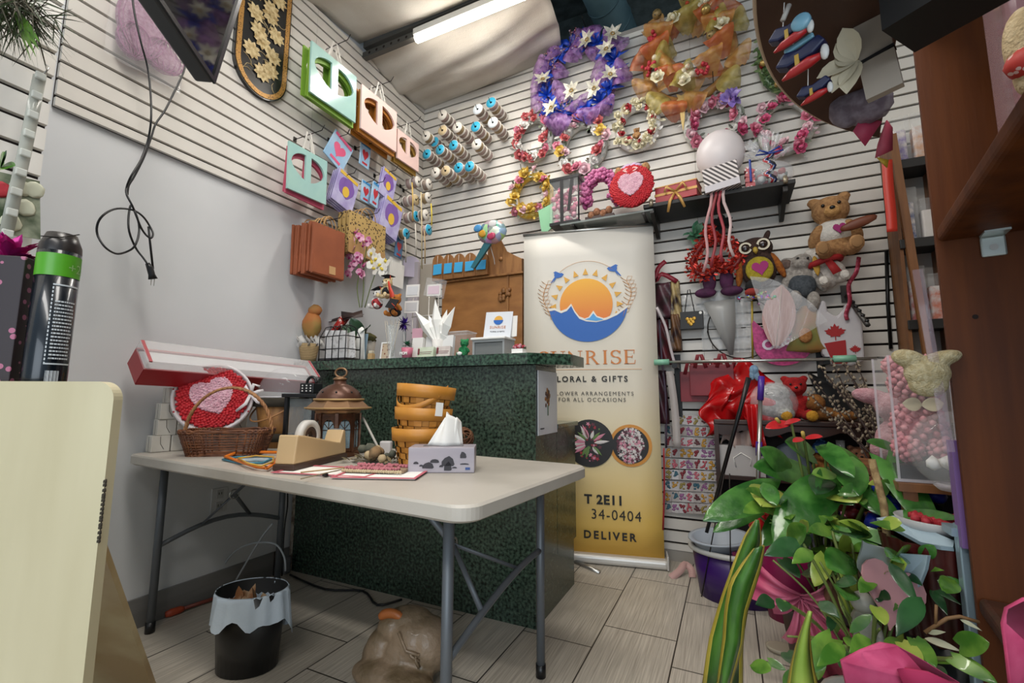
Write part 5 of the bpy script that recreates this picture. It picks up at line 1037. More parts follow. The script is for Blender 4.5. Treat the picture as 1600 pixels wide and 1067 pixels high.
# stack of yellow chip baskets
yb = mat('chip_yellow', 'B3752A', .5, c2='C98C3A', vs=9, stretch=(1, 1, 3)); yb2 = mat('chip_yellow_rim', 'C48632', .45, c2='B5782A', vs=8); ybd = mat('chip_gap', '6A4016', .7)
bc = Vector((-1.085, 1.46, ZT))
def chip_basket(lab, p, s, h, tilt, handle=False):
    o = thing('chip_basket', lab, 'basket', p, R_(-8), None, (R_(tilt), R_(-tilt*.8), R_(-8)))
    r0, r1 = .082*s, .105*s
    mb = MB(); n = 22
    for j in range(4):
        z0_, z1_ = h*(.02+.16*j), h*(.02+.16*j+.15); ra, rb_ = r0+(r1-r0)*z0_/h, r0+(r1-r0)*z1_/h
        for i in range(n):
            e_ = .0035 if (i+j) % 2 else -.0025; t0, t1 = 2*pi*i/n, 2*pi*(i+1)/n
            mb.raw([((ra+e_)*cos(t0), (ra+e_)*sin(t0), z0_), ((ra+e_+.001)*cos(t1), (ra+e_+.001)*sin(t1), z0_), ((rb_+e_+.001)*cos(t1), (rb_+e_+.001)*sin(t1), z1_), ((rb_+e_)*cos(t0), (rb_+e_)*sin(t0), z1_)], ((0, 1, 2, 3),), sm=False)
    mb.build('woven_strips', yb, o)
    mb = MB(); mb.lathe([(r0-.006, .004), (r1-.006, h*.98)], 26); mb.lathe([(0, .004), (r0, .004)], 26); mb.build('lining', ybd, o)
    mb = MB(); mb.lathe([(r1-.002, h*.66), (r1+.005, h*.66), (r1+.008, h), (r1-.002, h), (r1-.002, h*.66)], 30); mb.build('rim_band', yb2, o)
    if handle:
        mb = MB(); P_ = [(r1*1.04*cos(t), -r1*1.05*abs(sin(t))*.9-.002, h*.97-.085*sin(t)*s) for t in [pi*i/16 for i in range(17)]]; V_ = []
        for p_ in P_: V_ += [(p_[0], p_[1], p_[2]-.011), (p_[0], p_[1]-.002, p_[2]+.011)]
        mb.raw(V_, [(2*i, 2*i+2, 2*i+3, 2*i+1) for i in range(16)]); mb.build('swing_handle', yb2, o, solid=.003)
    return o
chip_basket('lowest yellow chip-wood basket of the nested stack', bc, 1.0, .135, 0)
chip_basket('middle yellow chip-wood basket nested in the stack', bc+Vector((.003, 0, .075)), .99, .135, -2)
tb_ = chip_basket('top yellow chip-wood basket with a swing handle', bc+Vector((.006, 0, .155)), 1.02, .14, -4, True)
mb = MB(); mb.box((.104, -.03, .055), (.003, .03, .05), (0, 0, -.3)); mb.build('price_tag', paperw, tb_)
# tissue box
p0, p1 = T(637, 739), T(741, 739); d_ = p1-p0; tw = d_.length; ang_ = math.atan2(d_.y, d_.x)
tx = thing('tissue_box', 'tissue box printed with dark rocks, tissue pulled up', 'tissue box', (p0.x, p0.y, ZT), ang_); td_ = .115; th = .083
fogm = mat('box_fog', '8F8A92', .4); 
mb = MB(); mb.box((tw/2, td_/2, th/2), (tw, td_, th), bev=.002); mb.build('carton', mat('box_mist', 'A9A2A9', .4, c2='938D97', vs=3, stretch=(.3, 1, 3)), tx)
random.seed(12); mb = MB()
for x, z, w__, h__ in ((.30, .018, .09, .022), (.6, .028, .10, .035), (.4, .035, .07, .014), (.60, .012, .06, .03), (.83, .052, .05, .024), (.12, .03, .04, .008), (.2, .022, .03, .007), (.85, .028, .07, .005), (.5, .02, .03, .008), (.7, .016, .04, .005)):
    n = 9; mb.prism([(x*tw+w__*tw*cos(t), z+.8*h__*max(-.2, sin(t))*(.8+.3*random.random())) for t in [2*pi*i/n for i in range(n)]], -.0012, -.0002)
mb.build('rock_print', mat('rock_ink', '2A262C', .5), tx)
mb = MB(); mb.box((tw*.9, -.0008, .014), (.016, .001, .008)); mb.build('logo_print', mat('logo_blue', '34508A', .5), tx)
mb = MB(); mb.box((tw*.5, td_/2, th+.0008), (tw*.62, .04, .001)); mb.build('opening', mat('slot_grey', '6A676A', .7), tx)
mb = MB()
prof = [(-.055, .0, .0), (-.03, -.012, .045), (.0, 0, .105), (.02, .01, .098), (.045, .004, .055), (.05, .0, .0)]
mb.grid(lambda u, v: (tw*.5+(.06*(u*2-1))*(1-.72*v)+.018*v+.01*sin(u*9)*v, td_/2+.014*sin(u*7+1)*(1-v*.4), th+v*(.118-.05*abs(u-.42))), 14, 8); mb.grid(lambda u, v: (tw*.5+.02+(.045*(u*2-1))*(1-.6*v)+.02*v, td_/2+.015+.012*sin(u*8), th+v*(.10-.05*abs(u-.6))), 12, 8)
mb.build('tissue', paperw, tx, solid=.001)
rbk = thing('twig_ball', 'round brown twig ball behind the tissue box', 'twig ball', (T(724, 704).x, T(724, 704).y-.01, ZT)); random.seed(4); mb = MB()
for i in range(22):
    ax_ = Vector((random.gauss(0, 1), random.gauss(0, 1), random.gauss(0, 1))).normalized(); u = ax_.orthogonal().normalized(); v = ax_.cross(u); r = .052
    mb.tube([Vector((0, 0, .056))+(u*cos(t)+v*sin(t))*r*random.uniform(.95, 1.03) for t in [2*pi*j/16 for j in range(16)]], .003, 5, True)
mb.build('twigs', mat('twig_brown', '5E3A24', .7, c2='7A5234', vs=30), rbk)
# ------------------------------------------------------------------ under and around the table
b0 = aZ(378, 1046, 0); bn_ = thing('waste_bin', 'black oval waste bin with a white liner bag', 'waste bin', (b0.x, b0.y+.02, 0), R_(25))
mb = MB(); mb.lathe([(0, .003), (.105, .003), (.125, .285), (.121, .285), (.10, .012), (0, .012)], 30, sx=1.05, sy=.82); mb.build('bin_body', mat('bin_black', '16181A', .35), bn_)
mb = MB(); random.seed(8)
def liner(u, v):
    t = 2*pi*u; r = .127+.012*sin(3*t+1)*v; dr = (.085+.06*max(0, sin(t*1.0-2.6+pi))+.012*sin(5*t)+.01*sin(9*t))
    if v < .35: k_ = v/.35; return ((.112+.014*k_)*1.05*cos(t), (.112+.014*k_)*.82*sin(t), .20+.092*k_)
    k_ = (v-.35)/.65; return ((r+.012*k_+.004*sin(14*t))*1.05*cos(t), (r+.012*k_+.004*sin(14*t))*.82*sin(t), .292-dr*k_*1.25)
mb.grid(liner, 60, 12); mb.build('liner_bag', mat('bag_white', 'D2E2F0', .35, alpha=.88, bump=.4, bs=25), bn_)
mb = MB(); [mb.leaf((random.uniform(-.06, .06), random.uniform(-.04, .04), .22), (random.uniform(-1, 1), random.uniform(-1, 1), .5), (0, 0, 1), .08, .03, 'lance', .1, .4, 4) for _ in range(12)]; mb.build('rubbish', mat('dead_leaf', '8A5A34', .8, c2='B59A7A', vs=20), bn_)
ol = thing('wall_outlet', 'white wall outlet low on the bare wall under the table', 'outlet', aX(342, 781, WL+.001), LROT); mb = MB(); mb.box((0, -.003, 0), (.085, .006, .125), bev=.002); mb.build('cover_plate', mat('outlet_white', 'C9CACA', .5), ol)
for z in (-.03, .03):
    mb = MB(); mb.box((0, -.007, z), (.036, .003, .044), bev=.001); s_ = mb.build('socket', mat('outlet_face', 'B4B5B5', .5), ol); mb = MB(); [mb.box((q_, -.009, z+.004), (.003, .001, .012)) for q_ in (-.007, .007)]; mb.build('slot', black, s_)
tool = thing('screwdriver', 'orange-red handled tool lying on the floor by the baseboard', 'tool', aZ(258, 966, 0)+Vector((0, 0, .016)), 0); v_ = aZ(318, 945, 0)-aZ(258, 966, 0); tool.rotation_euler = (0, 0, math.atan2(v_.y, v_.x))
mb = MB(); mb.tube([(0, 0, 0), (.02, 0, 0), (.06, 0, 0), (.075, 0, 0)], [.012, .018, .016, .01], 10); mb.build('handle', mat('handle_orange', 'B0482A', .45), tool); mb = MB(); mb.tube([(.07, 0, 0), (.27, 0, -.004)], .009, 8); mb.build('shaft', mat('shaft_red', '7A3A2C', .5), tool)
mb = MB(); mb.tube(smooth([Vector((-2.33, 1.93, .012)), Vector((-2.0, 1.88, .01)), Vector((-1.8, 1.95, .01)), Vector((-1.62, 1.86, .01)), Vector((-1.55, 1.96, .01))]), .006, 7); solo(mb, 'extension_lead', black, 'black cord lying on the floor along the counter base', 'cord')
mb = MB(); mb.tube(smooth([Vector((-2.36, 1.9, .01)), Vector((-2.40, 1.93, .25)), Vector((-2.41, 1.95, .38)), Vector((-2.38, 1.92, .5)), Vector((-2.40, 1.95, .62))]), .004, 6); mb.box((-2.40, 1.95, .05), (.05, .04, .09), bev=.006, mi=1); solo(mb, 'adapter_lead', [black, mat('adapter_grey', '6A6C6E', .5)], 'black cord rising beside the counter end to an adapter', 'cord')
for i, P_ in enumerate(([(338, 920), (352, 880), (372, 858), (400, 848), (430, 850), (444, 870), (446, 892)], [(368, 908), (390, 870), (410, 838), (426, 818)])):
    mb = MB(); mb.tube(smooth([aY(x, y, 1.62) for x, y in P_]), .0045, 6); solo(mb, 'wire_hanger', mat('strap_white', 'B4BAC0', .4), ['curved white plastic strap looping behind the waste bin', 'straight white plastic strap leaning behind waste bin'][i], 'strap')
c = aZ(404, 757, .70); mb = MB(); mb.box((0, 0, 0), (.03, .03, .03), bev=.006); mb.tube([(0, 0, .01), (0, 0, .035)], .004, 6); solo(mb, 'table_clip', mat('clip_red', '8E1E1E', .4), 'small dark red clip under the front table edge', 'clip', (c.x, c.y+.02, .70))
# coiled tan ceramic figure
st = thing('stone_figure', 'tan glazed stone figure like folded drapery on the floor', 'garden figure', (-1.13, 1.47, 0), R_(10)); stm = mat('stone_tan', '8A7660', .45, c2='66563F', vs=9, bump=.6, bs=36, coat=.15)
plush_body(st, [((-.02, -.07, .045), (.16, .08, .05)), ((.05, -.11, .04), (.12, .06, .045)), ((-.10, 0, .09), (.065, .075, .085), (0, .35, 0)), ((.03, 0, .13), (.10, .085, .09)), ((.0, -.03, .10), (.07, .06, .06)), ((.08, .01, .12), (.09, .09, .10)), ((-.06, 0, .17), (.06, .06, .05)), ((.0, .02, .20), (.09, .06, .04)), ((-.14, .0, .06), (.04, .05, .06))], stm, .007, 'figure')
mb = MB(); mb.tube([(-.055+.05*cos(t), -.02, .195+.03*sin(t)) for t in [pi*.95-pi*.8*i/8 for i in range(9)]], [.008, .016, .018, .018, .018, .017, .016, .014, .006], 8); mb.build('orange_rim', mat('glaze_orange', 'A8602E', .4), st)
mb = MB(); [mb.tube([(.0+.03*i, -.07+.005*i, .19-.02*i), (.04+.02*i, -.085, .14-.015*i), (.09, -.08, .13-.02*i)], .006, 5) for i in range(3)]; mb.build('carved_fold', stm, st)
# ------------------------------------------------------------------ back wall: wreaths
def BP(px, py, off): return aY(px, py, WB-off)
def rose_me(name, r, m_, m2=None, seed=0):
    rnd = random.Random(seed); mb = MB(); mb.ico((0, -r*.45, 0), (r*.3, r*.35, r*.3), 2, .1, mi=0)
    for ring_, (n, rad, h, tilt) in enumerate(((3, .28, .62, .25), (5, .5, .5, .7), (6, .72, .3, 1.15))):
        for k_ in range(n):
            a = 2*pi*k_/n+ring_*.6+rnd.uniform(-.15, .15); d = Vector((cos(a), 0, sin(a))); t = Vector((-sin(a), 0, cos(a))); V = []
            for i in range(4):
                q = i/3
                for j in (-1, -.4, .4, 1):
                    wd = r*(.34+.1*ring_)*sin(pi*(.22+.66*q)); rr = r*rad*(.45+.65*q*sin(tilt)+.25*q); hh = r*(.05+h*q*cos(tilt*.7))
                    V.append(d*(rr-abs(j)*abs(j)*wd*.35)+t*(j*wd)+Vector((0, -hh-.08*r*(q > .9)*abs(j), 0)))
            mb.raw(V, [(i*4+j, i*4+j+1, i*4+j+5, i*4+j+4) for i in range(3) for j in range(3)], mi=1 if (m2 and ring_ == 2) else 0)
    return mesh_of(mb, name, [m_, m2 or m_])
def pm(key, c, c2=None): return mat('petal_'+key, c, .6, c2=c2 or c, vs=40)
coral, pinkr, hotp, ivory, yel, cherry, palep, plum = pm('coral', 'B5484E', 'D07C7A'), pm('pink', 'C9607E', 'E0A0B0'), pm('hot', 'C4406E', 'D86A90'), pm('ivory', 'DBD2B0', 'EAE4CC'), pm('yellow', 'CFA52E', 'E0C870'), pm('cherry', '9E1C28', 'B83440'), pm('pale', 'DDB2BC', 'E8CCD2'), pm('plum', '7A5AA8', '9A80C4')
whtp = pm('white', 'DAD7D2', 'EEEBE6'); lgreen = leafm('wreath', '5E6E54', '8A9682'); lgrey = mat('leaf_frost', 'A9AAA2', .6, c2='D3D2CC', vs=30)
RM = {k_: rose_me('rose', .03, m_, None, i) for i, (k_, m_) in enumerate(dict(coral=coral, pink=pinkr, hot=hotp, ivory=ivory, yellow=yel, cherry=cherry, pale=palep, plum=plum, white=whtp).items())}
def ring_foliage(o, R, r, m_, seed, n=150, name='foliage_ring', L_=.045, RZ=None):
    rnd = random.Random(seed); mb = MB(); RZ = RZ or R
    mb.tube([(R*cos(t), -.02, RZ*sin(t)) for t in [2*pi*i/36 for i in range(36)]], r*.55, 8, True)
    for i in range(n):
        t = rnd.uniform(0, 2*pi); a, b_ = rnd.uniform(0, 2*pi), rnd.uniform(-.2, 1.1)
        d = Vector((cos(a)*cos(b_), -sin(b_)-.15, sin(a)*cos(b_))); c = Vector((R*cos(t)+rnd.uniform(-.5, .5)*r, -.02-r*.4, RZ*sin(t)+rnd.uniform(-.5, .5)*r))
        mb.leaf(c, d, (rnd.uniform(-1, 1), -1, rnd.uniform(-1, 1)), L_*rnd.uniform(.6, 1.2), L_*.42, 'oval', .1, .25, 3, mi=i % len(m_) if isinstance(m_, list) else 0)
    return mb.build(name, m_, o)
def wreath(lab, box, pal, n, leafs, seed, group=None, dense=1, gap=None, rs=1.0, off=.05):
    x0, y0, x1, y1 = box; A_, B_ = BP(x0, (y0+y1)/2, off), BP(x1, (y0+y1)/2, off); Tp, Bt = BP((x0+x1)/2, y0, off), BP((x0+x1)/2, y1, off)
    W_, H_ = B_.x-A_.x, Tp.z-Bt.z; r = min(W_, H_)*.16; R, RZ = W_/2-r*.8, H_/2-r*.8
    o = thing('flower_wreath', lab, 'wreath', ((A_.x+B_.x)/2, WB-.03, (Tp.z+Bt.z)/2), 0, group); rnd = random.Random(seed)
    ring_foliage(o, R, r, leafs, seed, int(130*dense), RZ=RZ)
    for i in range(n):
        t = 2*pi*i/n + rnd.uniform(-.12, .12) + pi/2
        if gap and gap[0] < (t % (2*pi)) < gap[1]: continue
        q = rnd.uniform(-.55, .55)*r; k_ = pal[i % len(pal)]
        inst('rose', RM[k_], o, ((R+q)*cos(t), -.03-r*.5, (RZ+q)*sin(t)), (rnd.uniform(-.5, .5)+.5*sin(t), rnd.uniform(0, 6), rnd.uniform(-.5, .5)-.5*cos(t)), r/.042*rs*rnd.uniform(.85, 1.15))
    return o, R, RZ, r
def stem_hook(px, py, lab, L_=.14):
    p = BP(px, py, 0); hook('wire_hook', lab, (p.x, WB, p.z), L_, 0)
wreath('coral rose wreath with frosted leaves, below the blue and purple wreath', (800, 178, 868, 257), ['coral', 'coral', 'white', 'coral', 'pink'], 22, [lgrey, lgreen, lgrey], 1)
o, R, RZ, r = wreath('open oval wreath of pink roses with two yellow lilies', (868, 183, 955, 275), ['pink', 'pale', 'white', 'coral'], 17, [lgrey, mat('leaf_brownish', '6A5A48', .8), lgreen], 2, rs=.95)
for t in (R_(20), R_(190)): inst('yellow_lily', RM['yellow'], o, (R*cos(t), -.07, RZ*sin(t)), (0, 0, 0), r/.05*1.25)
o, R, RZ, r = wreath('ivory rosette wreath dotted with red roses and a small bear', (957, 158, 1037, 240), ['ivory', 'ivory', 'cherry', 'ivory'], 34, [whtp, ivory], 3, dense=.8, rs=.85)
p_ = thing('tmp', 'x', 'x'); bpy.data.objects.remove(p_)
bearp = bpy.data.objects.new('small_bear', None); COL.objects.link(bearp); bearp.parent = o; bearp.location = (0, -.06, -RZ*.75); bear(bearp, .10, fur('honey', 'B58A5C', '9A7048')); 
for ch in list(bearp.children): ch.parent = o; ch.location = bearp.location; ch.name = {'body': 'bear_body'}.get(ch.name.split('.')[0], ch.name)
bpy.data.objects.remove(bearp)
o, R, RZ, r = wreath('pink rose wreath with a big violet bow above the white balloon', (1063, 147, 1170, 240), ['pink', 'hot', 'pale', 'pink'], 20, [lgrey, mat('leaf_sage', '7E8478', .7), lgrey], 4)
mb = MB(); rnd = random.Random(4)
for i in range(16): a = rnd.uniform(0, 6.28); b_ = rnd.uniform(0, 1.2); mb.leaf((0, 0, 0), (cos(a)*cos(b_), -sin(b_), sin(a)*cos(b_)), (rnd.uniform(-1, 1), -1, rnd.uniform(-1, 1)), .075, .05, 'oval', 0, .5, 4)
mb.build('violet_bow', mat('satin_violet', '7A62B0', .35, c2='A893D0', vs=20), o, loc=(R*.72, -.08, RZ*.68))
wreath('bright pink rose wreath under the overhead round shelf', (1172, 148, 1282, 247), ['hot', 'pink', 'hot', 'pale'], 22, [lgrey, lgreen, palep], 5)
wreath('yellow flower wreath with pink roses, left of the banner top', (796, 265, 868, 345), ['yellow', 'yellow', 'pink', 'yellow', 'pale'], 20, [yel, lgreen, whtp], 6)
o, R, RZ, r = wreath('green holly wreath with gold baubles half hidden by the round shelf', (1178, 30, 1275, 150), ['cherry'], 7, [leafm('holly', '3E5A34', '6A8450'), leafm('holly2', '5A7044', '8A9A6A')], 7, dense=2.2, rs=.55)
for t in (2.2, 3.3, 4.3): mb = MB(); mb.ico((R*cos(t), -.07, RZ*sin(t)), .022, 2); mb.build('gold_bauble', mat('bauble_gold', 'B59A5A', .25, .6), o)
for px, py, lab in ((955, 165, 'long wire hook crossing the ivory rosette wreath'), (1115, 140, 'wire hook above the violet bow wreath'), (1232, 152, 'wire hook above the bright pink wreath'), (825, 275, 'wire hook on the yellow flower wreath'), (920, 205, 'wire hook inside the open oval wreath'), (918, 50, 'wire hook behind the blue and purple wreath')): stem_hook(px, py, lab)
# big deco-mesh wreaths
def ruffle(L_, W_, seed, curl=.5):
    rnd = random.Random(seed); mb = MB(); ph = rnd.uniform(0, 6)
    mb.grid(lambda u, v: (W_*(v-.5)*2*(.25+.75*sin(pi*min(u*.92, 1))), -.02-L_*curl*sin(pi*u)-.012*sin(v*16+ph)*u, L_*u-.25*L_*u*u*abs(v-.5)), 8, 10); return mb
def star_me(name, r, m_, m2, n=7):
    mb = MB(); rnd = random.Random(n)
    for k_ in range(n): a = 2*pi*k_/n; mb.leaf((0, -.004*(k_ % 2), 0), (cos(a), -.35, sin(a)), (0, -1, 0), r*(1 if k_ % 2 else .8), r*.42, 'lance', 0, .35, 5, mi=0)
    for k_ in range(7): mb.ico((.012*cos(k_), -.012, .012*sin(k_)), .006, 1, mi=1)
    return mesh_of(mb, name, [m_, m2])
net_p = mat('mesh_purple', '7A4A8A', .4, c2='AE82BC', vs=30, alpha=.6); net_o = mat('mesh_amber', 'B5793A', .35, c2='C99A52', vs=20, alpha=.62); net_g = mat('mesh_olive', '9A8A3C', .35, c2='C0AE62', vs=20, alpha=.68); net_r = mat('mesh_rust', 'B5542A', .4, c2='C8753E', vs=20, alpha=.7)
royal = mat('satin_blue', '1338A8', .3, c2='1E4CC4', vs=20); sil = mat('star_silver', 'CDC9BC', .4, .2, c2='A9A594', vs=60); gbs = mat('gold_beads', 'A98A4A', .3, .5)
def big_wreath(lab, c0, R, RZ, nets, seed):
    c = BP(*c0, .04); o = thing('ribbon_wreath', lab, 'wreath', (c.x, WB-.02, c.z)); rnd = random.Random(seed)
    mb = MB(); mb.tube([(R*cos(t), -.03, RZ*sin(t)) for t in [2*pi*i/32 for i in range(32)]], .03, 8, True); mb.build('wreath_frame', nets[0], o)
    for i in range(20):
        t = 2*pi*i/20+rnd.uniform(-.1, .1); mb = ruffle(rnd.uniform(.13, .19), rnd.uniform(.07, .11), i+seed, rnd.uniform(.3, .7)); a = t-pi/2+rnd.uniform(-.6, .6) if i % 3 else t+pi/2+rnd.uniform(-.5, .5)
        mb.build('mesh_loop', nets[i % len(nets)], o, (R*cos(t)*.96, -.03, RZ*sin(t)*.96), (rnd.uniform(-.2, .2), -a, 0))
    return o, rnd, R, RZ
o, rnd, R, RZ = big_wreath('large royal blue and purple mesh wreath with silver stars', (908, 128), .27, .29, [net_p], 1)
for i in range(16):
    t = 2*pi*i/16+.2; mb = MB(); a = rnd.uniform(0, 6)
    for k_ in range(5): aa = a+k_*1.25; mb.ribbon([(0, 0, 0), (.05*cos(aa), -.045, .05*sin(aa)), (.095*cos(aa), -.03, .095*sin(aa)), (.06*cos(aa+.5), -.005, .06*sin(aa+.5))], [.02, .05, .055, .03], (0, -1, .2))
    mb.build('blue_ribbon', royal, o, (R*cos(t), -.06, RZ*sin(t)), solid=.001)
for x, z in ((-.03, -.13), (.20, .08), (-.17, -.21), (.12, -.16), (.08, .19), (-.23, .01), (.22, -.1), (.24, .17)): inst('silver_star', SM if 'SM' in globals() else globals().setdefault('SM', star_me('silver_star', .085, sil, gbs)), o, (x*1.15, -.15, z*1.15), (rnd.uniform(-.3, .3), rnd.uniform(0, 1), rnd.uniform(-.3, .3)))
mb = MB()
for i in range(60):
    t = rnd.uniform(1.5, 4.6); p = Vector((R*cos(t), -.08, RZ*sin(t))); a = rnd.uniform(0, 6); q = p+Vector((.08*cos(a), -.05, .08*sin(a))); mb.tube([p, q], .0018, 4); mb.ico(q, .007, 1)
mb.build('tinsel_sprays', mat('tinsel_mix', '9A4038', .3, .4, c2='B9B6C4', vs=60), o)
o, rnd, R, RZ = big_wreath('large gold and orange mesh wreath with cream roses and baubles', (1076, 92), .28, .32, [net_o, net_g, net_r, net_o], 9)
for i in range(12):
    t = 2*pi*i/12+.1; mb = ruffle(.17, .10, 40+i, .9); mb.build('organza_fold', [net_g, net_o, net_r][i % 3], o, (R*cos(t)*.9, -.07, RZ*sin(t)*.9), (0, -(t+pi/2+rnd.uniform(-.9, .9)), 0))
for i, (x, z) in enumerate(((-.06, .14), (-.15, -.18), (.17, .02), (.10, .17), (-.02, -.24))): inst('cream_rose', RM['ivory'], o, (x*1.25, -.22, z*1.2), (0, i, 0), 1.7)
for i, (x, z) in enumerate(((-.14, .20), (.0, .26), (.12, -.03), (.1, .13), (-.02, -.19), (.02, -.22), (-.03, -.25), (.0, -.17), (-.16, -.06))):
    mb = MB(); mb.ico((0, 0, 0), .032 if i < 4 else .02, 2); mb.build('bauble', [voro_mat('bauble_fret', '8A7448', '3E3420', 60, .3, .4, .3), mat('bauble_gold', 'B59A5A', .25, .6), mat('bauble_pearl', 'C9BBA0', .3)][0 if i in (0, 2) else 1 if i in (1, 3) else 2], o, (x*1.25, -.225, z*1.2))
for x, z, m_ in ((-.17, .07, cherry), (.16, .09, mat('berry_orange', 'B5421E', .5)), (-.2, -.1, cherry), (.08, -.2, cherry), (.03, .3, mat('berry_orange', 'B5421E', .5))):
    mb = MB()
    for k_ in range(14): mb.ico((rnd.gauss(0, .022), rnd.gauss(0, .015), rnd.gauss(0, .03)), .014, 1)
    mb.build('berry_cluster', m_, o, (x*1.2, -.215, z*1.2), (0, rnd.uniform(-1, 1), 0))
mb = MB(); mb.leaf((0, 0, 0), (0, 0, -1), (0, -1, 0), .17, .03, 'lance'); mb.prism([(.055*(1 if i % 2 else .42)*sin(i*pi/5), .02+.055*(1 if i % 2 else .42)*cos(i*pi/5)) for i in range(10)], -.01, .01); mb.build('gold_star', mat('star_gold', 'C4A86A', .5, .2), o, (-.05, -.10, -RZ-.04))
# ------------------------------------------------------------------ black wall shelf and its load
ZS = 2.25; s0, s1 = BP(1005, 320, .32).x, BP(1243, 280, .32).x
sh = thing('wall_shelf', 'black wall shelf on slatwall brackets above the owl plush', 'shelf', ((s0+s1)/2, 2.85, ZS)); ws_ = s1-s0
mb = MB(); mb.box((0, .155, -.012), (ws_, .31, .024), bev=.002); mb.build('board', mat('shelf_black', '161514', .55), sh)
for q in (-ws_*.44, ws_*.44):
    mb = MB(); mb.prism([(0, 0), (.29, 0), (.29, -.11), (.26, -.11), (.02, -.03), (0, -.03)], -.012, .012); b_ = mb.build('bracket', mat('bracket_black', '24211F', .4, .4), sh, (q, .015, -.026), (0, 0, pi/2))
    mb = MB(); mb.tube([(q, -.012, -.02), (q, -.004, .02)], .012, 10); mb.build('end_clip', mat('clip_brass', 'A59A84', .35, .6), sh)
gs = thing('glass_shelf', 'grey glass shelf left of the black shelf above banner', 'shelf', (BP(940, 340, .3).x, 2.87, 2.215)); mb = MB(); mb.box((.02, .13, 0), (.62, .27, .012)); mb.build('pane', mat('shelf_glass', '9AA29E', .12, alpha=.65), gs)
for q in (-.2, .27): mb = MB(); mb.prism([(0, 0), (.29, 0), (.29, -.09), (.26, -.09), (.20, -.018), (0, -.014)], -.008, .008); mb.build('bracket', mat('bracket_black', '24211F', .4, .4), gs, (q, .0, -.007), (0, 0, pi/2))
def SX(px, py, Y): return aY(px, py, Y).x
# clear pink flower box
Yb = 2.93; o = thing('clear_flower_box', 'clear box of pink rosettes tied with black ribbons', 'flower box', (SX(886, 340, Yb), Yb, 2.222)); hb_ = aY(886, 285, Yb).z-2.222; wb_ = SX(908, 320, Yb)-SX(864, 320, Yb)
mb = MB(); mb.box((0, 0, hb_/2), (wb_, .12, hb_)); mb.build('clear_box', clear('acrylic', 'F2F4F6', .13, .03), o)
mb = MB(); rnd = random.Random(3)
for i in range(60): mb.ico((rnd.uniform(-.42, .42)*wb_, rnd.uniform(-.05, .05), rnd.uniform(.1, .85)*hb_), .02, 1, .2)
mb.build('pink_rosettes', pinkr, o)
mb = MB(); [mb.box((x, -.062, hb_/2), (.024, .003, hb_)) for x in (-wb_*.08,)]; mb.box((wb_*.22, -.063, hb_*.62), (.022, .003, hb_*.7), (0, .12, 0)); mb.box((0, 0, hb_+.006), (wb_*1.04, .13, .022)); mb.box((0, 0, .006), (wb_*1.04, .13, .02)); mb.tube([(wb_*.5, -.06, hb_), (wb_*.5, -.06, 0)], .006, 6); mb.build('black_ribbon', black, o)
o = thing('mint_card', 'mint green folded card behind the clear pink flower box', 'card', BP(852, 360, .12)); mb = MB(); mb.prism([(-.055, .16), (.06, .2), (.06, .02), (.0, -.03), (-.03, 0)], -.005, .005); mb.build('folded_sheet', mat('card_mint2', '8CC49A', .6), o)
# pink rose arch with bears
Yp = 2.99; c = aY(938, 300, Yp); o = thing('rose_arch', 'magenta rose arch with small bears on the glass shelf', 'rose arch', (c.x, Yp, 2.222)); mb = MB(); rnd = random.Random(2); hA = aY(938, 268, Yp).z-2.222
for i in range(420): t = -.7+(pi+1.4)*i/420; q = rnd.uniform(.075, .14); mb.ico((q*cos(t), rnd.uniform(-.035, .035), hA-.15+q*1.15*sin(t)), .016, 1, .2)
mb.build('rosettes', mat('rosette_magenta', 'A83A7A', .6, c2='D080A8', vs=6), o)
mb = MB(); [mb.ico((x, -.03, .06+.02*(k_ % 2)), (.025, .025, .03), 2) for k_, x in enumerate((-.06, -.02, .025, .065))]; mb.build('bear_figures', fur('cocoa', '8A5A3E', 'A8785A'), o)
mb = MB(); mb.box((0, 0, .025), (.20, .09, .05)); mb.build('base', mat('arch_base', '3E2A26', .5), o)
# red rose heart on bear
Yh = 2.86; c = aY(988, 292, Yh); zb_ = aY(988, 326, Yh).z; o = thing('rose_bear', 'round red rose figure with pink heart and bear ears', 'rose figure', (c.x, Yh, zb_)); RH = SX(1022, 290, Yh)-c.x
mb = MB(); rnd = random.Random(6); mb.ico((0, .01, RH), (RH*.93, .05, RH*.93), 3)
for i in range(420):
    a, q = i*2.39996, RH*math.sqrt((i+.5)/420); x, z = q*cos(a), q*sin(a)
    hx, hz = x/(RH*.5), (z+.01)/(RH*.5)
    if (hx*hx+hz*hz-1)**3-hx*hx*hz**3 >= 0: mb.ico((x, -.03-.03*math.sqrt(max(0, 1-(q/RH)**2)), RH+z), .0115, 1, .25)
mb.build('red_rosettes', rr_, o); mb = MB()
for i in range(420):
    a, q = i*2.39996, RH*.62*math.sqrt((i+.5)/420); x, z = q*cos(a), q*sin(a); hx, hz = x/(RH*.5), (z+.01)/(RH*.5)
    if (hx*hx+hz*hz-1)**3-hx*hx*hz**3 < 0: mb.ico((x, -.064, RH+z), .008, 1, .25)
mb.build('pink_heart', pk_, o)
for q in (-1, 1): mb = MB(); mb.ico((q*RH*.62, 0, RH*1.92), (.03, .025, .036), 2, .12); mb.build('ear', fur('honey', 'B58A5C', '9A7048'), o)
mb = MB(); [mb.ico((.02*k_, -.01, RH*2.0+.008*(k_ % 2)), .025, 2, .1) for k_ in (-2, -1, 0, 1, 2)]; mb.build('lilac_crown', mat('lilac_tulle', 'C0A6C4', .7), o)
mb = MB(); [mb.leaf((0, -.05, RH*1.72), (q, -.2, .15), (0, -1, .3), .05, .035, 'oval', 0, .4, 4) for q in (-1, 1)]; mb.build('ribbon_bow', mat('bow_blush', 'D8A8A4', .5), o)
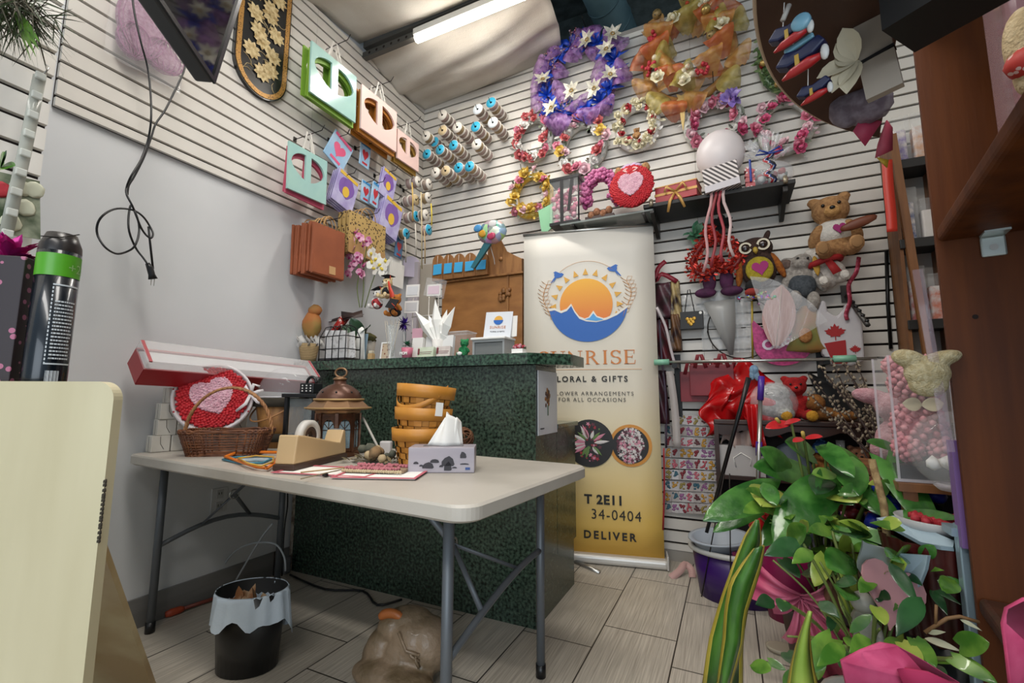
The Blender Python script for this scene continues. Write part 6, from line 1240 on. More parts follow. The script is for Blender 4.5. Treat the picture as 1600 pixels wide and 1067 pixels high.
# red gift box with gold ribbon
Yg = 2.93; o = thing('red_gift_box', 'flat red gift box with a gold ribbon on black shelf', 'gift box', (SX(1060, 305, Yg), Yg, ZS+.002), R_(-8)); mb = MB(); mb.box((0, 0, .05), (.25, .15, .1), bev=.003); mb.build('box', mat('gift_red', 'A3262E', .4), o)
mb = MB(); mb.box((0, 0, .05), (.256, .156, .016)); mb.box((0, 0, .101), (.256, .156, .006)); mb.build('gold_band', mat('ribbon_gold', 'B58A4A', .4, .3), o)
mb = MB(); q = Vector((0, -.08, .05)); [mb.ribbon([q, q+Vector(a), q+Vector(b_)], [.012, .02, .014], (0, -1, 0)) for a, b_ in (((-.05, -.02, .035), (-.06, -.02, .0)), ((.05, -.02, .04), (.07, -.02, .0)), ((-.03, -.015, -.06), (-.045, -.015, -.13)), ((.03, -.015, -.05), (.055, -.015, -.12)))]; mb.build('bow', mat('ribbon_gold', 'B58A4A', .4, .3), o, solid=.001)
mb = MB(); [mb.ico((.03*cos(k_), .02*sin(k_*2), .112), .022, 1, .2) for k_ in range(6)]; mb.build('red_flower', cherry, o)
# white balloon in tulle with striped box
Yw = 2.96; o = thing('wrapped_balloon', 'white tulle covered balloon standing on a striped gift box', 'balloon', (SX(1128, 290, Yw), Yw, ZS+.002)); zc_ = aY(1126, 240, Yw).z-ZS; Rw = (SX(1166, 240, Yw)-SX(1087, 240, Yw))/2
mb = MB(); mb.ico((0, .02, zc_), (Rw, Rw*.8, Rw*1.12), 3); mb.lathe([(Rw*.5, zc_-Rw*.9), (Rw*.35, .03), (Rw*.4, .0)], 20); mb.build('balloon', mat('balloon_white', 'E2DADA', .35, alpha=.93), o)
mb = MB(); [mb.grid(lambda u, v, a=a: (Rw*.75*cos(a)*(.4+.8*v)+.05*(u-.5)*sin(a), Rw*.4*sin(a), .0+.12*(1-v)+.02*sin(u*12)), 5, 5) for a in (0, .8, 2.2, 3.1)]; mb.build('tulle_skirt', mat('tulle_cream', 'D9CFBE', .8, alpha=.75), o)
stp = wave_mat('stripe_box', '2E2426', 'D8CFCC', 22, .5, 'DIAGONAL')
mb = MB(); mb.box((-.0, -.10, .075), (.19, .09, .15), (0, R_(-6), R_(-6)), bev=.002); mb.build('striped_box', stp, o)
mb = MB(); mb.box((-.0, -.148, .02), (.19, .003, .04), (0, R_(-6), R_(-6))); mb.build('lace_band', mat('lace_white', 'C9C4C8', .8), o)
# cellophane wrapped gift
Yc = 2.95; o = thing('cellophane_gift', 'clear cellophane gift basket with blue and red curled ribbons', 'gift basket', (SX(1202, 280, Yc), Yc, ZS+.002)); cel = clear('cellophane', 'F2F4F8', .28, .04)
mb = MB(); rnd = random.Random(8); mb.ico((0, 0, .085), (.125, .09, .085), 3, .05)
for i in range(12): a = rnd.uniform(-1.3, 1.3); mb.grid(lambda u, v, a=a: ((.02+.11*v)*sin(a)+.03*(u-.5)*(v+.3), -.02+.03*sin(i*2)+.02*sin(u*6+v*4), .17+.17*v*cos(a)+.01*sin(u*9)), 4, 5)
mb.build('cellophane', cel, o)
mb = MB(); [mb.ico((rnd.uniform(-.08, .08), rnd.uniform(-.05, .05), rnd.uniform(.03, .1)), .025, 1, .2, mi=k_ % 3) for k_ in range(16)]; mb.build('contents', [mat('cont_grey', '8A9492', .6), mat('cont_white', 'D2D4D4', .6), mat('cont_red', 'A8343A', .6)], o)
for k_, cc in enumerate(('1E3C96', 'A8222E', 'D9D6D4', '1E3C96', '14161E')):
    mb = MB(); x = -.09+.03*k_; mb.ribbon([(x*.2+.02*cos(t*2), -.10+.012*sin(t*2), .18-.022*t*1.2) if k_ else (x-.01, -.08, .17-.02*t) for t in [i*.45 for i in range(16)]], .012, (0, -1, 0)); mb.build('curl_ribbon', mat('curl_'+cc, cc, .35), o, solid=.001)
mb = MB(); [mb.tube([(-.005, -.1, .18), (q*.05, -.11, .20), (q*.07, -.1, .18), (-.005, -.1, .175)], .005, 6) for q in (-1, 1)]; mb.build('ribbon_bow', mat('curl_1E3C96', '1E3C96', .35), o)
mb = MB(); [mb.box((.0, 0, .02+.03*k_), (.05, .04, .028), (0, .2*k_, 0)) for k_ in range(4)]; solo(mb, 'red_candy_bag', voro_mat('candy', 'B52E38', 'D9C9C4', 50, .3, .3), 'red and white sweet bag between balloon and cellophane gift', 'sweet bag', (SX(1172, 285, 2.9), 2.9, ZS+.003))
# ribbons hanging off the shelf
for i, (x, cc) in enumerate(((1110, 'B9898A'), (1116, '8E2E36'), (1124, 'A03A44'), (1131, 'C9B0AE'))):
    a, b_ = aY(x, 292, 2.842), aY(x+8*(i-1.2), 425-8*i, 2.86); mb = MB(); n = 9
    mb.ribbon([a.lerp(b_, k_/n)+Vector((.012*sin(k_*1.1+i), -.004*sin(k_), 0)) for k_ in range(n+1)], .016, (0, -1, 0)); solo(mb, 'hanging_ribbon', mat('hang_'+cc, cc, .45), ['dusty pink', 'dark red', 'crimson', 'pale pink'][i] + ' ribbon hanging from the black shelf front', 'ribbon', solid=.001)
# ------------------------------------------------------------------ back wall, lower part
def WLen(px0, px1, py, off): return abs(BP(px1, py, off).x-BP(px0, py, off).x)
def hang(name, lab, cat, px, py, off, rz=0, rot=None, sc=1): return thing(name, lab, cat, BP(px, py, off), rz, None, rot, sc)
rnd = random.Random(31)
o = hang('foil_bow', 'pale green bow hanging left of the red tinsel heart', 'bow', 1085, 365, .06); mb = MB()
for i in range(18): a = rnd.uniform(0, 6.3); b_ = rnd.uniform(0, 1.3); mb.leaf((0, 0, 0), (cos(a)*cos(b_), -sin(b_), sin(a)*cos(b_)), (rnd.uniform(-1, 1), -1, rnd.uniform(-1, 1)), .085, .045, 'oval', 0, .5, 4)
mb.build('bow_loops', mat('bow_mint', '4E8A66', .45, c2='86B894', vs=20), o)
hp2 = lambda t, s: (s*(16*sin(t)**3)/16, s*(13*cos(t)-5*cos(2*t)-2*cos(3*t)-cos(4*t))/15)
o = hang('tinsel_heart', 'open red tinsel heart with trailing pink ribbons', 'heart wreath', 1116, 398, .12, 0, (0, R_(170), 0)); mb = MB()
for i in range(900):
    x, z = hp2(rnd.uniform(0, 6.3), .135+rnd.uniform(-.03, .035)); a, b_ = rnd.uniform(0, 6.3), rnd.uniform(-1, 1); p = Vector((x+rnd.gauss(0, .014), rnd.gauss(0, .018), z+rnd.gauss(0, .014))); mb.leaf(p, (cos(a), b_, sin(a)), (rnd.uniform(-1, 1), -1, .3), .032, .014, 'oval', 0, .3, 2)
mb.build('tinsel', mat('tinsel_red', 'A3201C', .25, .5, c2='D0402E', vs=60), o)
mb = MB(); mb.tube([Vector((*hp2(t, .138), 0)).xzy for t in [2*pi*i/40 for i in range(40)]], .016, 6, True); mb.build('frame', mat('tinsel_core', '7A1614', .5), o)
o = hang('black_bow', 'black bow above the red tinsel heart', 'bow', 1128, 352, .08); mb = MB()
for a in (.5, 2.6, 3.6, 5.8, 4.6, 1.6): mb.leaf((0, 0, 0), (cos(a), -.3, sin(a)), (0, -1, .4), .075, .05, 'oval', 0, .5, 4)
mb.build('bow_loops', mat('felt_black', '141416', .9), o)
o = hang('felt_boots', 'pair of dark purple felt boots below the tinsel heart', 'felt boots', 1122, 445, .08); fpur = mat('felt_purple', '3E1838', .8, c2='54224A', vs=20)
for q in (-1, 1): plush_body(o, [((q*.05, 0, .03), (.042, .03, .075)), ((q*.075, -.02, -.05), (.065, .035, .032))], fpur, .006, 'boot')
# owl
o = hang('owl_plush', 'dark brown owl plush with big round eyes and yellow belly', 'plush toy', 1183, 412, .10, 0, (0, R_(-8), 0)); od = fur('owl', '30201A', '44302A')
plush_body(o, [((0, 0, -.03), (.10, .06, .125)), ((0, 0, .09), (.105, .065, .075)), ((-.085, 0, .16), (.018, .015, .035), (0, -.5, 0)), ((.085, 0, .16), (.018, .015, .035), (0, .5, 0))], od, .007)
mb = MB(); mb.ico((0, -.05, -.05), (.075, .022, .08), 3); mb.build('belly', fur('mustard', '9A8A24', 'B09C30'), o); mb = MB(); mb.prism([Vector(hp2(t, .045)).to_tuple() for t in [2*pi*i/24 for i in range(24)]], -.074, -.064); h_ = mb.build('heart_patch', mat('felt_magenta', '9A1E6A', .7), o); h_.location = (.005, 0, -.045)
for q in (-1, 1):
    mb = MB(); mb.disc((q*.048, -.062, .095), .036, 20, h=.004); e_ = mb.build('eye_ring', mat('eye_cream', 'D9D0B8', .5), o); mb = MB(); mb.ico((q*.048, -.066, .095), (.025, .008, .025), 2); mb.build('eye', mat('eye_brown', '241208', .15), e_)
    mb = MB(); mb.ico((q*.105, -.01, -.04), (.022, .025, .09), 2, rot=(0, q*-.25, 0)); mb.build('wing', fur('rust', '8A4A1C', 'A8621E'), o)
mb = MB(); mb.lathe([(0, -.02), (.014, 0), (.012, .02), (0, .028)], 10, (0, -.072, .06)); mb.build('beak', mat('beak_yellow', 'B59A3C', .5), o)
o = hang('bead_bird', 'small black and red bird ornament with glitter beads below the owl', 'ornament', 1177, 452, .14); mb = MB(); mb.ico((0, 0, .02), (.045, .04, .04), 2); mb.build('head', mat('felt_black', '141416', .9), o); mb = MB(); mb.ico((-.01, -.02, -.02), (.04, .03, .025), 2); mb.build('red_breast', mat('felt_red', '8E2A22', .8), o); mb = MB(); [mb.ico((rnd.gauss(.03, .04), -.02, rnd.gauss(-.05, .015)), .012, 1) for _ in range(22)]; mb.build('beads', patch_mat('glitter', 60, .2, .4, 1, .7), o)
mb = MB(); a, b_ = BP(1175, 470, .1), BP(1176, 560, .06); mb.tube([a, b_], .006, 6); solo(mb, 'yellow_stick', mat('stick_yellow', 'A8902E', .5), 'yellow stick hanging below the bead bird', 'stick')
# bears on the wall
o = hang('teddy_bear', 'large golden brown teddy bear in white shirt hung on the slats', 'plush toy', 1310, 408, .08, R_(-8), (R_(4), R_(-4), R_(-6))); bear(o, .45, fur('honey', 'A8763C', 'C08C50'), fur('honey_l', 'B88A52', 'CC9E66'), inner=mat('pad_tan', '8E6A44', .9))
mb = MB(); mb.ico((0, -.005, .165), (.098, .085, .085), 3); sh_ = mb.build('shirt', fur('shirt', 'D2CEC6', 'E2DED6'), o); mb = MB(); mb.prism([Vector(hp2(t, .03)).to_tuple() for t in [2*pi*i/20 for i in range(20)]], -.098, -.088); h_ = mb.build('heart_patch', mat('felt_magenta', '9A1E6A', .7), sh_); h_.location = (.02, 0, .17)
mb = MB(); mb.ico((.10, -.13, .165), (.09, .012, .028), 2, rot=(0, -.2, 0)); mb.build('brown_guitar', mat('guitar_brown', '6A341C', .5), o)
o = hang('white_bear', 'white plush bear with a red scarf under the teddy bear', 'plush toy', 1302, 450, .07, 0, (0, R_(-14), 0)); wf = fur('snow', 'C9C2BA', 'DAD4CC'); bear(o, .30, wf, wf, inner=wf)
mb = MB(); mb.tube([(.085*cos(t), .08*sin(t)-.005, .155) for t in [2*pi*i/18 for i in range(18)]], .016, 7, True); mb.ribbon([(0, -.09, .155), (.01, -.105, .11), (.02, -.11, .06)], [.03, .04, .045], (0, -1, 0)); mb.build('red_scarf', mat('scarf_red', '9E1A1E', .7), o, solid=.003)
o = hang('donkey_plush', 'grey plush donkey in slate overalls left of the white bear', 'plush toy', 1253, 425, .08, 0, (0, R_(6), 0)); gf_ = fur('grey', '8A847E', 'A8A29A')
plush_body(o, [((0, 0, .055), (.06, .05, .055)), ((-.01, -.03, .04), (.045, .04, .035)), ((-.075, 0, .045), (.05, .018, .045)), ((.06, 0, .09), (.02, .018, .05), (0, .3, 0)), ((.0, 0, -.06), (.07, .055, .10)), ((.09, -.01, -.05), (.03, .03, .08), (0, -.4, 0)), ((-.07, -.01, -.05), (.028, .03, .08), (0, .3, 0)), ((-.03, -.03, -.17), (.035, .045, .06)), ((.06, -.03, -.18), (.035, .045, .06))], gf_, .007)
mb = MB(); mb.ico((.0, -.012, -.085), (.075, .055, .08), 3); mb.build('overalls', fur('slate', '3E444A', '52585E'), o); mb = MB(); mb.ico((-.085, -.014, .045), (.035, .008, .03), 2); mb.build('inner_ear', fur('taupe', '5E4E48', '6E5C54'), o); mb = MB(); mb.leaf((.05, -.05, .08), (.25, 0, -1), (0, -1, 0), .10, .035, 'oval'); mb.build('yellow_ribbon', mat('ribbon_mustard', 'B58A24', .5), o, solid=.002)
for q in (-1, 1): mb = MB(); mb.ico((q*.025-.005, -.052, .07), .008, 1); mb.build('eye', eye_m, o)
# feather packet, pink sign, tulle
o = hang('feather_packet', 'pale pink feather in a clear cellophane cone', 'feather packet', 1213, 500, .16, 0, (0, R_(8), 0)); mb = MB(); mb.leaf((.01, 0, -.15), (0, 0, 1), (0, -1, 0), .36, .17, 'oval', 0, .12, 9); mb.build('feather', mat('feather_pink', 'B8928E', .8, c2='C8A6A0', vs=60, stretch=(3, 1, .3)), o); mb = MB(); mb.tube([(0.01, -.012, -.16), (.01, -.012, .2)], .0025, 5); mb.build('quill', mat('quill', 'C9B6A8', .5), o)
mb = MB(); mb.grid(lambda u, v: (.01+(u-.42)*(.03+.42*v)*.9, -.03-.012*sin(u*13+v*4), -.17+.42*v-.12*v*u*u*2), 14, 10); mb.build('film', cel, o)
o = hang('pink_purse', 'magenta sequin pouch with silver script lettering', 'pouch', 1222, 532, .07); mb = MB(); W_ = .155; mb.prism([(-W_, .14), (-W_*.97, -.02)] + [(-W_*cos(t)*.97, -.02-.13*sin(t)) for t in [pi*i/14 for i in range(15)]] + [(W_, .14), (W_*.55, .05), (0, .0), (-W_*.55, .06)], -.02, .02); mb.build('pouch', mat('sequin_pink', '8E1E58', .4, .2, c2='B0306E', vs=60), o); text('Once', .085, mat('script_silver', 'BDAEB8', .4, .3), 'lettering', o, (-.10, -.024, -.06), (pi/2, R_(-14), 0), bold=.003)
o = hang('orange_tulle', 'orange tulle bag with a tan toy hanging beside maple leaf vest', 'tulle bag', 1265, 520, .08); mb = MB(); mb.lathe([(.03, .16), (.06, .12), (.09, .0), (.13, -.1), (.0, -.12)], 18, sy=.45); mb.build('tulle', mat('tulle_orange', 'B5713A', .8, c2='8A8A48', vs=5, alpha=.85), o); mb = MB(); mb.ico((-.03, -.06, -.02), (.035, .02, .045), 2); mb.build('toy', fur('tan', 'A8703C', 'BC8650'), o)
o = hang('maple_vest', 'small white vest bag printed with red maple leaves', 'vest bag', 1308, 520, .10); mb = MB(); mb.prism([(-.10, .06), (-.09, .12), (-.065, .19), (-.045, .18), (-.04, .12), (0, .09), (.035, .13), (.05, .165), (.10, .10), (.115, .09), (.11, -.16), (.05, -.19), (-.04, -.185), (-.08, -.12)], -.03, .03); v_ = mb.build('fabric', mat('vest_white', 'BDB9BC', .8, bump=.3, bs=12), o); md = v_.modifiers.new('bev', 'BEVEL'); md.width = .012; md.segments = 2; md.limit_method = 'ANGLE'
mapl = [(0, 1), (.17, .62), (.40, .74), (.34, .34), (.62, .48), (.66, .30), (1, .24), (.78, .02), (.86, -.10), (.42, -.36), (.46, -.52), (.05, -.45), (.04, -.9), (-.04, -.9), (-.05, -.45), (-.46, -.52), (-.42, -.36), (-.86, -.10), (-.78, .02), (-1, .24), (-.66, .30), (-.62, .48), (-.34, .34), (-.40, .74), (-.17, .62)]
mred = mat('maple_red', '9A1418', .6)
for s_, x, z in ((.05, -.015, .0), (.026, .07, -.10)): mb = MB(); mb.prism([(x+s_*a, z+s_*b_) for a, b_ in mapl], -.034, -.029); mb.build('maple_leaf', mred, o)
mb = MB(); mb.prism([(-.07, -.06), (.03, -.045), (.03, -.175), (-.035, -.175)], -.033, -.028); mb.build('red_panel', mred, o)
o = hang('waterfall_display', 'black waterfall display arm with pegs sticking out of slatwall', 'display arm', 1322, 462, 0); mb = MB(); q = BP(1356, 508, .28)-BP(1322, 462, 0); mb.tube([(0, 0, 0), q*.5, q], .013, 6); mb.box((0, -.006, .01), (.05, .012, .10)); mb.build('arm', mat('arm_grey', '4A4846', .4, .5), o)
for t in (.2, .35, .5, .65, .8, .97): mb = MB(); mb.ico(q*t+Vector((0, 0, .018)), .012, 1); mb.build('peg', black, o)
mb = MB(); P_ = [BP(x, y, .14) for x, y in ((1342, 402), (1338, 425), (1326, 445), (1328, 470), (1322, 490), (1324, 500))]; mb.tube(smooth(P_), .016, 6, flat=.5); solo(mb, 'red_braid', voro_mat('braid_red', '8A1A34', 'B8506A', 50, .35), 'dark red braided ribbon trailing beside the white bear', 'ribbon')
# black gift bag, clear bags, hoop
o = hang('black_gift_bag', 'small black gift bag with gold emblem and cord handle', 'gift bag', 1080, 501, .07); wb_ = WLen(1061, 1099, 500, .07); mb = MB(); mb.box((0, 0, 0), (wb_, .05, wb_*.78), bev=.002); mb.build('bag_body', mat('bag_black', '131212', .5), o); mb = MB(); mb.tube([(-wb_*.24, -.02, wb_*.36), (-wb_*.08, -.01, .2), (.0, 0, .205), (wb_*.16, -.02, wb_*.36)], .003, 5); mb.build('cord_handle', black, o)
gp_ = mat('gold_print', 'B58A2E', .3, .5); mb = MB(); [mb.ico((x, -.027, z), (.012, .002, .012), 2) for x, z in ((-.012, -.012), (.012, -.012), (0, -.026), (-.02, .008), (0, .004), (.02, .01))]; mb.build('emblem', gp_, o); mb = MB(); mb.disc((wb_*.4, -.028, wb_*.3), .009, 12, h=.002); mb.build('round_tag', white, o)
for i, (px, py, w_, h_, lab) in enumerate(((1130, 500, .26, .38, 'tall clear plastic bag of film hanging behind white cone'), (1092, 478, .2, .16, 'crumpled clear plastic packet above the black bag'), (1160, 505, .12, .36, 'narrow clear plastic sleeve beside wire hoop'))):
    o = hang('plastic_bag', lab, 'plastic bag', px, py, .03+.012*i); mb = MB(); mb.grid(lambda u, v: ((u-.5)*w_, -.008*sin(u*11+i)*cos(v*9)-.01, (v-.5)*h_), 12, 14); mb.build('film', clear('bag_film', 'DADCDC', .35, .12), o)
o = hang('paper_cone', 'grey-white cone sleeve pointing down beside black gift bag', 'cone', 1128, 510, .09); mb = MB(); mb.raw([(-.10, 0, .16), (.08, 0, .17), (.075, 0, -.02), (.055, 0, -.18), (.035, 0, -.18), (0, -.03, .1)], ((0, 5, 4), (5, 1, 2), (5, 2, 3, 4), (0, 1, 5))); mb.build('sleeve', mat('sleeve_grey', '9A9A98', .3), o, solid=.002)
o = hang('wire_hoop', 'dark round wire hoop frame hanging on the slats', 'wire hoop', 1158, 512, .06); rh = .19; mb = MB(); mb.tube([(rh*cos(t), 0, rh*sin(t)) for t in [2*pi*i/36 for i in range(36)]], .004, 6, True); [mb.tube([(rh*cos(t)*1.0, 0, rh*sin(t)), (rh*cos(t)*1.02, -.02, rh*sin(t)-.015), (rh*cos(t)*1.0, 0, rh*sin(t)-.03)], .002, 4) for t in [2*pi*i/12 for i in range(12)]]; mb.tube([(-rh, 0, 0), (rh, 0, 0)], .003, 5); mb.build('hoop', wire, o)
# wall rod
o = hang('hanging_rod', 'long chrome rod with mint green ends across the back wall', 'rod', 1030, 566, .20); e_ = BP(1370, 560, .20)-BP(1030, 566, .20); mb = MB(); mb.tube([(0, 0, 0), e_], .009, 8); mb.build('rod', steel, o)
mint_p = mat('rod_mint', '7EB59A', .4); mb = MB(); mb.tube([(-.03, 0, 0), (.06, 0, 0)], .019, 10); mb.build('end_sleeve', mint_p, o); k2 = BP(1302, 561, .2)-BP(1030, 566, .2); mb = MB(); mb.tube([k2, k2+Vector((.10, 0, 0))], .02, 10); mb.build('end_sleeve', mint_p, o)
for x in (.09, e_.x*.80): mb = MB(); mb.box((x, .1, -.015), (.03, .2, .04)); mb.box((x, .185, -.15), (.04, .012, .42)); mb.build('bracket', blk, o)
o = hang('blue_toy', 'pale blue soft toy dangling from the chrome rod', 'soft toy', 1178, 578, .2); plush_body(o, [((0, 0, 0), (.025, .02, .03)), ((-.012, 0, -.03), (.014, .014, .03)), ((.014, 0, -.035), (.014, .014, .03))], fur('ice', '6E8CA8', '8AA6BE'), .004)
# burgundy bags
bur = mat('bag_burgundy', '6A1620', .5, c2='7C1E28', vs=6)
for px, py, w_, h_, off, lab in ((1112, 588, .25, .19, .12, 'front burgundy gift bag of three under the rod'), (1095, 598, .24, .19, .08, 'left burgundy gift bag behind the front one'), (1138, 596, .22, .20, .05, 'right burgundy gift bag behind the front one')):
    o = hang('burgundy_bag', lab, 'gift bag', px, py+6, off); mb = MB(); mb.box((0, 0, 0), (w_, .03, h_), bev=.003); mb.build('bag_body', bur, o)
    for q in (-.25, .25): mb = MB(); mb.ribbon([(q*w_-.03, -.016, h_*.4), (q*w_-.01, -.014, h_*.82), (q*w_+.01, -.014, h_*.82), (q*w_+.035, -.016, h_*.4)], .022, (0, -1, 0)); mb.build('handle', bur, o, solid=.002)
    mb = MB(); mb.disc((.06, -.018, -h_*.3), .008, 10, h=.002); mb.build('snap', mat('ribbon_gold', 'B58A4A', .4, .3), o)
# red satin, low shelf unit and its plush
satin = mat('satin_red', 'A80C10', .22, c2='C41418', vs=6, sub=0)
YS2 = 2.95; zs = aY(1250, 658, YS2).z; xs0, xs1 = aY(1115, 660, YS2).x, WR-.02
lsu = thing('low_shelf', 'dark carved wooden shelf unit low against the back wall', 'shelf unit', (xs0, YS2, 0)); dkw = mat('walnut_dark', '2A1610', .45, c2='3A2016', vs=12, stretch=(.3, 1, 1)); wl = xs1-xs0
mb = MB(); mb.box((wl/2, .10, zs-.014), (wl, .20, .028), bev=.005); mb.build('top', dkw, lsu); mb = MB(); mb.prism([(0, -.03)] + [(wl*i/24, -.075-.018*sin(i*1.3)) for i in range(25)] + [(wl, -.03)], 0, .018); ap = mb.build('carved_apron', dkw, lsu); ap.location = (0, .01, zs)
for x in (.012, wl-.012): mb = MB(); mb.box((x, .10, zs/2-.014), (.024, .19, zs-.028)); mb.build('side', dkw, lsu)
mb = MB(); mb.box((wl/2, .195, zs/2), (wl, .01, zs-.03)); mb.build('back', mat('walnut_back', '170E0B', .7), lsu)
zsh = aY(1160, 745, YS2).z; mb = MB(); mb.box((wl/2, .10, zsh-.01), (wl-.04, .18, .02)); mb.build('shelf', dkw, lsu)
o = thing('red_satin_cloth', 'crumpled shiny red satin cloth heaped on the low shelf', 'cloth', (aY(1158, 640, 2.98).x, 3.06, zs)); mb = MB()
def satinf(u, v):
    x = (u-.5)*.40; z = .02+.33*v*(1-abs(u-.62)*.9)-.10*(1-v)*(1 if u > .55 else .3); return (x+.03*sin(v*9+u*3), -.03-.045*sin(pi*v)-.022*sin(u*14+v*5)-.014*sin(v*17-u*8), z+.02*sin(u*11)-.10*(1-v)*(u<.35))
mb.grid(satinf, 34, 26); mb.build('folds', satin, o, solid=.004)
mb = MB(); mb.grid(lambda u, v: (.05+.07*(u-.5)+.03*v, -.15-.015*sin(u*9+v*4), .09-.24*v), 8, 10); mb.build('trailing_end', satin, o, solid=.004)
def seat(name, lab, px, py, Y, s_, m_, mz=None, rz=0): q = aY(px, py, Y); g = thing(name, lab, 'plush toy', (q.x, Y, q.z), rz); bear(g, s_, m_, mz); return g
g = thing('grey_plush', 'silver grey fluffy plush in film next to red satin', 'plush toy', (aY(1210, 640, 2.98).x, 3.03, zs)); plush_body(g, [((0, 0, .08), (.10, .08, .08)), ((0, -.02, .15), (.085, .07, .06)), ((.05, -.06, .04), (.05, .06, .04))], fur('silver', '8E8E8A', 'B4B4B0'), .008); mb = MB(); [mb.ico((q*.035, -.085, .15), .01, 1) for q in (-1, 1)]; mb.build('eyes', eye_m, g); mb = MB(); mb.ico((0, -.01, .10), (.125, .10, .12), 3, .03); mb.build('film', cel, g)
rb_ = seat('red_bear', 'bright red plush bear with yellow paws on the low shelf', 1245, 656, 3.05, .29, fur('red', '8E0E12', 'A81A1A'), fur('red2', 'A81A1A', 'B82420')); rb_.location.z = zs; mb = MB(); [mb.ico((q*.06, -.12, .03), (.03, .025, .03), 2) for q in (-1, 1)]; mb.build('yellow_paws', fur('gold', 'B5801E', 'C8942E'), rb_)
g = thing('brown_paw_plush', 'brown plush toy lying beside the red bear in black cloth', 'plush toy', (aY(1290, 650, 3.0).x, 3.05, zs)); plush_body(g, [((0, 0, .04), (.07, .05, .04)), ((.1, -.03, .03), (.05, .04, .03)), ((-.04, -.02, .10), (.05, .05, .05))], fur('brown', '7A4A1E', '90602C'), .007); mb = MB(); mb.grid(lambda u, v: (.02+.30*u-.08*v, .04+.02*sin(u*9), .02+.26*v*(1-u*.7)), 10, 8); mb.build('black_cloth', mat('cloth_black', '0C0C0E', .7), g, solid=.004)
o = thing('white_gift_box', 'white gift bag with tissue on the shelf under red satin', 'gift bag', (aY(1160, 745, 2.97).x, 3.03, zsh)); mb = MB(); mb.box((0, 0, .085), (.24, .10, .17), bev=.002); mb.build('bag_body', mat('bag_dull', 'B4B0AE', .6), o); mb = MB(); mb.tube([(-.03, -.053, .05), (-.04, -.053, .10), (0, -.053, .13), (.05, -.053, .10), (.045, -.053, .06)], .003, 5); mb.build('cord', paperw, o); mb = MB(); mb.grid(lambda u, v: ((u-.5)*.22*(1-.3*v), -.02+.04*sin(u*14), .16+.12*v+.04*sin(u*9)), 12, 5); mb.build('tissue', mat('tissue_pinkish', 'B8A29A', .7), o, solid=.001)
for px, py, Y, s_, key, lab in ((1286, 735, 3.05, .20, 'brown', 'small brown teddy in blue hat in the lower shelf'), (1345, 745, 3.06, .22, 'cocoa', 'dark brown teddy sitting deep in the lower shelf')):
    g = seat('small_teddy', lab, px, py, Y, s_, MATS['fur_'+key]); g.location.z = zsh
    if py == 735: mb = MB(); mb.lathe([(.055, .15), (.04, .19), (0, .24)], 14, (0, -.01, 0)); mb.build('blue_hat', voro_mat('hat_blue', '1C3A66', '6A94C0', 60, .3), g)
o = thing('glass_bottle', 'clear glass bottle standing in the lower shelf', 'bottle', (aY(1318, 740, 3.0).x, 3.02, zsh)); mb = MB(); mb.lathe([(0, 0), (.035, 0), (.035, .13), (.02, .17), (.022, .22), (.018, .22)], 16); mb.build('glass', clear('clear_glass', 'E9F0F0', .17, .03), o)
o = thing('grey_umbrella', 'slate grey folded fabric cone leaning in lower shelf', 'folded umbrella', (aY(1235, 735, 2.98).x, 3.05, zsh)); mb = MB(); mb.lathe([(.13, .0), (.11, .08), (.05, .17), (0, .2)], 16, sy=.7); mb.build('fabric', mat('slate_cloth', '4A5460', .6), o)
# packets of small gift cards
cm = mat('packet_film', 'A59C98', .25); pcols = [mat('pk%d' % i, c, .5) for i, c in enumerate(('7A1E2A', 'A8424E', '5A2A30', 'B5862E', '8A7A3C', '8E5A86', '2E5A6A', 'B8606E'))]
rows = [(668, 1070, 1118), (655, 1060, 1118), (640, 1060, 1100)]
first = None; n_ = 0; rnd = random.Random(17)
pkm = MB(); pkm.box((0, 0, 0), (.044, .006, .062), bev=.001); pk_me = mesh_of(pkm, 'sleeve', cm)
art_me = [[None]*8 for _ in range(4)]
for r_ in range(9):
    for c_ in range(8):
        px, py = 1044+c_*11.2+.3*r_*0, 655+r_*17.2+c_*.5
        if r_ == 0 and c_ < 2: continue
        ph_, pc = rnd.randrange(4), rnd.randrange(8)
        o = thing('card_packet', 'small printed gift card packet in the wall grid beside banner', 'card packet', BP(px, py, .02+.004*(r_ % 3)), R_(rnd.uniform(-8, 8)), 'gift card packets in a grid', (R_(-8), R_(rnd.uniform(-3, 3)), R_(rnd.uniform(-6, 6))))
        inst('sleeve', pk_me, o)
        if art_me[ph_][pc] is None:
            q = MB(); r2 = random.Random(ph_*9+pc)
            for j in range(9): q.ico((r2.uniform(-.014, .014), -.0038, r2.uniform(-.022, .022)), (r2.uniform(.005, .011), .001, r2.uniform(.005, .012)), 1)
            art_me[ph_][pc] = mesh_of(q, 'printed_art', pcols[pc])
        inst('printed_art', art_me[ph_][pc], o)
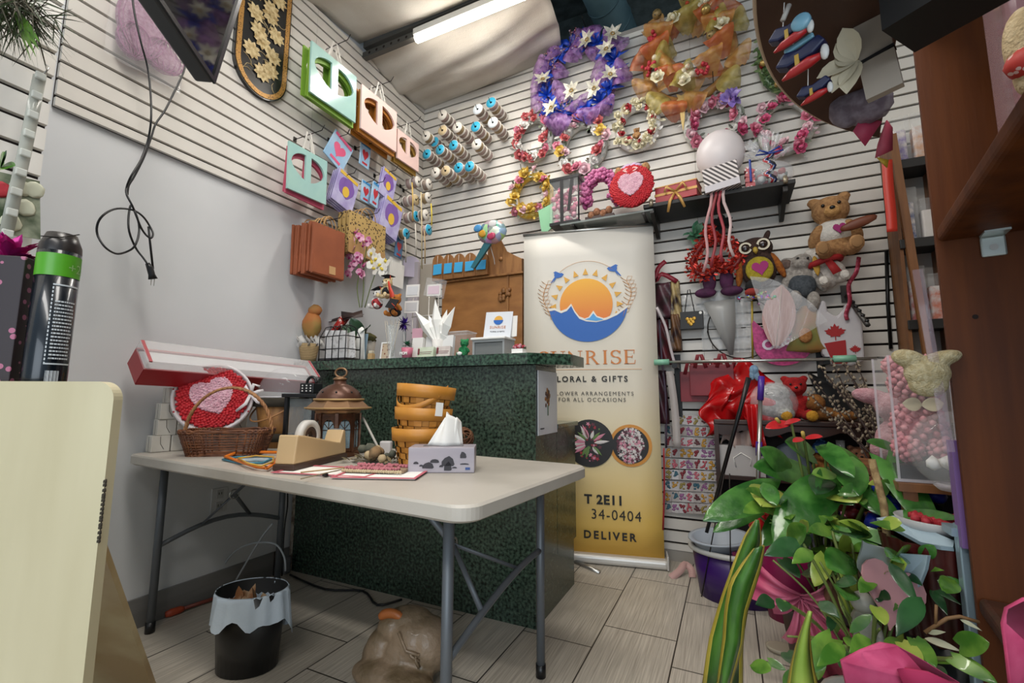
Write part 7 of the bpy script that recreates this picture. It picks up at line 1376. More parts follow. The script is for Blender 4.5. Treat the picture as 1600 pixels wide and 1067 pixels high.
# ribbons and bags bunched beside the banner
for i, (P_, cc, w_, lab) in enumerate((([(1040, 408), (1028, 420), (1024, 440), (1034, 428), (1058, 440)], '7E1226', .03, 'crimson ribbon knotted at the banner top right'), ([(1030, 500), (1034, 560), (1040, 620), (1041, 700)], '3E3040', .012, 'dark thin ribbon hanging down beside banner'), ([(1046, 580), (1052, 620), (1056, 660), (1058, 700)], 'A8A09C', .045, 'wide grey-white ribbon hanging beside banner'), ([(1037, 700), (1038, 760), (1036, 828)], '8E1620', .010, 'thin red ribbon reaching down beside banner'), ([(1026, 480), (1040, 510), (1048, 545), (1056, 575)], 'B0A6A8', .016, 'pale curled ribbon on the burgundy packets'))):
    mb = MB(); mb.ribbon(smooth([BP(x, y, .10+.02*i) for x, y in P_], 3), w_, (0, -1, 0)); solo(mb, 'hanging_ribbon', mat('hr'+cc, cc, .5), lab, 'ribbon', solid=.001)
for i, (px, py, w_, h_, cc, lab) in enumerate(((1040, 470, .16, .24, '4E2A34', 'wine coloured film packet hanging at banner edge'), (1034, 535, .12, .30, '5A1420', 'burgundy cloth packet below the wine one'), (1056, 470, .07, .26, 'B09A6A', 'straw coloured packet right of the wine packet'), (1056, 520, .07, .24, '6A4A30', 'brown twig bundle packet beside black bag'), (1032, 620, .10, .34, '3A1A24', 'dark red packet hanging low at banner edge'))):
    o = hang('hanging_packet', lab, 'packet', px, py, .05+.012*i); mb = MB(); mb.grid(lambda u, v: ((u-.5)*w_*(1-.25*v), -.02*sin(pi*u)-.012*sin(u*9+v*7), (v-.5)*h_), 10, 12); mb.build('contents', mat('hp'+cc, cc, .4, c2='2A1A1C', vs=14), o, solid=.006)
# mop, poles, basins
o = thing('purple_basin', 'deep purple plastic basin with white rim on the floor', 'basin', (-.01, 2.76, 0)); mb = MB(); mb.lathe([(0, 0), (.175, 0), (.205, .235), (.198, .235), (.165, .012), (0, .012)], 36, sx=1.05, sy=.78); mb.build('tub', mat('plast_purple', '36145E', .35), o); mb = MB(); mb.tube([(.21*1.05*cos(t), .21*.78*sin(t), .24) for t in [2*pi*i/40 for i in range(40)]], .014, 8, True); mb.build('rim', mat('plast_white', 'B8B8B4', .4), o)
o2 = thing('grey_basin', 'light grey plastic bowl tilted inside the purple basin', 'basin', (-.075, 2.73, .19), 0, None, (R_(8), R_(-5), 0)); mb = MB(); mb.lathe([(0, 0), (.105, 0), (.135, .11), (.155, .115), (.153, .123), (.128, .12), (.10, .01), (0, .01)], 36, sy=.8); mb.build('bowl', mat('plast_grey', '9AA2AC', .35), o2); mb = MB(); mb.box((.075, -.092, .07), (.05, .003, .035), (-.15, 0, .6)); mb.build('label', mat('label_navy', '2A2A6A', .4, c2='9A3A4A', vs=60), o2)
pole = lambda a, b_, r, m_, nm, par: (lambda mb: (mb.tube([a, b_], r, 10), mb.build(nm, m_, par)))(MB())
mh = thing('mop_handle', 'chrome mop handle with purple grips leaning on the shelf', 'mop'); a, b_, c, d_ = aY(1190, 588, 2.74), aY(1188, 625, 2.73), aY(1186, 690, 2.72), aY(1186, 712, 2.72); e_ = aY(1182, 850, 2.68)
pole(a, b_, .016, mat('plast_violet', '4A2A92', .35), 'grip', mh); pole(b_, e_, .011, steel, 'shaft', mh); pole(c, d_, .016, mat('plast_violet', '4A2A92', .35), 'collar', mh)
mb = MB(); a, b_ = aY(1170, 590, 2.70), aY(1104, 832, 2.66); mb.tube([a, a.lerp(b_, .18), b_], [.014, .011, .009], 8); solo(mb, 'black_pole', black, 'thin black pole leaning diagonally before the gift cards', 'pole')
for i, (x0, x1) in enumerate(((1132, 1090), (1140, 1142))): mb = MB(); mb.tube([aY(x0, 740, 2.5), aZ((1096, 1142)[i], (932, 950)[i], .001)], .003, 5); solo(mb, 'thin_wire', wire, ['slanting thin dark wire in front of the purple basin', 'upright thin dark wire in front of the grey bowl'][i], 'wire')
mb = MB(); mb.ribbon(smooth([aZ(1048, 903, .004), aZ(1062, 892, .03), aZ(1070, 882, .05), aZ(1080, 890, .03), aZ(1082, 902, .004)]), .04, (0, -1, .4)); solo(mb, 'floor_ribbon', mat('ribbon_blush', 'C09A94', .6), 'pale pink ribbon curl on the floor by the purple basin', 'ribbon', solid=.001)
# pussy willow
pw = thing('pussy_willow', 'bundle of pussy willow branches fanning in front of slats', 'branches'); twm = mat('willow_bark', '2E1C18', .7); catk = mat('catkin', '7A6C5C', .9, c2='9C907C', vs=60)
base = aY(1402, 760, 2.45); tops = [(1268, 590), (1280, 572), (1290, 585), (1300, 566), (1310, 600), (1318, 570), (1330, 585), (1338, 566), (1262, 612), (1346, 600), (1300, 620), (1325, 615), (1350, 640), (1285, 640), (1312, 655), (1360, 655)]
for i, (x, y) in enumerate(tops):
    t_ = aY(x, y, 2.75+.02*(i % 4)); p_ = [base+Vector((rnd.uniform(-.04, .02), 0, rnd.uniform(-.05, .05))), base.lerp(t_, .5)+Vector((rnd.uniform(-.02, .02), 0, rnd.uniform(0, .03))), t_]
    P_ = smooth(p_, 8); mb = MB(); mb.tube(P_, [.004-.002*k_/len(P_) for k_ in range(len(P_))], 5); b2 = mb.build('branch', twm, pw); mb = MB()
    for k_ in range(5, len(P_)):
        for _ in range(2 if k_ > 8 else 1): mb.ico(P_[k_]+Vector((rnd.gauss(0, .008), rnd.gauss(0, .006), rnd.gauss(0, .008))), (.006, .006, .010), 1, 0, rot=(0, rnd.uniform(-.8, .8), 0))
    mb.build('catkins', catk, b2)['kind'] = 'stuff'
# ------------------------------------------------------------------ right-hand side
acr = clear('acrylic', 'F2F4F6', .13, .03); acr2 = clear('acrylic_edge', 'E6E2EA', .4, .05)
# second shelf unit along the right wall with acrylic trays
YB2 = 2.975; xa = aY(1397, 300, YB2).x; post = mat('post_wood', '6A4426', .5, c2='8A5C36', vs=14, stretch=(1, 1, .1))
u2 = thing('display_unit', 'narrow wooden display unit with clear packets on the right', 'display unit', (xa, YB2, zs+.001)); wu = WR-.015-xa; hu = 2.45-zs
mb = MB(); mb.box((.045, -.012, hu/2), (.035, .024, hu), (0, R_(-2.5), 0)); mb.build('front_post', post, u2)
for x in (.008, wu-.008): mb = MB(); mb.box((x, .09, hu/2), (.016, .17, hu)); mb.build('side', post, u2)
mb = MB(); mb.box((wu/2, .172, hu/2), (wu, .008, hu)); mb.build('back', mat('unit_back', 'B0ACA6', .6), u2)
zsh_ = [aY(1415, 512, YB2).z, aY(1415, 385, YB2).z, aY(1415, 260, YB2).z]
for i, z in enumerate(zsh_):
    mb = MB(); mb.box((wu/2, .085, z-zs), (wu-.03, .17, .014)); mb.build('shelf', mat('unit_black', '1A1918', .5), u2); mb = MB(); mb.box((wu/2, -.004, z-zs+.012), (wu, .012, .05), bev=.003); mb.build('tray_front', mat('unit_black', '1A1918', .5), u2)
rnd = random.Random(77); tcols = ['B8342E', 'D0663C', 'C9A7B4', '2E4C8A', 'D8D2CA', 'B04A6A', '7E6AA8', 'D8A27A', '8E2432']; tn = dict(zip(tcols, ('red', 'orange', 'pale pink', 'blue', 'white', 'rose', 'violet', 'peach', 'wine')))
for r_ in range(3):
    for c_ in range(3):
        cc = tcols[r_*3+c_]; h_ = rnd.uniform(.24, .34); o = thing('clear_packet', '%s packet in clear plastic on the %s shelf of the narrow unit' % (tn[cc], ['lower', 'middle', 'upper'][r_]), 'clear packet', (xa+.065+c_*.082, YB2+.08, zsh_[r_]+.009))
        mb = MB(); mb.box((0, 0, h_/2), (.075, .10, h_), bev=.004); mb.build('clear_box', acr, o); mb = MB(); mb.box((0, 0, h_*.4), (.055, .06, h_*.75), bev=.01); mb.build('contents', mat('tray_'+cc, cc, .5, c2='E0D8D4', vs=25), o)
o = thing('red_garland', 'bright red ribbon garland hanging on the narrow unit', 'garland', (0, 0, 0)); mb = MB(); mb.ribbon(smooth([aY(1386, 250, 2.94), aY(1388, 290, 2.94), aY(1392, 330, 2.94), aY(1394, 362, 2.94)]), .045, (0, -1, 0)); mb.build('ribbon', mat('garland_red', 'C4301E', .4), o, solid=.002)
o = thing('black_rod', 'slim black hanging strip in front of the narrow unit', 'display strip'); mb = MB(); mb.tube([aY(1385, 392, 3.16), aY(1387, 470, 3.16), aY(1392, 545, 3.16)], .009, 6); mb.build('strip', blk, o)
# lower cabinet beneath, pink rose bear case, pale pink plush
xl2 = aY(1402, 770, 1.85).x; zc0 = aY(1430, 752, 1.85).z
lc = thing('base_cabinet', 'wooden base cabinet with rope basket below the acrylic case', 'cabinet', (xl2, 1.80, 0)); mb = MB(); mb.box((.24, .32, zc0-.012), (.50, .66, .024)); mb.build('top', post, lc)
for x, y in ((.02, .02), (.46, .02), (.02, .62), (.46, .62)): mb = MB(); mb.box((x, y, (zc0-.02)/2), (.035, .035, zc0-.02)); mb.build('leg', post, lc)
mb = MB(); mb.box((.24, .32, .32), (.46, .62, .02)); mb.build('shelf', dkw, lc)
bx = thing('acrylic_case', 'clear acrylic case holding a pink rose bear', 'display case', (aY(1444, 750, 1.86).x, 1.90, zc0+.002)); wB = .145; hB = aY(1440, 556, 1.86).z-zc0
mb = MB(); mb.box((0, 0, hB/2), (wB, .17, hB)); mb.build('walls', acr, bx); mb = MB(); [mb.box((a*wB/2, b_*.085, hB/2), (.006, .006, hB)) for a in (-1, 1) for b_ in (-1, 1)]; mb.box((0, -.085, .004), (wB+.02, .012, .008)); mb.build('edges', acr2, bx); mb = MB(); mb.box((0, 0, .025), (wB*.92, .15, .045)); mb.build('black_base', black, bx)
rbr = thing('rose_teddy', 'pink bear made of foam roses inside acrylic case', 'rose bear', (bx.location.x+.01, 1.90, zc0+.055), sc=.86); s_ = .40
for nm, cs in (('body', [((0, 0, .13), (.075, .06, .10))]), ('head', [((0, -.01, .29), (.075, .06, .07))]), ('ear', [((-.055, 0, .36), (.03, .02, .03))]), ('ear', [((.055, 0, .36), (.03, .02, .03))]), ('leg', [((-.05, -.05, .05), (.04, .04, .04))]), ('leg', [((.05, -.05, .05), (.04, .04, .04))])):
    mb = MB()
    for c, r in cs:
        mb.ico(c, tuple(q*.9 for q in r), 2)
        n = int(90*(r[0]/.075)**2)+14
        for i in range(n): z = 1-2*(i+.5)/n; a = i*2.4; q = math.sqrt(1-z*z); mb.ico((c[0]+r[0]*q*cos(a), c[1]+r[1]*q*sin(a), c[2]+r[2]*z), .013, 1, .25)
    mb.build(nm, mat('foam_pink', 'C87A84', .6, c2='DCA0A6', vs=30), rbr)
mb = MB(); mb.leaf((0, -.06, .21), (1, -.2, .1), (0, -1, 0), .06, .05, 'oval', 0, .4); mb.leaf((0, -.06, .21), (-1, -.2, .1), (0, -1, 0), .06, .05, 'oval', 0, .4); mb.build('cream_bow', mat('bow_cream', 'D2C8A8', .5), rbr)
q = aY(1400, 650, 2.12); o = thing('pink_plush', 'pale pink plush toy with rounded ears beside acrylic case', 'plush toy', (q.x, 2.12, zc0+.004)); plush_body(o, [((0, 0, .09), (.07, .07, .09)), ((0, -.01, .22), (.065, .06, .055)), ((-.07, 0, .26), (.06, .03, .03), (0, .2, 0)), ((-.05, -.06, .07), (.05, .045, .05))], fur('blush', 'B08088', 'C49AA0'), .007)
o = thing('clear_globe', 'clear plastic globe with white fluff beside the bookcase', 'globe', (aY(1480, 705, 1.62).x+.03, 1.64, zc0+.012)); 
if True:
    g = .105; mb = MB(); mb.ico((0, 0, g), g, 4); mb.build('shell', acr, o); mb = MB(); [mb.ico((rnd.gauss(0, .035), rnd.gauss(-.02, .03), .045+rnd.uniform(0, .04)), .02, 1, .2) for _ in range(14)]; mb.build('white_fluff', whtp, o); mb = MB(); mb.box((.05, 0, .115), (.03, .10, .19)); mb.build('white_card', mat('card_film', 'B5AAA8', .5), o); mb = MB(); mb.lathe([(.05, 0), (.06, .012), (.05, .018)], 20); mb.build('ring_foot', acr2, o)
xs_ = aY(1500, 800, 1.53).x; mb = MB(); mb.box((0, 0, 0), (.02, .03, .26), (0, 0, 0)); solo(mb, 'purple_ribbon', mat('strip_purple', '7A5A94', .5), 'flat purple ribbon strip along bookcase edge near globe', 'ribbon', (aY(1503, 770, 1.53).x, 1.545, aY(1503, 772, 1.53).z))
mb = MB(); mb.box((0, 0, 0), (.02, .006, .46), (0, R_(-3), 0)); solo(mb, 'film_strip', clear('film_strip', 'B8A4B0', .22, .06), 'crinkled clear film strip down the bookcase front edge', 'film', (aY(1470, 575, 1.5).x-.02, 1.478, aY(1470, 560, 1.5).z))
o = thing('cream_plush', 'cream fluffy plush paw sticking out from the bookcase', 'plush toy', aY(1448, 575, 1.52), 0, None, None, .68); plush_body(o, [((-.06, -.03, .035), (.055, .035, .035), (0, .35, 0)), ((-.01, -.03, -.02), (.07, .05, .06)), ((.03, -.03, .03), (.07, .035, .03), (0, -.3, 0)), ((-.01, -.03, -.06), (.06, .04, .05))], fur('custard', 'B0A078', 'C8BC98'), .006)
rp_ = thing('rope_basket', 'dark rope basket under the acrylic case', 'basket', (xl2+.26, 1.95, .331)); wicker(rp_, (.16, .14), (.18, .16), .26, 26, 8, mat('rope_dark', '3E2A1C', .8, c2='5C4630', vs=30), .008)
rbw = o = thing('red_bowl', 'white bowl filled with red petals beside the white planter', 'bowl', (aY(1462, 825, 1.75).x, 1.72, aY(1462, 838, 1.72).z)); mb = MB(); mb.lathe([(.03, 0), (.085, .02), (.1, .05), (.094, .05), (.08, .025), (0, .01)], 24); mb.build('bowl', mat('bowl_white', 'B4B4B4', .4), o); mb = MB(); [mb.ico((.07*math.sqrt(rnd.random())*cos(i), .07*math.sqrt(rnd.random())*sin(i), .045), .014, 1, .2) for i in range(40)]; mb.build('petals', cherry, o)
# white folded planter sheets, pleated pot, vase, metal frame
wpl = mat('planter_white', '9EB2BC', .35); mb = MB(); P_ = [aY(1370, 812, 1.72), aY(1400, 808, 1.74), aY(1492, 848, 1.60), aY(1490, 858, 1.58), aY(1470, 856, 1.58), aY(1440, 850, 1.62)]; mb.raw(P_, (tuple(range(6)),), sm=False)
P2 = [aY(1385, 862, 1.62), aY(1452, 868, 1.58), aY(1448, 890, 1.58), aY(1418, 965, 1.60), aY(1404, 960, 1.62), aY(1420, 900, 1.62)]; mb.raw(P2, (tuple(range(6)),), sm=False); solo(mb, 'white_stand', wpl, 'bluish white angular plant stand among the leaves', 'plant stand', solid=.012)
o = thing('pleated_pot', 'dark red pleated pot carrying the bowl of red petals behind leaves', 'pot', (rbw.location.x, rbw.location.y, rbw.location.z-.262)); mb = MB(); mb.raw([], ()); prof = []
mb.grid(lambda u, v: ((.10+.035*v+.006*cos(u*2*pi*18))*cos(2*pi*u), (.10+.035*v+.006*cos(u*2*pi*18))*sin(2*pi*u), .26*v), 72, 6); mb.build('pleats', mat('pleat_red', '32100F', .35, c2='4A1614', vs=8), o); mb = MB(); mb.lathe([(0, .002-o.location.z), (.11, .002-o.location.z), (.10, .0), (0, .0)], 24); mb.build('base', black, o)
mf = thing('metal_frame', 'bluish white metal display frame beside bookcase foot', 'display frame', (aY(1508, 900, 1.56).x, 1.56, 0)); wm_ = mat('frame_white', '8FA4B0', .25, .3)
for dx in (0, .035, .075): mb = MB(); mb.box((dx, .02*dx/.035, .36), (.018, .03, .72), bev=.003); mb.build('upright', wm_, mf)
mb = MB(); mb.box((.04, .02, .70), (.12, .06, .02)); mb.build('top_rail', wm_, mf)
# cardboard tag with cream bow, tulle ball, papers, hanging toys, black box, crimson box
q = aD(1366, 74, .80); o = thing('cardboard_sleeve', 'grey-beige cardboard sleeve with cream bow near the overhead shelf', 'cardboard sleeve', q, R_(-25), None, None, .50); cbm_ = mat('cardboard_grey', '9A9084', .7)
mb = MB(); mb.box((0, 0, .06), (.095, .03, .30), (0, R_(-3), 0)); mb.build('upper_card', cbm_, o); mb = MB(); mb.box((.012, -.01, -.12), (.10, .03, .14), (0, R_(-5), 0)); mb.build('lower_card', cbm_, o); mb = MB(); mb.box((.008, -.012, -.045), (.10, .036, .010), (0, R_(-8), 0)); mb.build('black_band', black, o)
mb = MB(); [mb.leaf((-.05, -.02, -.03), (cos(a), -.3, sin(a)), (0, -1, .2), L_, .07, 'oval', 0, .5, 5) for a, L_ in ((1.75, .13), (2.6, .07), (3.3, .12), (4.1, .13), (4.5, .14), (2.1, .1))]; mb.build('cream_bow', mat('bow_cream2', 'C2B9A0', .6), o)
q = aD(1352, 165, 1.0); o = thing('tulle_ball', 'grey lilac tulle ball with pink folded ribbon below', 'tulle ball', q, 0, None, None, .667); mb = MB(); mb.ico((0, 0, 0), (.075, .06, .06), 3, .05); mb.ico((-.05, 0, .0), (.05, .04, .06), 3, .05); mb.build('tulle', mat('tulle_grey', '6E6470', .8, c2='8E8694', vs=30, alpha=.75), o)
pkp = mat('paper_magenta', '9E2E4C', .55, c2='AE3C5A', vs=8); mb = MB(); P_ = [(aD(*p, 1.0)-q)*1.5 for p in ((1333, 205), (1347, 182), (1378, 190), (1352, 228))]; mb.raw(P_, ((0, 1, 2, 3),)); mb.build('pink_ribbon', pkp, o, solid=.003)
o = thing('folded_paper', 'dusky pink folded paper with yellow tip by the narrow unit', 'folded paper'); mb = MB(); P_ = [aD(*p, 1.08) for p in ((1385, 188), (1394, 200), (1394, 235), (1368, 247), (1372, 225))]; mb.raw(P_, ((0, 1, 2, 3, 4),)); mb.build('sheet', mat('paper_rose', '9E3E50', .6), o, solid=.004); mb = MB(); P_ = [aD(*p, 1.09) for p in ((1370, 246), (1388, 250), (1386, 262))]; mb.raw(P_, ((0, 1, 2),)); mb.build('yellow_tip', mat('paper_yellow', 'B59A2E', .6), o, solid=.003)
nv, rd_, lb_ = mat('toy_navy', '141C3E', .4), mat('toy_red', '9E1E20', .35), mat('toy_lightblue', '6E9CB0', .35)
for i, (px, py, s_, lab) in enumerate(((1235, 52, 1.0, 'upper navy and red wooden boat toy with pale blue disc'), (1252, 92, 1.15, 'middle navy wooden boat toy, the largest of three'), (1272, 142, .78, 'lowest and smallest navy wooden boat toy'))):
    o = thing('wooden_toy', lab, 'wooden toy', aD(px, py, .74), R_(-25), 'hanging boat toys', None, s_*.54)
    mb = MB(); mb.prism([(-.06, .0), (-.035, .03), (.0, .02), (.045, .035), (.06, .01), (.03, -.01), (-.03, -.014)], -.018, .018); h_ = mb.build('sail', nv, o); md = h_.modifiers.new('bev', 'BEVEL'); md.width = .006; md.segments = 2
    mb = MB(); mb.tube([(-.045, -.01, -.042), (-.02, -.01, -.034), (.02, -.01, -.026), (.045, -.01, -.024)], [.003, .012, .014, .008], 10); mb.build('hull', rd_, o); mb = MB(); mb.box((-.005, -.016, -.01), (.010, .008, .030)); mb.build('mast', mat('toy_yellow', 'A8862E', .5), o); mb = MB(); mb.ico((.055, -.012, -.02), (.010, .008, .022), 2); mb.build('float', mat('toy_white', 'BDBDBA', .4), o)
    if i == 0: mb = MB(); mb.lathe([(0, -.03), (.022, -.03), (.026, -.024), (.026, -.012), (0, -.012)], 20, (.035, 0, .0), 'y'); mb.build('blue_disc', lb_, o)
    if i == 1: mb = MB(); mb.box((.0, -.01, .036), (.07, .012, .016), (0, -.15, 0), bev=.004); mb.build('blue_keel', lb_, o)
    mb = MB(); mb.tube([(-.02, 0, .02), (-.01, 0, .11/s_)], .0016, 5); mb.build('cord', paperw, o)
mb = MB(); mb.tube([aD(1223, 32, .74), aD(1233, 8, .74)], .004, 8); solo(mb, 'white_dowel', mat('dowel_white', 'A8A49E', .5), 'short white dowel with blue tip above the boat toys', 'dowel')
o = thing('black_box', 'matte black box jutting out at the top of the bookcase', 'box'); mb = MB(); q0 = aD(1378, 48, .70); ex_ = (aD(1530, 0, .60)-q0); ex_.z = 0; ex_.normalize(); ey_ = Vector((-ex_.y, ex_.x, 0))
for dz, m_ in ((0, 0),): mb.raw([q0, q0+ex_*.35, q0+ex_*.35+ey_*.10, q0+ey_*.10] + [p+Vector((0, 0, .10)) for p in (q0, q0+ex_*.35, q0+ex_*.35+ey_*.10, q0+ey_*.10)], ((3, 2, 1, 0), (4, 5, 6, 7), (0, 1, 5, 4), (1, 2, 6, 5), (2, 3, 7, 6), (3, 0, 4, 7)), sm=False)
mb.build('carton', mat('box_black', '0D0C0C', .6), o)
bxz = 1.477; o = thing('crimson_box', 'crimson box in a clear plastic sleeve on the bookcase shelf', 'gift box', (.52, 1.20, bxz), BA); mb = MB(); mb.box((.19, .0, .21), (.30, .12, .40), bev=.003); mb.build('box', mat('crimson', '5E1424', .45, c2='6E1C2E', vs=4), o); mb = MB(); mb.box((.185, 0, .215), (.345, .15, .42), bev=.012); mb.build('plastic_sleeve', clear('sleeve_film', 'D2AEB4', .30, .06), o)
mb = MB(); mb.tube([(.16, -.082, .20), (.21, -.084, .27), (.26, -.083, .34)], [.003, .006, .003], 6); mb.build('ribbon_bow', mat('sleeve_bow', 'B5666A', .4), o)
o = thing('cream_toy', 'cream and red cloth toy at the right edge on the bookcase shelf', 'soft toy', aD(1607, 92, .80)); plush_body(o, [((0, 0, .03), (.03, .03, .07)), ((0, 0, -.03), (.022, .025, .04))], fur('cream2', 'B09A74', 'C2AE8A'), .005); mb = MB(); mb.ico((-.006, -.01, -.012), (.030, .028, .028), 2, .12); mb.build('red_patch', voro_mat('toy_patch', 'A8281E', 'C9A8A0', 70, .3), o)
# ------------------------------------------------------------------ plants on the right
ag = mat('leaf_anthurium', '285A20', .25, c2='4E8438', vs=12, coat=.3, bump=.25, bs=18); pg1 = mat('leaf_pothos', '3C6A22', .3, c2='6E963A', vs=14, coat=.3); pg2 = mat('leaf_pothos_lime', '7E9A34', .35, c2='A3B04E', vs=10, coat=.2); pg3 = mat('leaf_pothos_dark', '1C3E22', .3, c2='2E5830', vs=10, coat=.3); stemg = mat('stem_green', '6A7A3A', .5)
def pleaf(root, nm, m_, b, t, Y0, Y1, W, kind='heart', st=None, droop=.12, tilt=(.0, -.8, .6)):
    B_, T_ = aY(*b, Y0), aY(*t, Y1); d = T_-B_; L_ = d.length; mb = MB(); mb.leaf(B_+Vector((0, 0, droop*L_*.2)), d+Vector((0, 0, droop*L_)), tilt, L_*1.05, L_*W*.8, kind, droop, .16, 9); lf = mb.build(nm, m_, root)
    if st is not None: mb = MB(); S_ = Vector(st); mb.tube(smooth([S_, S_.lerp(B_, .55)+Vector((0, 0, .04)), B_], 5), .0045, 6); mb.build('leaf_stalk', stemg, root)
    return lf
AP = Vector((.27, 2.10, 0)); an = thing('anthurium', 'big glossy anthurium with red spathes in pink wrapped pot', 'potted plant', (0, 0, 0))
mb = MB(); mb.lathe([(0, 0), (.10, 0), (.135, .26), (.12, .26), (.1, .2), (0, .2)], 24, AP); mb.build('pot', mat('pot_dark', '3A2A24', .6), an)
st = AP+Vector((.02, 0, .25))
for b, t, Y0, Y1, W in (((1215, 768), (1108, 812), 2.1, 1.95, .62), ((1290, 762), (1218, 842), 1.95, 1.8, .78), ((1232, 738), (1188, 700), 2.1, 2.0, .8), ((1260, 745), (1180, 730), 2.15, 2.0, .7), ((1345, 738), (1275, 700), 2.05, 1.95, .75), ((1330, 750), (1372, 800), 1.95, 1.85, .95), ((1385, 722), (1460, 835), 1.9, 1.75, .55), ((1400, 808), (1500, 812), 1.8, 1.65, .32), ((1300, 745), (1255, 792), 2.0, 1.9, .8), ((1318, 720), (1340, 770), 2.0, 1.85, .9), ((1360, 770), (1408, 830), 1.9, 1.8, .6), ((1290, 830), (1380, 862), 1.85, 1.75, .5), ((1235, 800), (1195, 850), 2.1, 2.0, .7), ((1340, 830), (1440, 870), 1.8, 1.7, .4), ((1180, 800), (1120, 830), 2.15, 2.1, .6), ((1270, 712), (1228, 690), 2.05, 1.95, .85), ((1395, 700), (1355, 690), 1.95, 1.9, .6), ((1290, 700), (1330, 742), 1.95, 1.85, .8)):
    pleaf(an, 'leaf', ag, b, t, Y0, Y1, W, st=st)
spm = mat('spathe_red', 'B01E24', .2, c2='C22A2E', vs=6, coat=.4)
for b, t in (((1236, 660), (1198, 668)), ((1222, 662), (1250, 656)), ((1256, 684), (1240, 690)), ((1256, 684), (1284, 682))):
    pleaf(an, 'spathe', spm, b, t, 1.95, 1.92, .75, 'oval', st if b[0] != 1222 else None, .05, (0, -.5, .85))
mb = MB(); mb.tube([aY(1256, 684, 1.92), aY(1254, 675, 1.9)], .006, 8); mb.build('spadix', mat('spadix_yellow', 'B59A4A', .5), an); mb = MB(); mb.tube([aY(1218, 660, 1.92), aY(1213, 654, 1.9)], .006, 8); mb.build('spadix', mat('spadix_yellow', 'B59A4A', .5), an)
mp_ = MB(); a, b_ = aY(1388, 865, 1.72), aY(1362, 718, 1.80); mp_.tube([a, a.lerp(b_, .5)+Vector((.01, 0, 0)), b_], .0105, 8); mp_.build('moss_pole', mat('pole_tan', '7A6240', .9, c2='A08A60', vs=40, bump=.8), an)
po = thing('pothos', 'trailing yellow-green pothos plant in front of the anthurium', 'potted plant'); PP = Vector((.31, 1.62, 0))
mb = MB(); mb.lathe([(0, 0), (.09, 0), (.12, .22), (.108, .22), (.09, .17), (0, .17)], 22, PP); mb.build('pot', mat('pot_white', 'A8A49C', .4), po); st2 = PP+Vector((0, 0, .22))
for i, (b, t, W, m_) in enumerate((((1290, 872), (1275, 912), .85, pg2), ((1322, 862), (1318, 835), .7, pg2), ((1330, 860), (1372, 852), .4, pg1), ((1300, 830), (1262, 830), .6, pg1), ((1325, 905), (1328, 965), .8, pg2), ((1395, 925), (1412, 955), .95, pg1), ((1370, 950), (1382, 975), .8, pg2), ((1428, 868), (1462, 848), .5, pg1), ((1440, 880), (1488, 885), .4, pg1), ((1432, 890), (1475, 892), .3, pg1), ((1450, 915), (1500, 945), .3, pg3), ((1455, 920), (1478, 958), .45, pg3), ((1410, 895), (1440, 915), .5, pg3), ((1360, 830), (1310, 815), .35, pg2), ((1415, 830), (1360, 818), .3, pg1), ((1255, 850), (1198, 868), .6, pg3), ((1270, 862), (1240, 880), .6, pg1), ((1362, 905), (1345, 925), .7, pg1), ((1430, 1000), (1460, 1040), .8, pg1), ((1410, 1005), (1440, 1035), .8, pg2), ((1500, 1010), (1545, 1005), .9, pg1), ((1490, 1030), (1555, 1067), .7, pg1), ((1452, 1040), (1480, 1060), .6, pg3), ((1280, 940), (1310, 965), .6, pg3), ((1300, 1000), (1260, 1050), .7, pg1), ((1230, 1020), (1245, 1040), .9, pg3), ((1210, 940), (1182, 945), .6, pg3), ((1225, 940), (1222, 955), .8, pg3), ((1440, 935), (1405, 990), .5, pg3), ((1390, 880), (1430, 940), .45, pg3), ((1320, 1010), (1280, 1040), .5, pg1), ((1360, 1000), (1330, 1020), .6, pg1))):
    Y0 = 1.75-.012*i if b[1] < 930 else 1.45-.004*i
    pleaf(po, 'leaf', m_, b, t, Y0, Y0-.06, W, 'heart' if W > .6 else 'lance', st2 if i % 3 == 0 else None, .12)
rnd = random.Random(5)
for i in range(130):
    x, y = rnd.uniform(1190, 1500), rnd.uniform(740, 1050); a = rnd.uniform(0, 6.28); l_ = rnd.uniform(22, 46)
    if x < 1290 and 890 < y < 1010: continue
    pleaf(po, 'leaf', (pg1, pg3, ag, pg1, pg2)[i % 5], (x, y), (x+l_*cos(a), y+l_*.8*sin(a)), (1.85+.3*rnd.random()*(y < 900)) if i % 2 or y < 820 else rnd.uniform(1.5, 1.7), 1.83 if i % 2 or y < 820 else rnd.uniform(1.48, 1.66), rnd.uniform(.4, .8), 'heart' if i % 2 else 'oval', None, .1)
mb = MB()
for i in range(18): p_ = st2+Vector((rnd.uniform(-.25, .25), rnd.uniform(-.1, .1), rnd.uniform(.1, .4))); mb.tube(smooth([st2, st2.lerp(p_, .5)+Vector((0, 0, .06)), p_], 4), .0032, 5)
mb.build('stems', stemg, po)
orgz = mat('organza_pink', 'C03E66', .5, c2='D2708E', vs=4, alpha=.8); o = thing('organza_bow', 'large pink organza bow on the pot among the leaves', 'bow', aY(1248, 925, 1.98))
for i, (a, L_, W_) in enumerate(((2.9, .15, .11), (.35, .12, .09), (5.0, .25, .11), (5.5, .22, .11), (4.6, .16, .08), (3.4, .10, .08))):
    mb = MB(); mb.grid(lambda u, v: (L_*u*cos(a)-W_*(v-.5)*sin(a)*(.2+u), -.04-.05*sin(pi*u)-.014*sin(v*14+i), L_*u*sin(a)+W_*(v-.5)*cos(a)*(.2+u)), 7, 12); mb.build('loop', orgz, o)
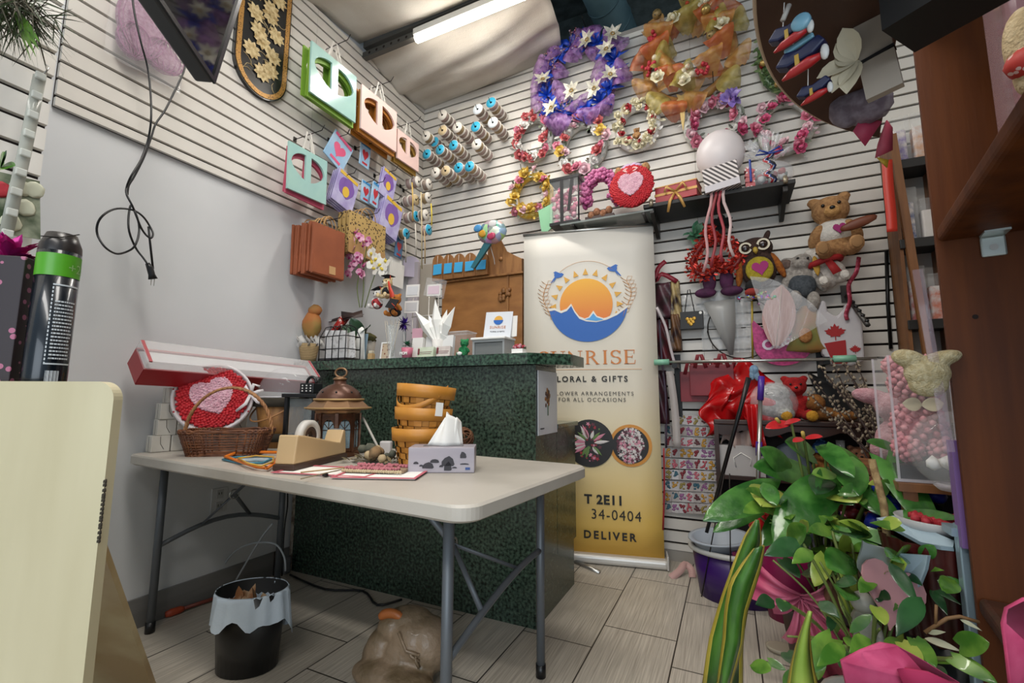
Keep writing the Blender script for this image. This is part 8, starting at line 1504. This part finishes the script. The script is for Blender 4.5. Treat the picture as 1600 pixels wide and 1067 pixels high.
for px, py, Y, w_, lab, m_, cat in ((1232, 875, 2.62, .13, 'magenta plastic pot standing behind the organza bow', mat('pot_magenta', '8E1450', .4), 'pot'), (1330, 765, 2.64, .16, 'wide magenta planter behind the anthurium leaves', mat('pot_magenta', '8E1450', .4), 'planter')):
    p_ = aY(px, py, Y); zt_ = aY(px, 752 if w_ > .15 else 832, Y).z; mb = MB(); mb.lathe([(0, 0), (w_*.75, 0), (w_, zt_), (w_*.92, zt_), (w_*.7, .02), (0, .02)], 24, sx=1 if w_ < .2 else 1, sy=.8); solo(mb, 'plastic_pot', m_, lab, cat, (p_.x, Y, 0))
hp3 = mat('heart_pink', 'B5868A', .5); o = thing('pink_heart_card', 'dusty pink heart shaped card among the pothos leaves', 'heart card', aY(1395, 925, 1.55), 0, None, (R_(-20), R_(24), R_(20))); mb = MB(); mb.prism([hp2(t, .082) for t in [2*pi*i/30 for i in range(30)]], -.003, .003); mb.build('card', hp3, o)
mb = MB(); mb.prism([hp2(t, .05) for t in [2*pi*i/30 for i in range(30)]], -.003, .003); solo(mb, 'white_heart_card', mat('heart_white', '9AA2A0', .5), 'small whitish heart card above the pink heart', 'heart card', aY(1365, 872, 1.6), 0, None, (R_(-10), R_(150), R_(10)))
o = thing('white_bird', 'small white bird figure down among the pothos stems', 'figurine', aY(1350, 975, 1.6)); plush_body(o, [((0, 0, .0), (.03, .04, .045)), ((.0, -.01, .06), (.03, .03, .028)), ((.03, 0, -.04), (.012, .03, .05)), ((-.02, 0, -.06), (.010, .01, .04))], mat('bisque_white', 'A8A59A', .5), .005, 'figure')
for i, (px, py, Y, key, lab) in enumerate(((1405, 782, 1.9, '1E2E9A', 'blue foil wrapped bundle behind the anthurium leaf'), (1330, 790, 2.1, '7A1E26', 'dark red flower bunch behind the anthurium'), (1300, 810, 2.2, '3A1E56', 'dark violet flower bunch behind the leaves'), (1200, 800, 2.5, '9A1414', 'scarlet toy between basin and anthurium'), (1262, 822, 2.3, '9EA4B4', 'pale blue-white folded paper behind the leaf stalks'), (1340, 885, 1.95, '9A7A60', 'tan cork pot under the pothos'), (1300, 770, 2.3, '8E2034', 'red berry cluster below the spathes'))):
    mb = MB(); r2 = random.Random(i); [mb.ico((r2.gauss(0, .035), r2.gauss(0, .02), r2.gauss(0, .035)), r2.uniform(.02, .035), 2, .12) for _ in range(9)]; solo(mb, 'wrapped_bundle', mat('bundle'+key, key, .4), lab, 'bundle', aY(px, py, Y))
for i, (px, py, Y, w_, h_, c_, lab) in enumerate(((1258, 835, 2.35, .16, .20, 'A8AABE', 'lilac white paper standing behind the anthurium stalks'), (1345, 940, 1.9, .20, .10, '6A4A36', 'brown bark chunk under the pothos leaves'))):
    mb = MB(); mb.box((0, 0, 0), (w_, .04, h_), (.1, .15, .2), bev=.006); solo(mb, ['paper_wrap', 'bark_piece'][i], mat('pw'+c_, c_, .7), lab, ['paper', 'bark'][i], aY(px, py, Y))
mb = MB(); mb.lathe([(0, 0), (.05, 0), (.06, .016), (.05, .018), (0, .008)], 20, sy=.8); solo(mb, 'plant_saucer', mat('saucer_cream', 'B0A692', .5), 'small cream saucer on the floor under the leaves', 'saucer', aZ(1222, 1018, 0)+Vector((0, 0, .001)))
tw_ = thing('dry_twig', 'bare brown twig with pale leaves near the metal frame', 'twig'); mb = MB(); mb.tube([aY(x, y, 1.40) for x, y in ((1445, 988), (1480, 966), (1500, 963), (1530, 972))], .004, 6); mb.tube([aY(x, y, 1.40) for x, y in ((1462, 975), (1463, 945))], .003, 6); mb.build('stem', mat('twig_pale', '7A5A38', .7), tw_)
for b, t in (((1500, 968), (1532, 985)), ((1450, 990), (1478, 988)), ((1445, 998), (1500, 1018))): pleaf(tw_, 'leaf', mat('leaf_pale', '9A9E84', .5, c2='B4AE90', vs=10), b, t, 1.40, 1.38, .35, 'lance')
mb = MB(); mb.lathe([(0, 0), (.085, 0), (.10, .15), (.06, .2), (.065, .22), (.05, .22)], 24); solo(mb, 'black_vase', mat('vase_black', '0E1014', .2, coat=.5), 'squat glossy black vase low beside bookcase', 'vase', (aY(1487, 1000, 1.28).x, 1.30, 0))
# snake plant close to the camera
sg_ = mat('snake_green', '2E5A1E', .35, c2='4A7A2C', vs=9, stretch=(4, 4, 1), coat=.15); sy = mat('snake_yellow', '9A8A2E', .4, c2='B5A646', vs=6); snp = thing('snake_plant', 'snake plant blades with yellow margins close to the camera', 'potted plant')
def blade(Lf, Rt, D, n=14, mar=.11, lime=False):
    mb = MB(); k_ = len(Lf)
    def at_(P_, u): f = u*(len(P_)-1); i = min(int(f), len(P_)-2); t = f-i; return (P_[i][0]*(1-t)+P_[i+1][0]*t, P_[i][1]*(1-t)+P_[i+1][1]*t)
    def fn(u, v): a, b_ = at_(Lf, u), at_(Rt, u); return aD(a[0]*(1-v)+b_[0]*v, a[1]*(1-v)+b_[1]*v, D-.02*u+.03*(2*v-1)**2)
    for a, b_, m_ in ((0, mar, 1), (mar, 1-mar, 0), (1-mar, 1, 1)): mb.grid(lambda u, v: fn(u, a+(b_-a)*v), n, 3, mi=m_)
    o_ = mb.build('blade', [mat('snake_lime', '7A9A3A', .4, c2='9AB04E', vs=6) if lime else sg_, sy], snp, solid=.003); return o_
blade([(1097, 1075), (1108, 1000), (1125, 940), (1150, 870), (1165, 835), (1182, 812)], [(1160, 1075), (1160, 1000), (1170, 940), (1180, 890), (1190, 845), (1185, 812)], .80)
blade([(1120, 1075), (1130, 1000), (1133, 950), (1140, 910), (1160, 880), (1178, 858)], [(1140, 1075), (1160, 1010), (1165, 960), (1180, 915), (1190, 880), (1194, 852)], .76, mar=.16)
blade([(1230, 1075), (1236, 1040), (1244, 1010), (1254, 980), (1264, 955)], [(1278, 1075), (1270, 1040), (1266, 1010), (1264, 985), (1268, 955)], .70, lime=True)
mb = MB(); q = aD(1180, 1250, .78); mb.lathe([(0, 0), (.09, 0), (.115, q.z), (.1, q.z), (0, q.z-.03)], 20); mb.build('pot', mat('pot_clay', '6A4A3A', .6), snp, loc=(q.x, q.y, 0))
# pink felt papers close to the camera
ftp = mat('felt_pink', 'B23A62', .85, c2='BE4A70', vs=30); ftd = mat('felt_pink_deep', '98204A', .85)
o = thing('pink_wrap', 'pink felt flower wrap at the bottom edge of the view', 'wrapping'); mb = MB(); f_ = lambda P_, D: [aD(x, y, D+.02*math.sin(x*.05)) for x, y in P_]
mb.raw(f_([(1325, 1085), (1314, 1032), (1345, 1016), (1376, 1004), (1400, 1008), (1440, 1030), (1500, 1067), (1520, 1085)], .62), (tuple(range(8)),)); mb.build('front_sheet', ftp, o, solid=.004)
mb = MB(); mb.raw(f_([(1400, 1042), (1450, 1050), (1505, 1075), (1505, 1090), (1420, 1090)], .60), ((0, 1, 2, 3, 4),)); mb.build('inner_fold', ftd, o, solid=.003)
o = thing('pink_felt', 'pink felt sheet standing at the right edge before bookcase', 'felt sheet'); mb = MB(); mb.raw(f_([(1566, 975), (1572, 950), (1600, 935), (1640, 930), (1640, 1090), (1580, 1090), (1572, 1020)], .55), (tuple(range(7)),)); mb.build('sheet', ftp, o, solid=.004)
# ------------------------------------------------------------------ near left: spray can, gift box, clip strip, plants
cz = z1+.002; q = aD(70, 584, .86); can = thing('spray_can', 'tall black spray foam can with a green band on the stand', 'spray can', (q.x, q.y, z1-.015), R_(71), None, None, .94)
bk_ = mat('can_black', '0C1118', .25, .3, c2='101C26', vs=3, coat=.4); grn = mat('can_green', '4E9A1E', .35)
mb = MB(); mb.lathe([(0, 0), (.033, 0), (.034, .004), (.034, .285), (0, .285)], 36); mb.build('can_body', bk_, can)
mb = MB(); mb.lathe([(.0343, .232), (.0343, .278)], 36); mb.build('green_band', grn, can)
mb = MB(); mb.lathe([(.034, .285), (.033, .30), (.024, .325), (.0, .327)], 28); mb.build('cap', mat('can_cap', '1C1716', .3), can)
mb = MB(); mb.tube([(-.03, -.02, .31), (0, -.032, .312), (.025, -.022, .327)], .0012, 5); mb.build('wire_loop', wire, can)
def wraptext(s, size, z, ang, m_, nm, R0=.0346):
    o_ = text(s, size, m_, nm, can, (0, 0, 0), (0, 0, 0))
    for v in o_.data.vertices: x, y = v.co.x, v.co.y; a = ang+x/R0; rr = R0+.0003; v.co = (rr*sin(a), -rr*cos(a), z+y)
wt = mat('can_print', 'C2C8CC', .5)
wraptext('+25', .026, .243, .42, mat('can_lime', 'B4D89A', .5), 'lettering')
mb = MB(); r2 = random.Random(1)
for i in range(17):
    a = .05
    while a < .95: da = r2.uniform(.04, .16); z = .178-.0072*i; mb.raw([(.0346*sin(q_), -.0346*cos(q_), z_) for q_, z_ in ((a, z), (a+da, z), (a+da, z+.0032), (a, z+.0032))], ((0, 1, 2, 3),)); a += da+.025
mb.build('small_print', wt, can); mb = MB()
for a0, a1 in ((-.12, 1.2),):
    for z in (.212, .052): 
        for k_ in range(18): a = a0+(a1-a0)*k_/18; mb.raw([(.0346*sin(a), -.0346*cos(a), z), (.0346*sin(a+.07), -.0346*cos(a+.07), z), (.0346*sin(a+.07), -.0346*cos(a+.07), z+.003), (.0346*sin(a), -.0346*cos(a), z+.003)], ((0, 1, 2, 3),))
    for k_ in range(20): z = .052+.008*k_; mb.raw([(.0346*sin(a0), -.0346*cos(a0), z), (.0346*sin(a0+.06), -.0346*cos(a0+.06), z), (.0346*sin(a0+.06), -.0346*cos(a0+.06), z+.005), (.0346*sin(a0), -.0346*cos(a0), z+.005)], ((0, 1, 2, 3),))
mb.build('dashed_frame', wt, can)
mb = MB(); [mb.raw([(.0347*sin(a), -.0347*cos(a), .012), (.0347*sin(a+.02+.012*(k_ % 3)), -.0347*cos(a+.02+.012*(k_ % 3)), .012), (.0347*sin(a+.02+.012*(k_ % 3)), -.0347*cos(a+.02+.012*(k_ % 3)), .04), (.0347*sin(a), -.0347*cos(a), .04)], ((0, 1, 2, 3),)) for k_, a in enumerate([.0+.05*j for j in range(12)])]; mb.build('barcode', wt, can)
q = aD(5, 584, .86); gb_ = thing('dotted_gift_box', 'black gift box printed with pink dots, magenta bow on top', 'gift box', (q.x-.02, q.y, z1-.015), R_(-50)); hg = aD(5, 388, .86).z-z1
mb = MB(); mb.box((0, 0, hg/2), (.10, .10, hg), bev=.002); mb.build('box', voro_mat('dots_pink', '2A2024', 'A8627E', 55, .28, .5), gb_); mb = MB(); mb.box((-.02, -.052, hg*.42), (.05, .004, hg*.7), bev=.001); mb.build('window', mat('box_window', '3E342E', .2), gb_)
mb = MB(); rnd = random.Random(4)
for i in range(26): a, b_ = rnd.uniform(0, 6.3), rnd.uniform(0, 1.4); mb.leaf((.01, 0, hg), (cos(a)*cos(b_), sin(a)*cos(b_), sin(b_)), (0, 0, 1) if b_ < 1 else (1, 0, 0), .055, .022, 'oval', 0, .5, 4)
mb.build('foil_bow', mat('foil_magenta', 'A01E6A', .2, .5), gb_)
cs_ = thing('clip_strip', 'clear plastic clip strip hanging with packets on the near slatwall', 'clip strip'); P_ = [aX(x, y, -1.66) for x, y in ((62, 120), (50, 180), (38, 240), (24, 300), (10, 365))]
mb = MB(); mb.ribbon(P_, .026, (1, 0, .2)); mb.build('strip', mat('strip_clear', 'B4B6AC', .2, alpha=.75), cs_, solid=.003); mb = MB()
for i in range(9): t = i/8*(len(P_)-1); k_ = min(int(t), 3); p_ = P_[k_].lerp(P_[k_+1], t-k_); mb = MB(); mb.box(p_+Vector((.006, 0, 0)), (.01, .022, .02), bev=.003); mb.build('clip', mat('clip_clear', 'D2D4CC', .2, alpha=.8), cs_)
mb = MB(); mb.tube(smooth([P_[0], P_[0]+Vector((.01, .012, .03)), aX(70, 100, -1.69)]), .002, 5); mb.build('hook', steel, cs_)
o = thing('flower_card', 'photo card of red and white flowers on near slatwall', 'card', aX(28, 322, -1.675), LROT); mb = MB(); mb.box((0, 0, 0), (.085, .004, .16), (0, R_(-6), 0)); mb.build('card', mat('card_grey2', '9AA08A', .4, c2='3A4A32', vs=14), o); mb = MB(); [mb.ico((x, -.004, z), (.022, .002, .022), 2, .1, mi=m_) for x, z, m_ in ((-.035, .03, 1), (.0, .05, 0), (.012, .0, 0), (-.01, -.05, 0), (.025, .055, 0))]; mb.build('flower_print', [mat('print_bloom', 'C2C4AE', .5), cherry], o)
o = thing('red_foil_ornament', 'small red foil ornament between gift box and spray can', 'ornament', aD(46, 428, 1.05)); mb = MB(); [mb.leaf((0, 0, 0), (cos(i*2.4)*cos(i*.3-1), sin(i*2.4)*cos(i*.3-1), sin(i*.3-1)), (0, -.5, 1), .028, .016, 'oval', 0, .4, 3) for i in range(18)]; mb.build('foil', mat('foil_red', 'A82A3A', .25, .5), o); mb = MB(); q_ = o.location; mb.tube([(0, 0, 0), (0, 0, z1-.016-q_.z)], .002, 5); mb.build('stick', paperw, o)
o = thing('pine_garland', 'green pine garland hanging at the top left corner', 'garland', aD(18, 10, 1.15)); mb = MB(); rnd = random.Random(9)
for i in range(420):
    t = rnd.random(); b_ = Vector((rnd.gauss(0, .03), rnd.gauss(0, .03), rnd.uniform(-.02, .03))); d_ = Vector((rnd.gauss(.25, .6), rnd.gauss(.1, .5), rnd.gauss(-.55, .6))).normalized(); mb.leaf(b_, d_, (rnd.gauss(0, 1), rnd.gauss(0, 1), rnd.gauss(0, 1)), rnd.uniform(.05, .13), .0035, 'lance', .15, .1, 3, mi=i % 2)
mb.build('needles', [mat('pine_green', '3A4A2A', .6), mat('pine_dark', '4A4434', .7)], o); mb = MB(); [mb.leaf((.02, 0, -.02), (.5-.2*i, .3, -.6), (0, -1, .3), .10, .02, 'lance', .1, .2, 5) for i in range(4)]; mb.build('broad_leaf', pg1, o)
o = thing('green_vine', 'green leaves of a vine at the left edge beside clip strip', 'artificial vine', aD(0, 262, 1.1)); [(lambda mb: (mb.leaf((0, 0, 0), d_, (.5, -.7, .4), L_, W_, 'oval', .1, .2, 7), mb.build('leaf', m_, o)))(MB()) for d_, L_, W_, m_ in (((.5, -.1, .35), .055, .035, pg1), ((.45, .1, .05), .05, .03, pg1), ((.4, 0, .75), .05, .014, lfd), ((-.3, 0, .2), .05, .03, pg1))]; mb = MB(); mb.tube([(-.06, 0, -.02), (0, 0, 0)], .003, 5); mb.build('stem', stemg, o)
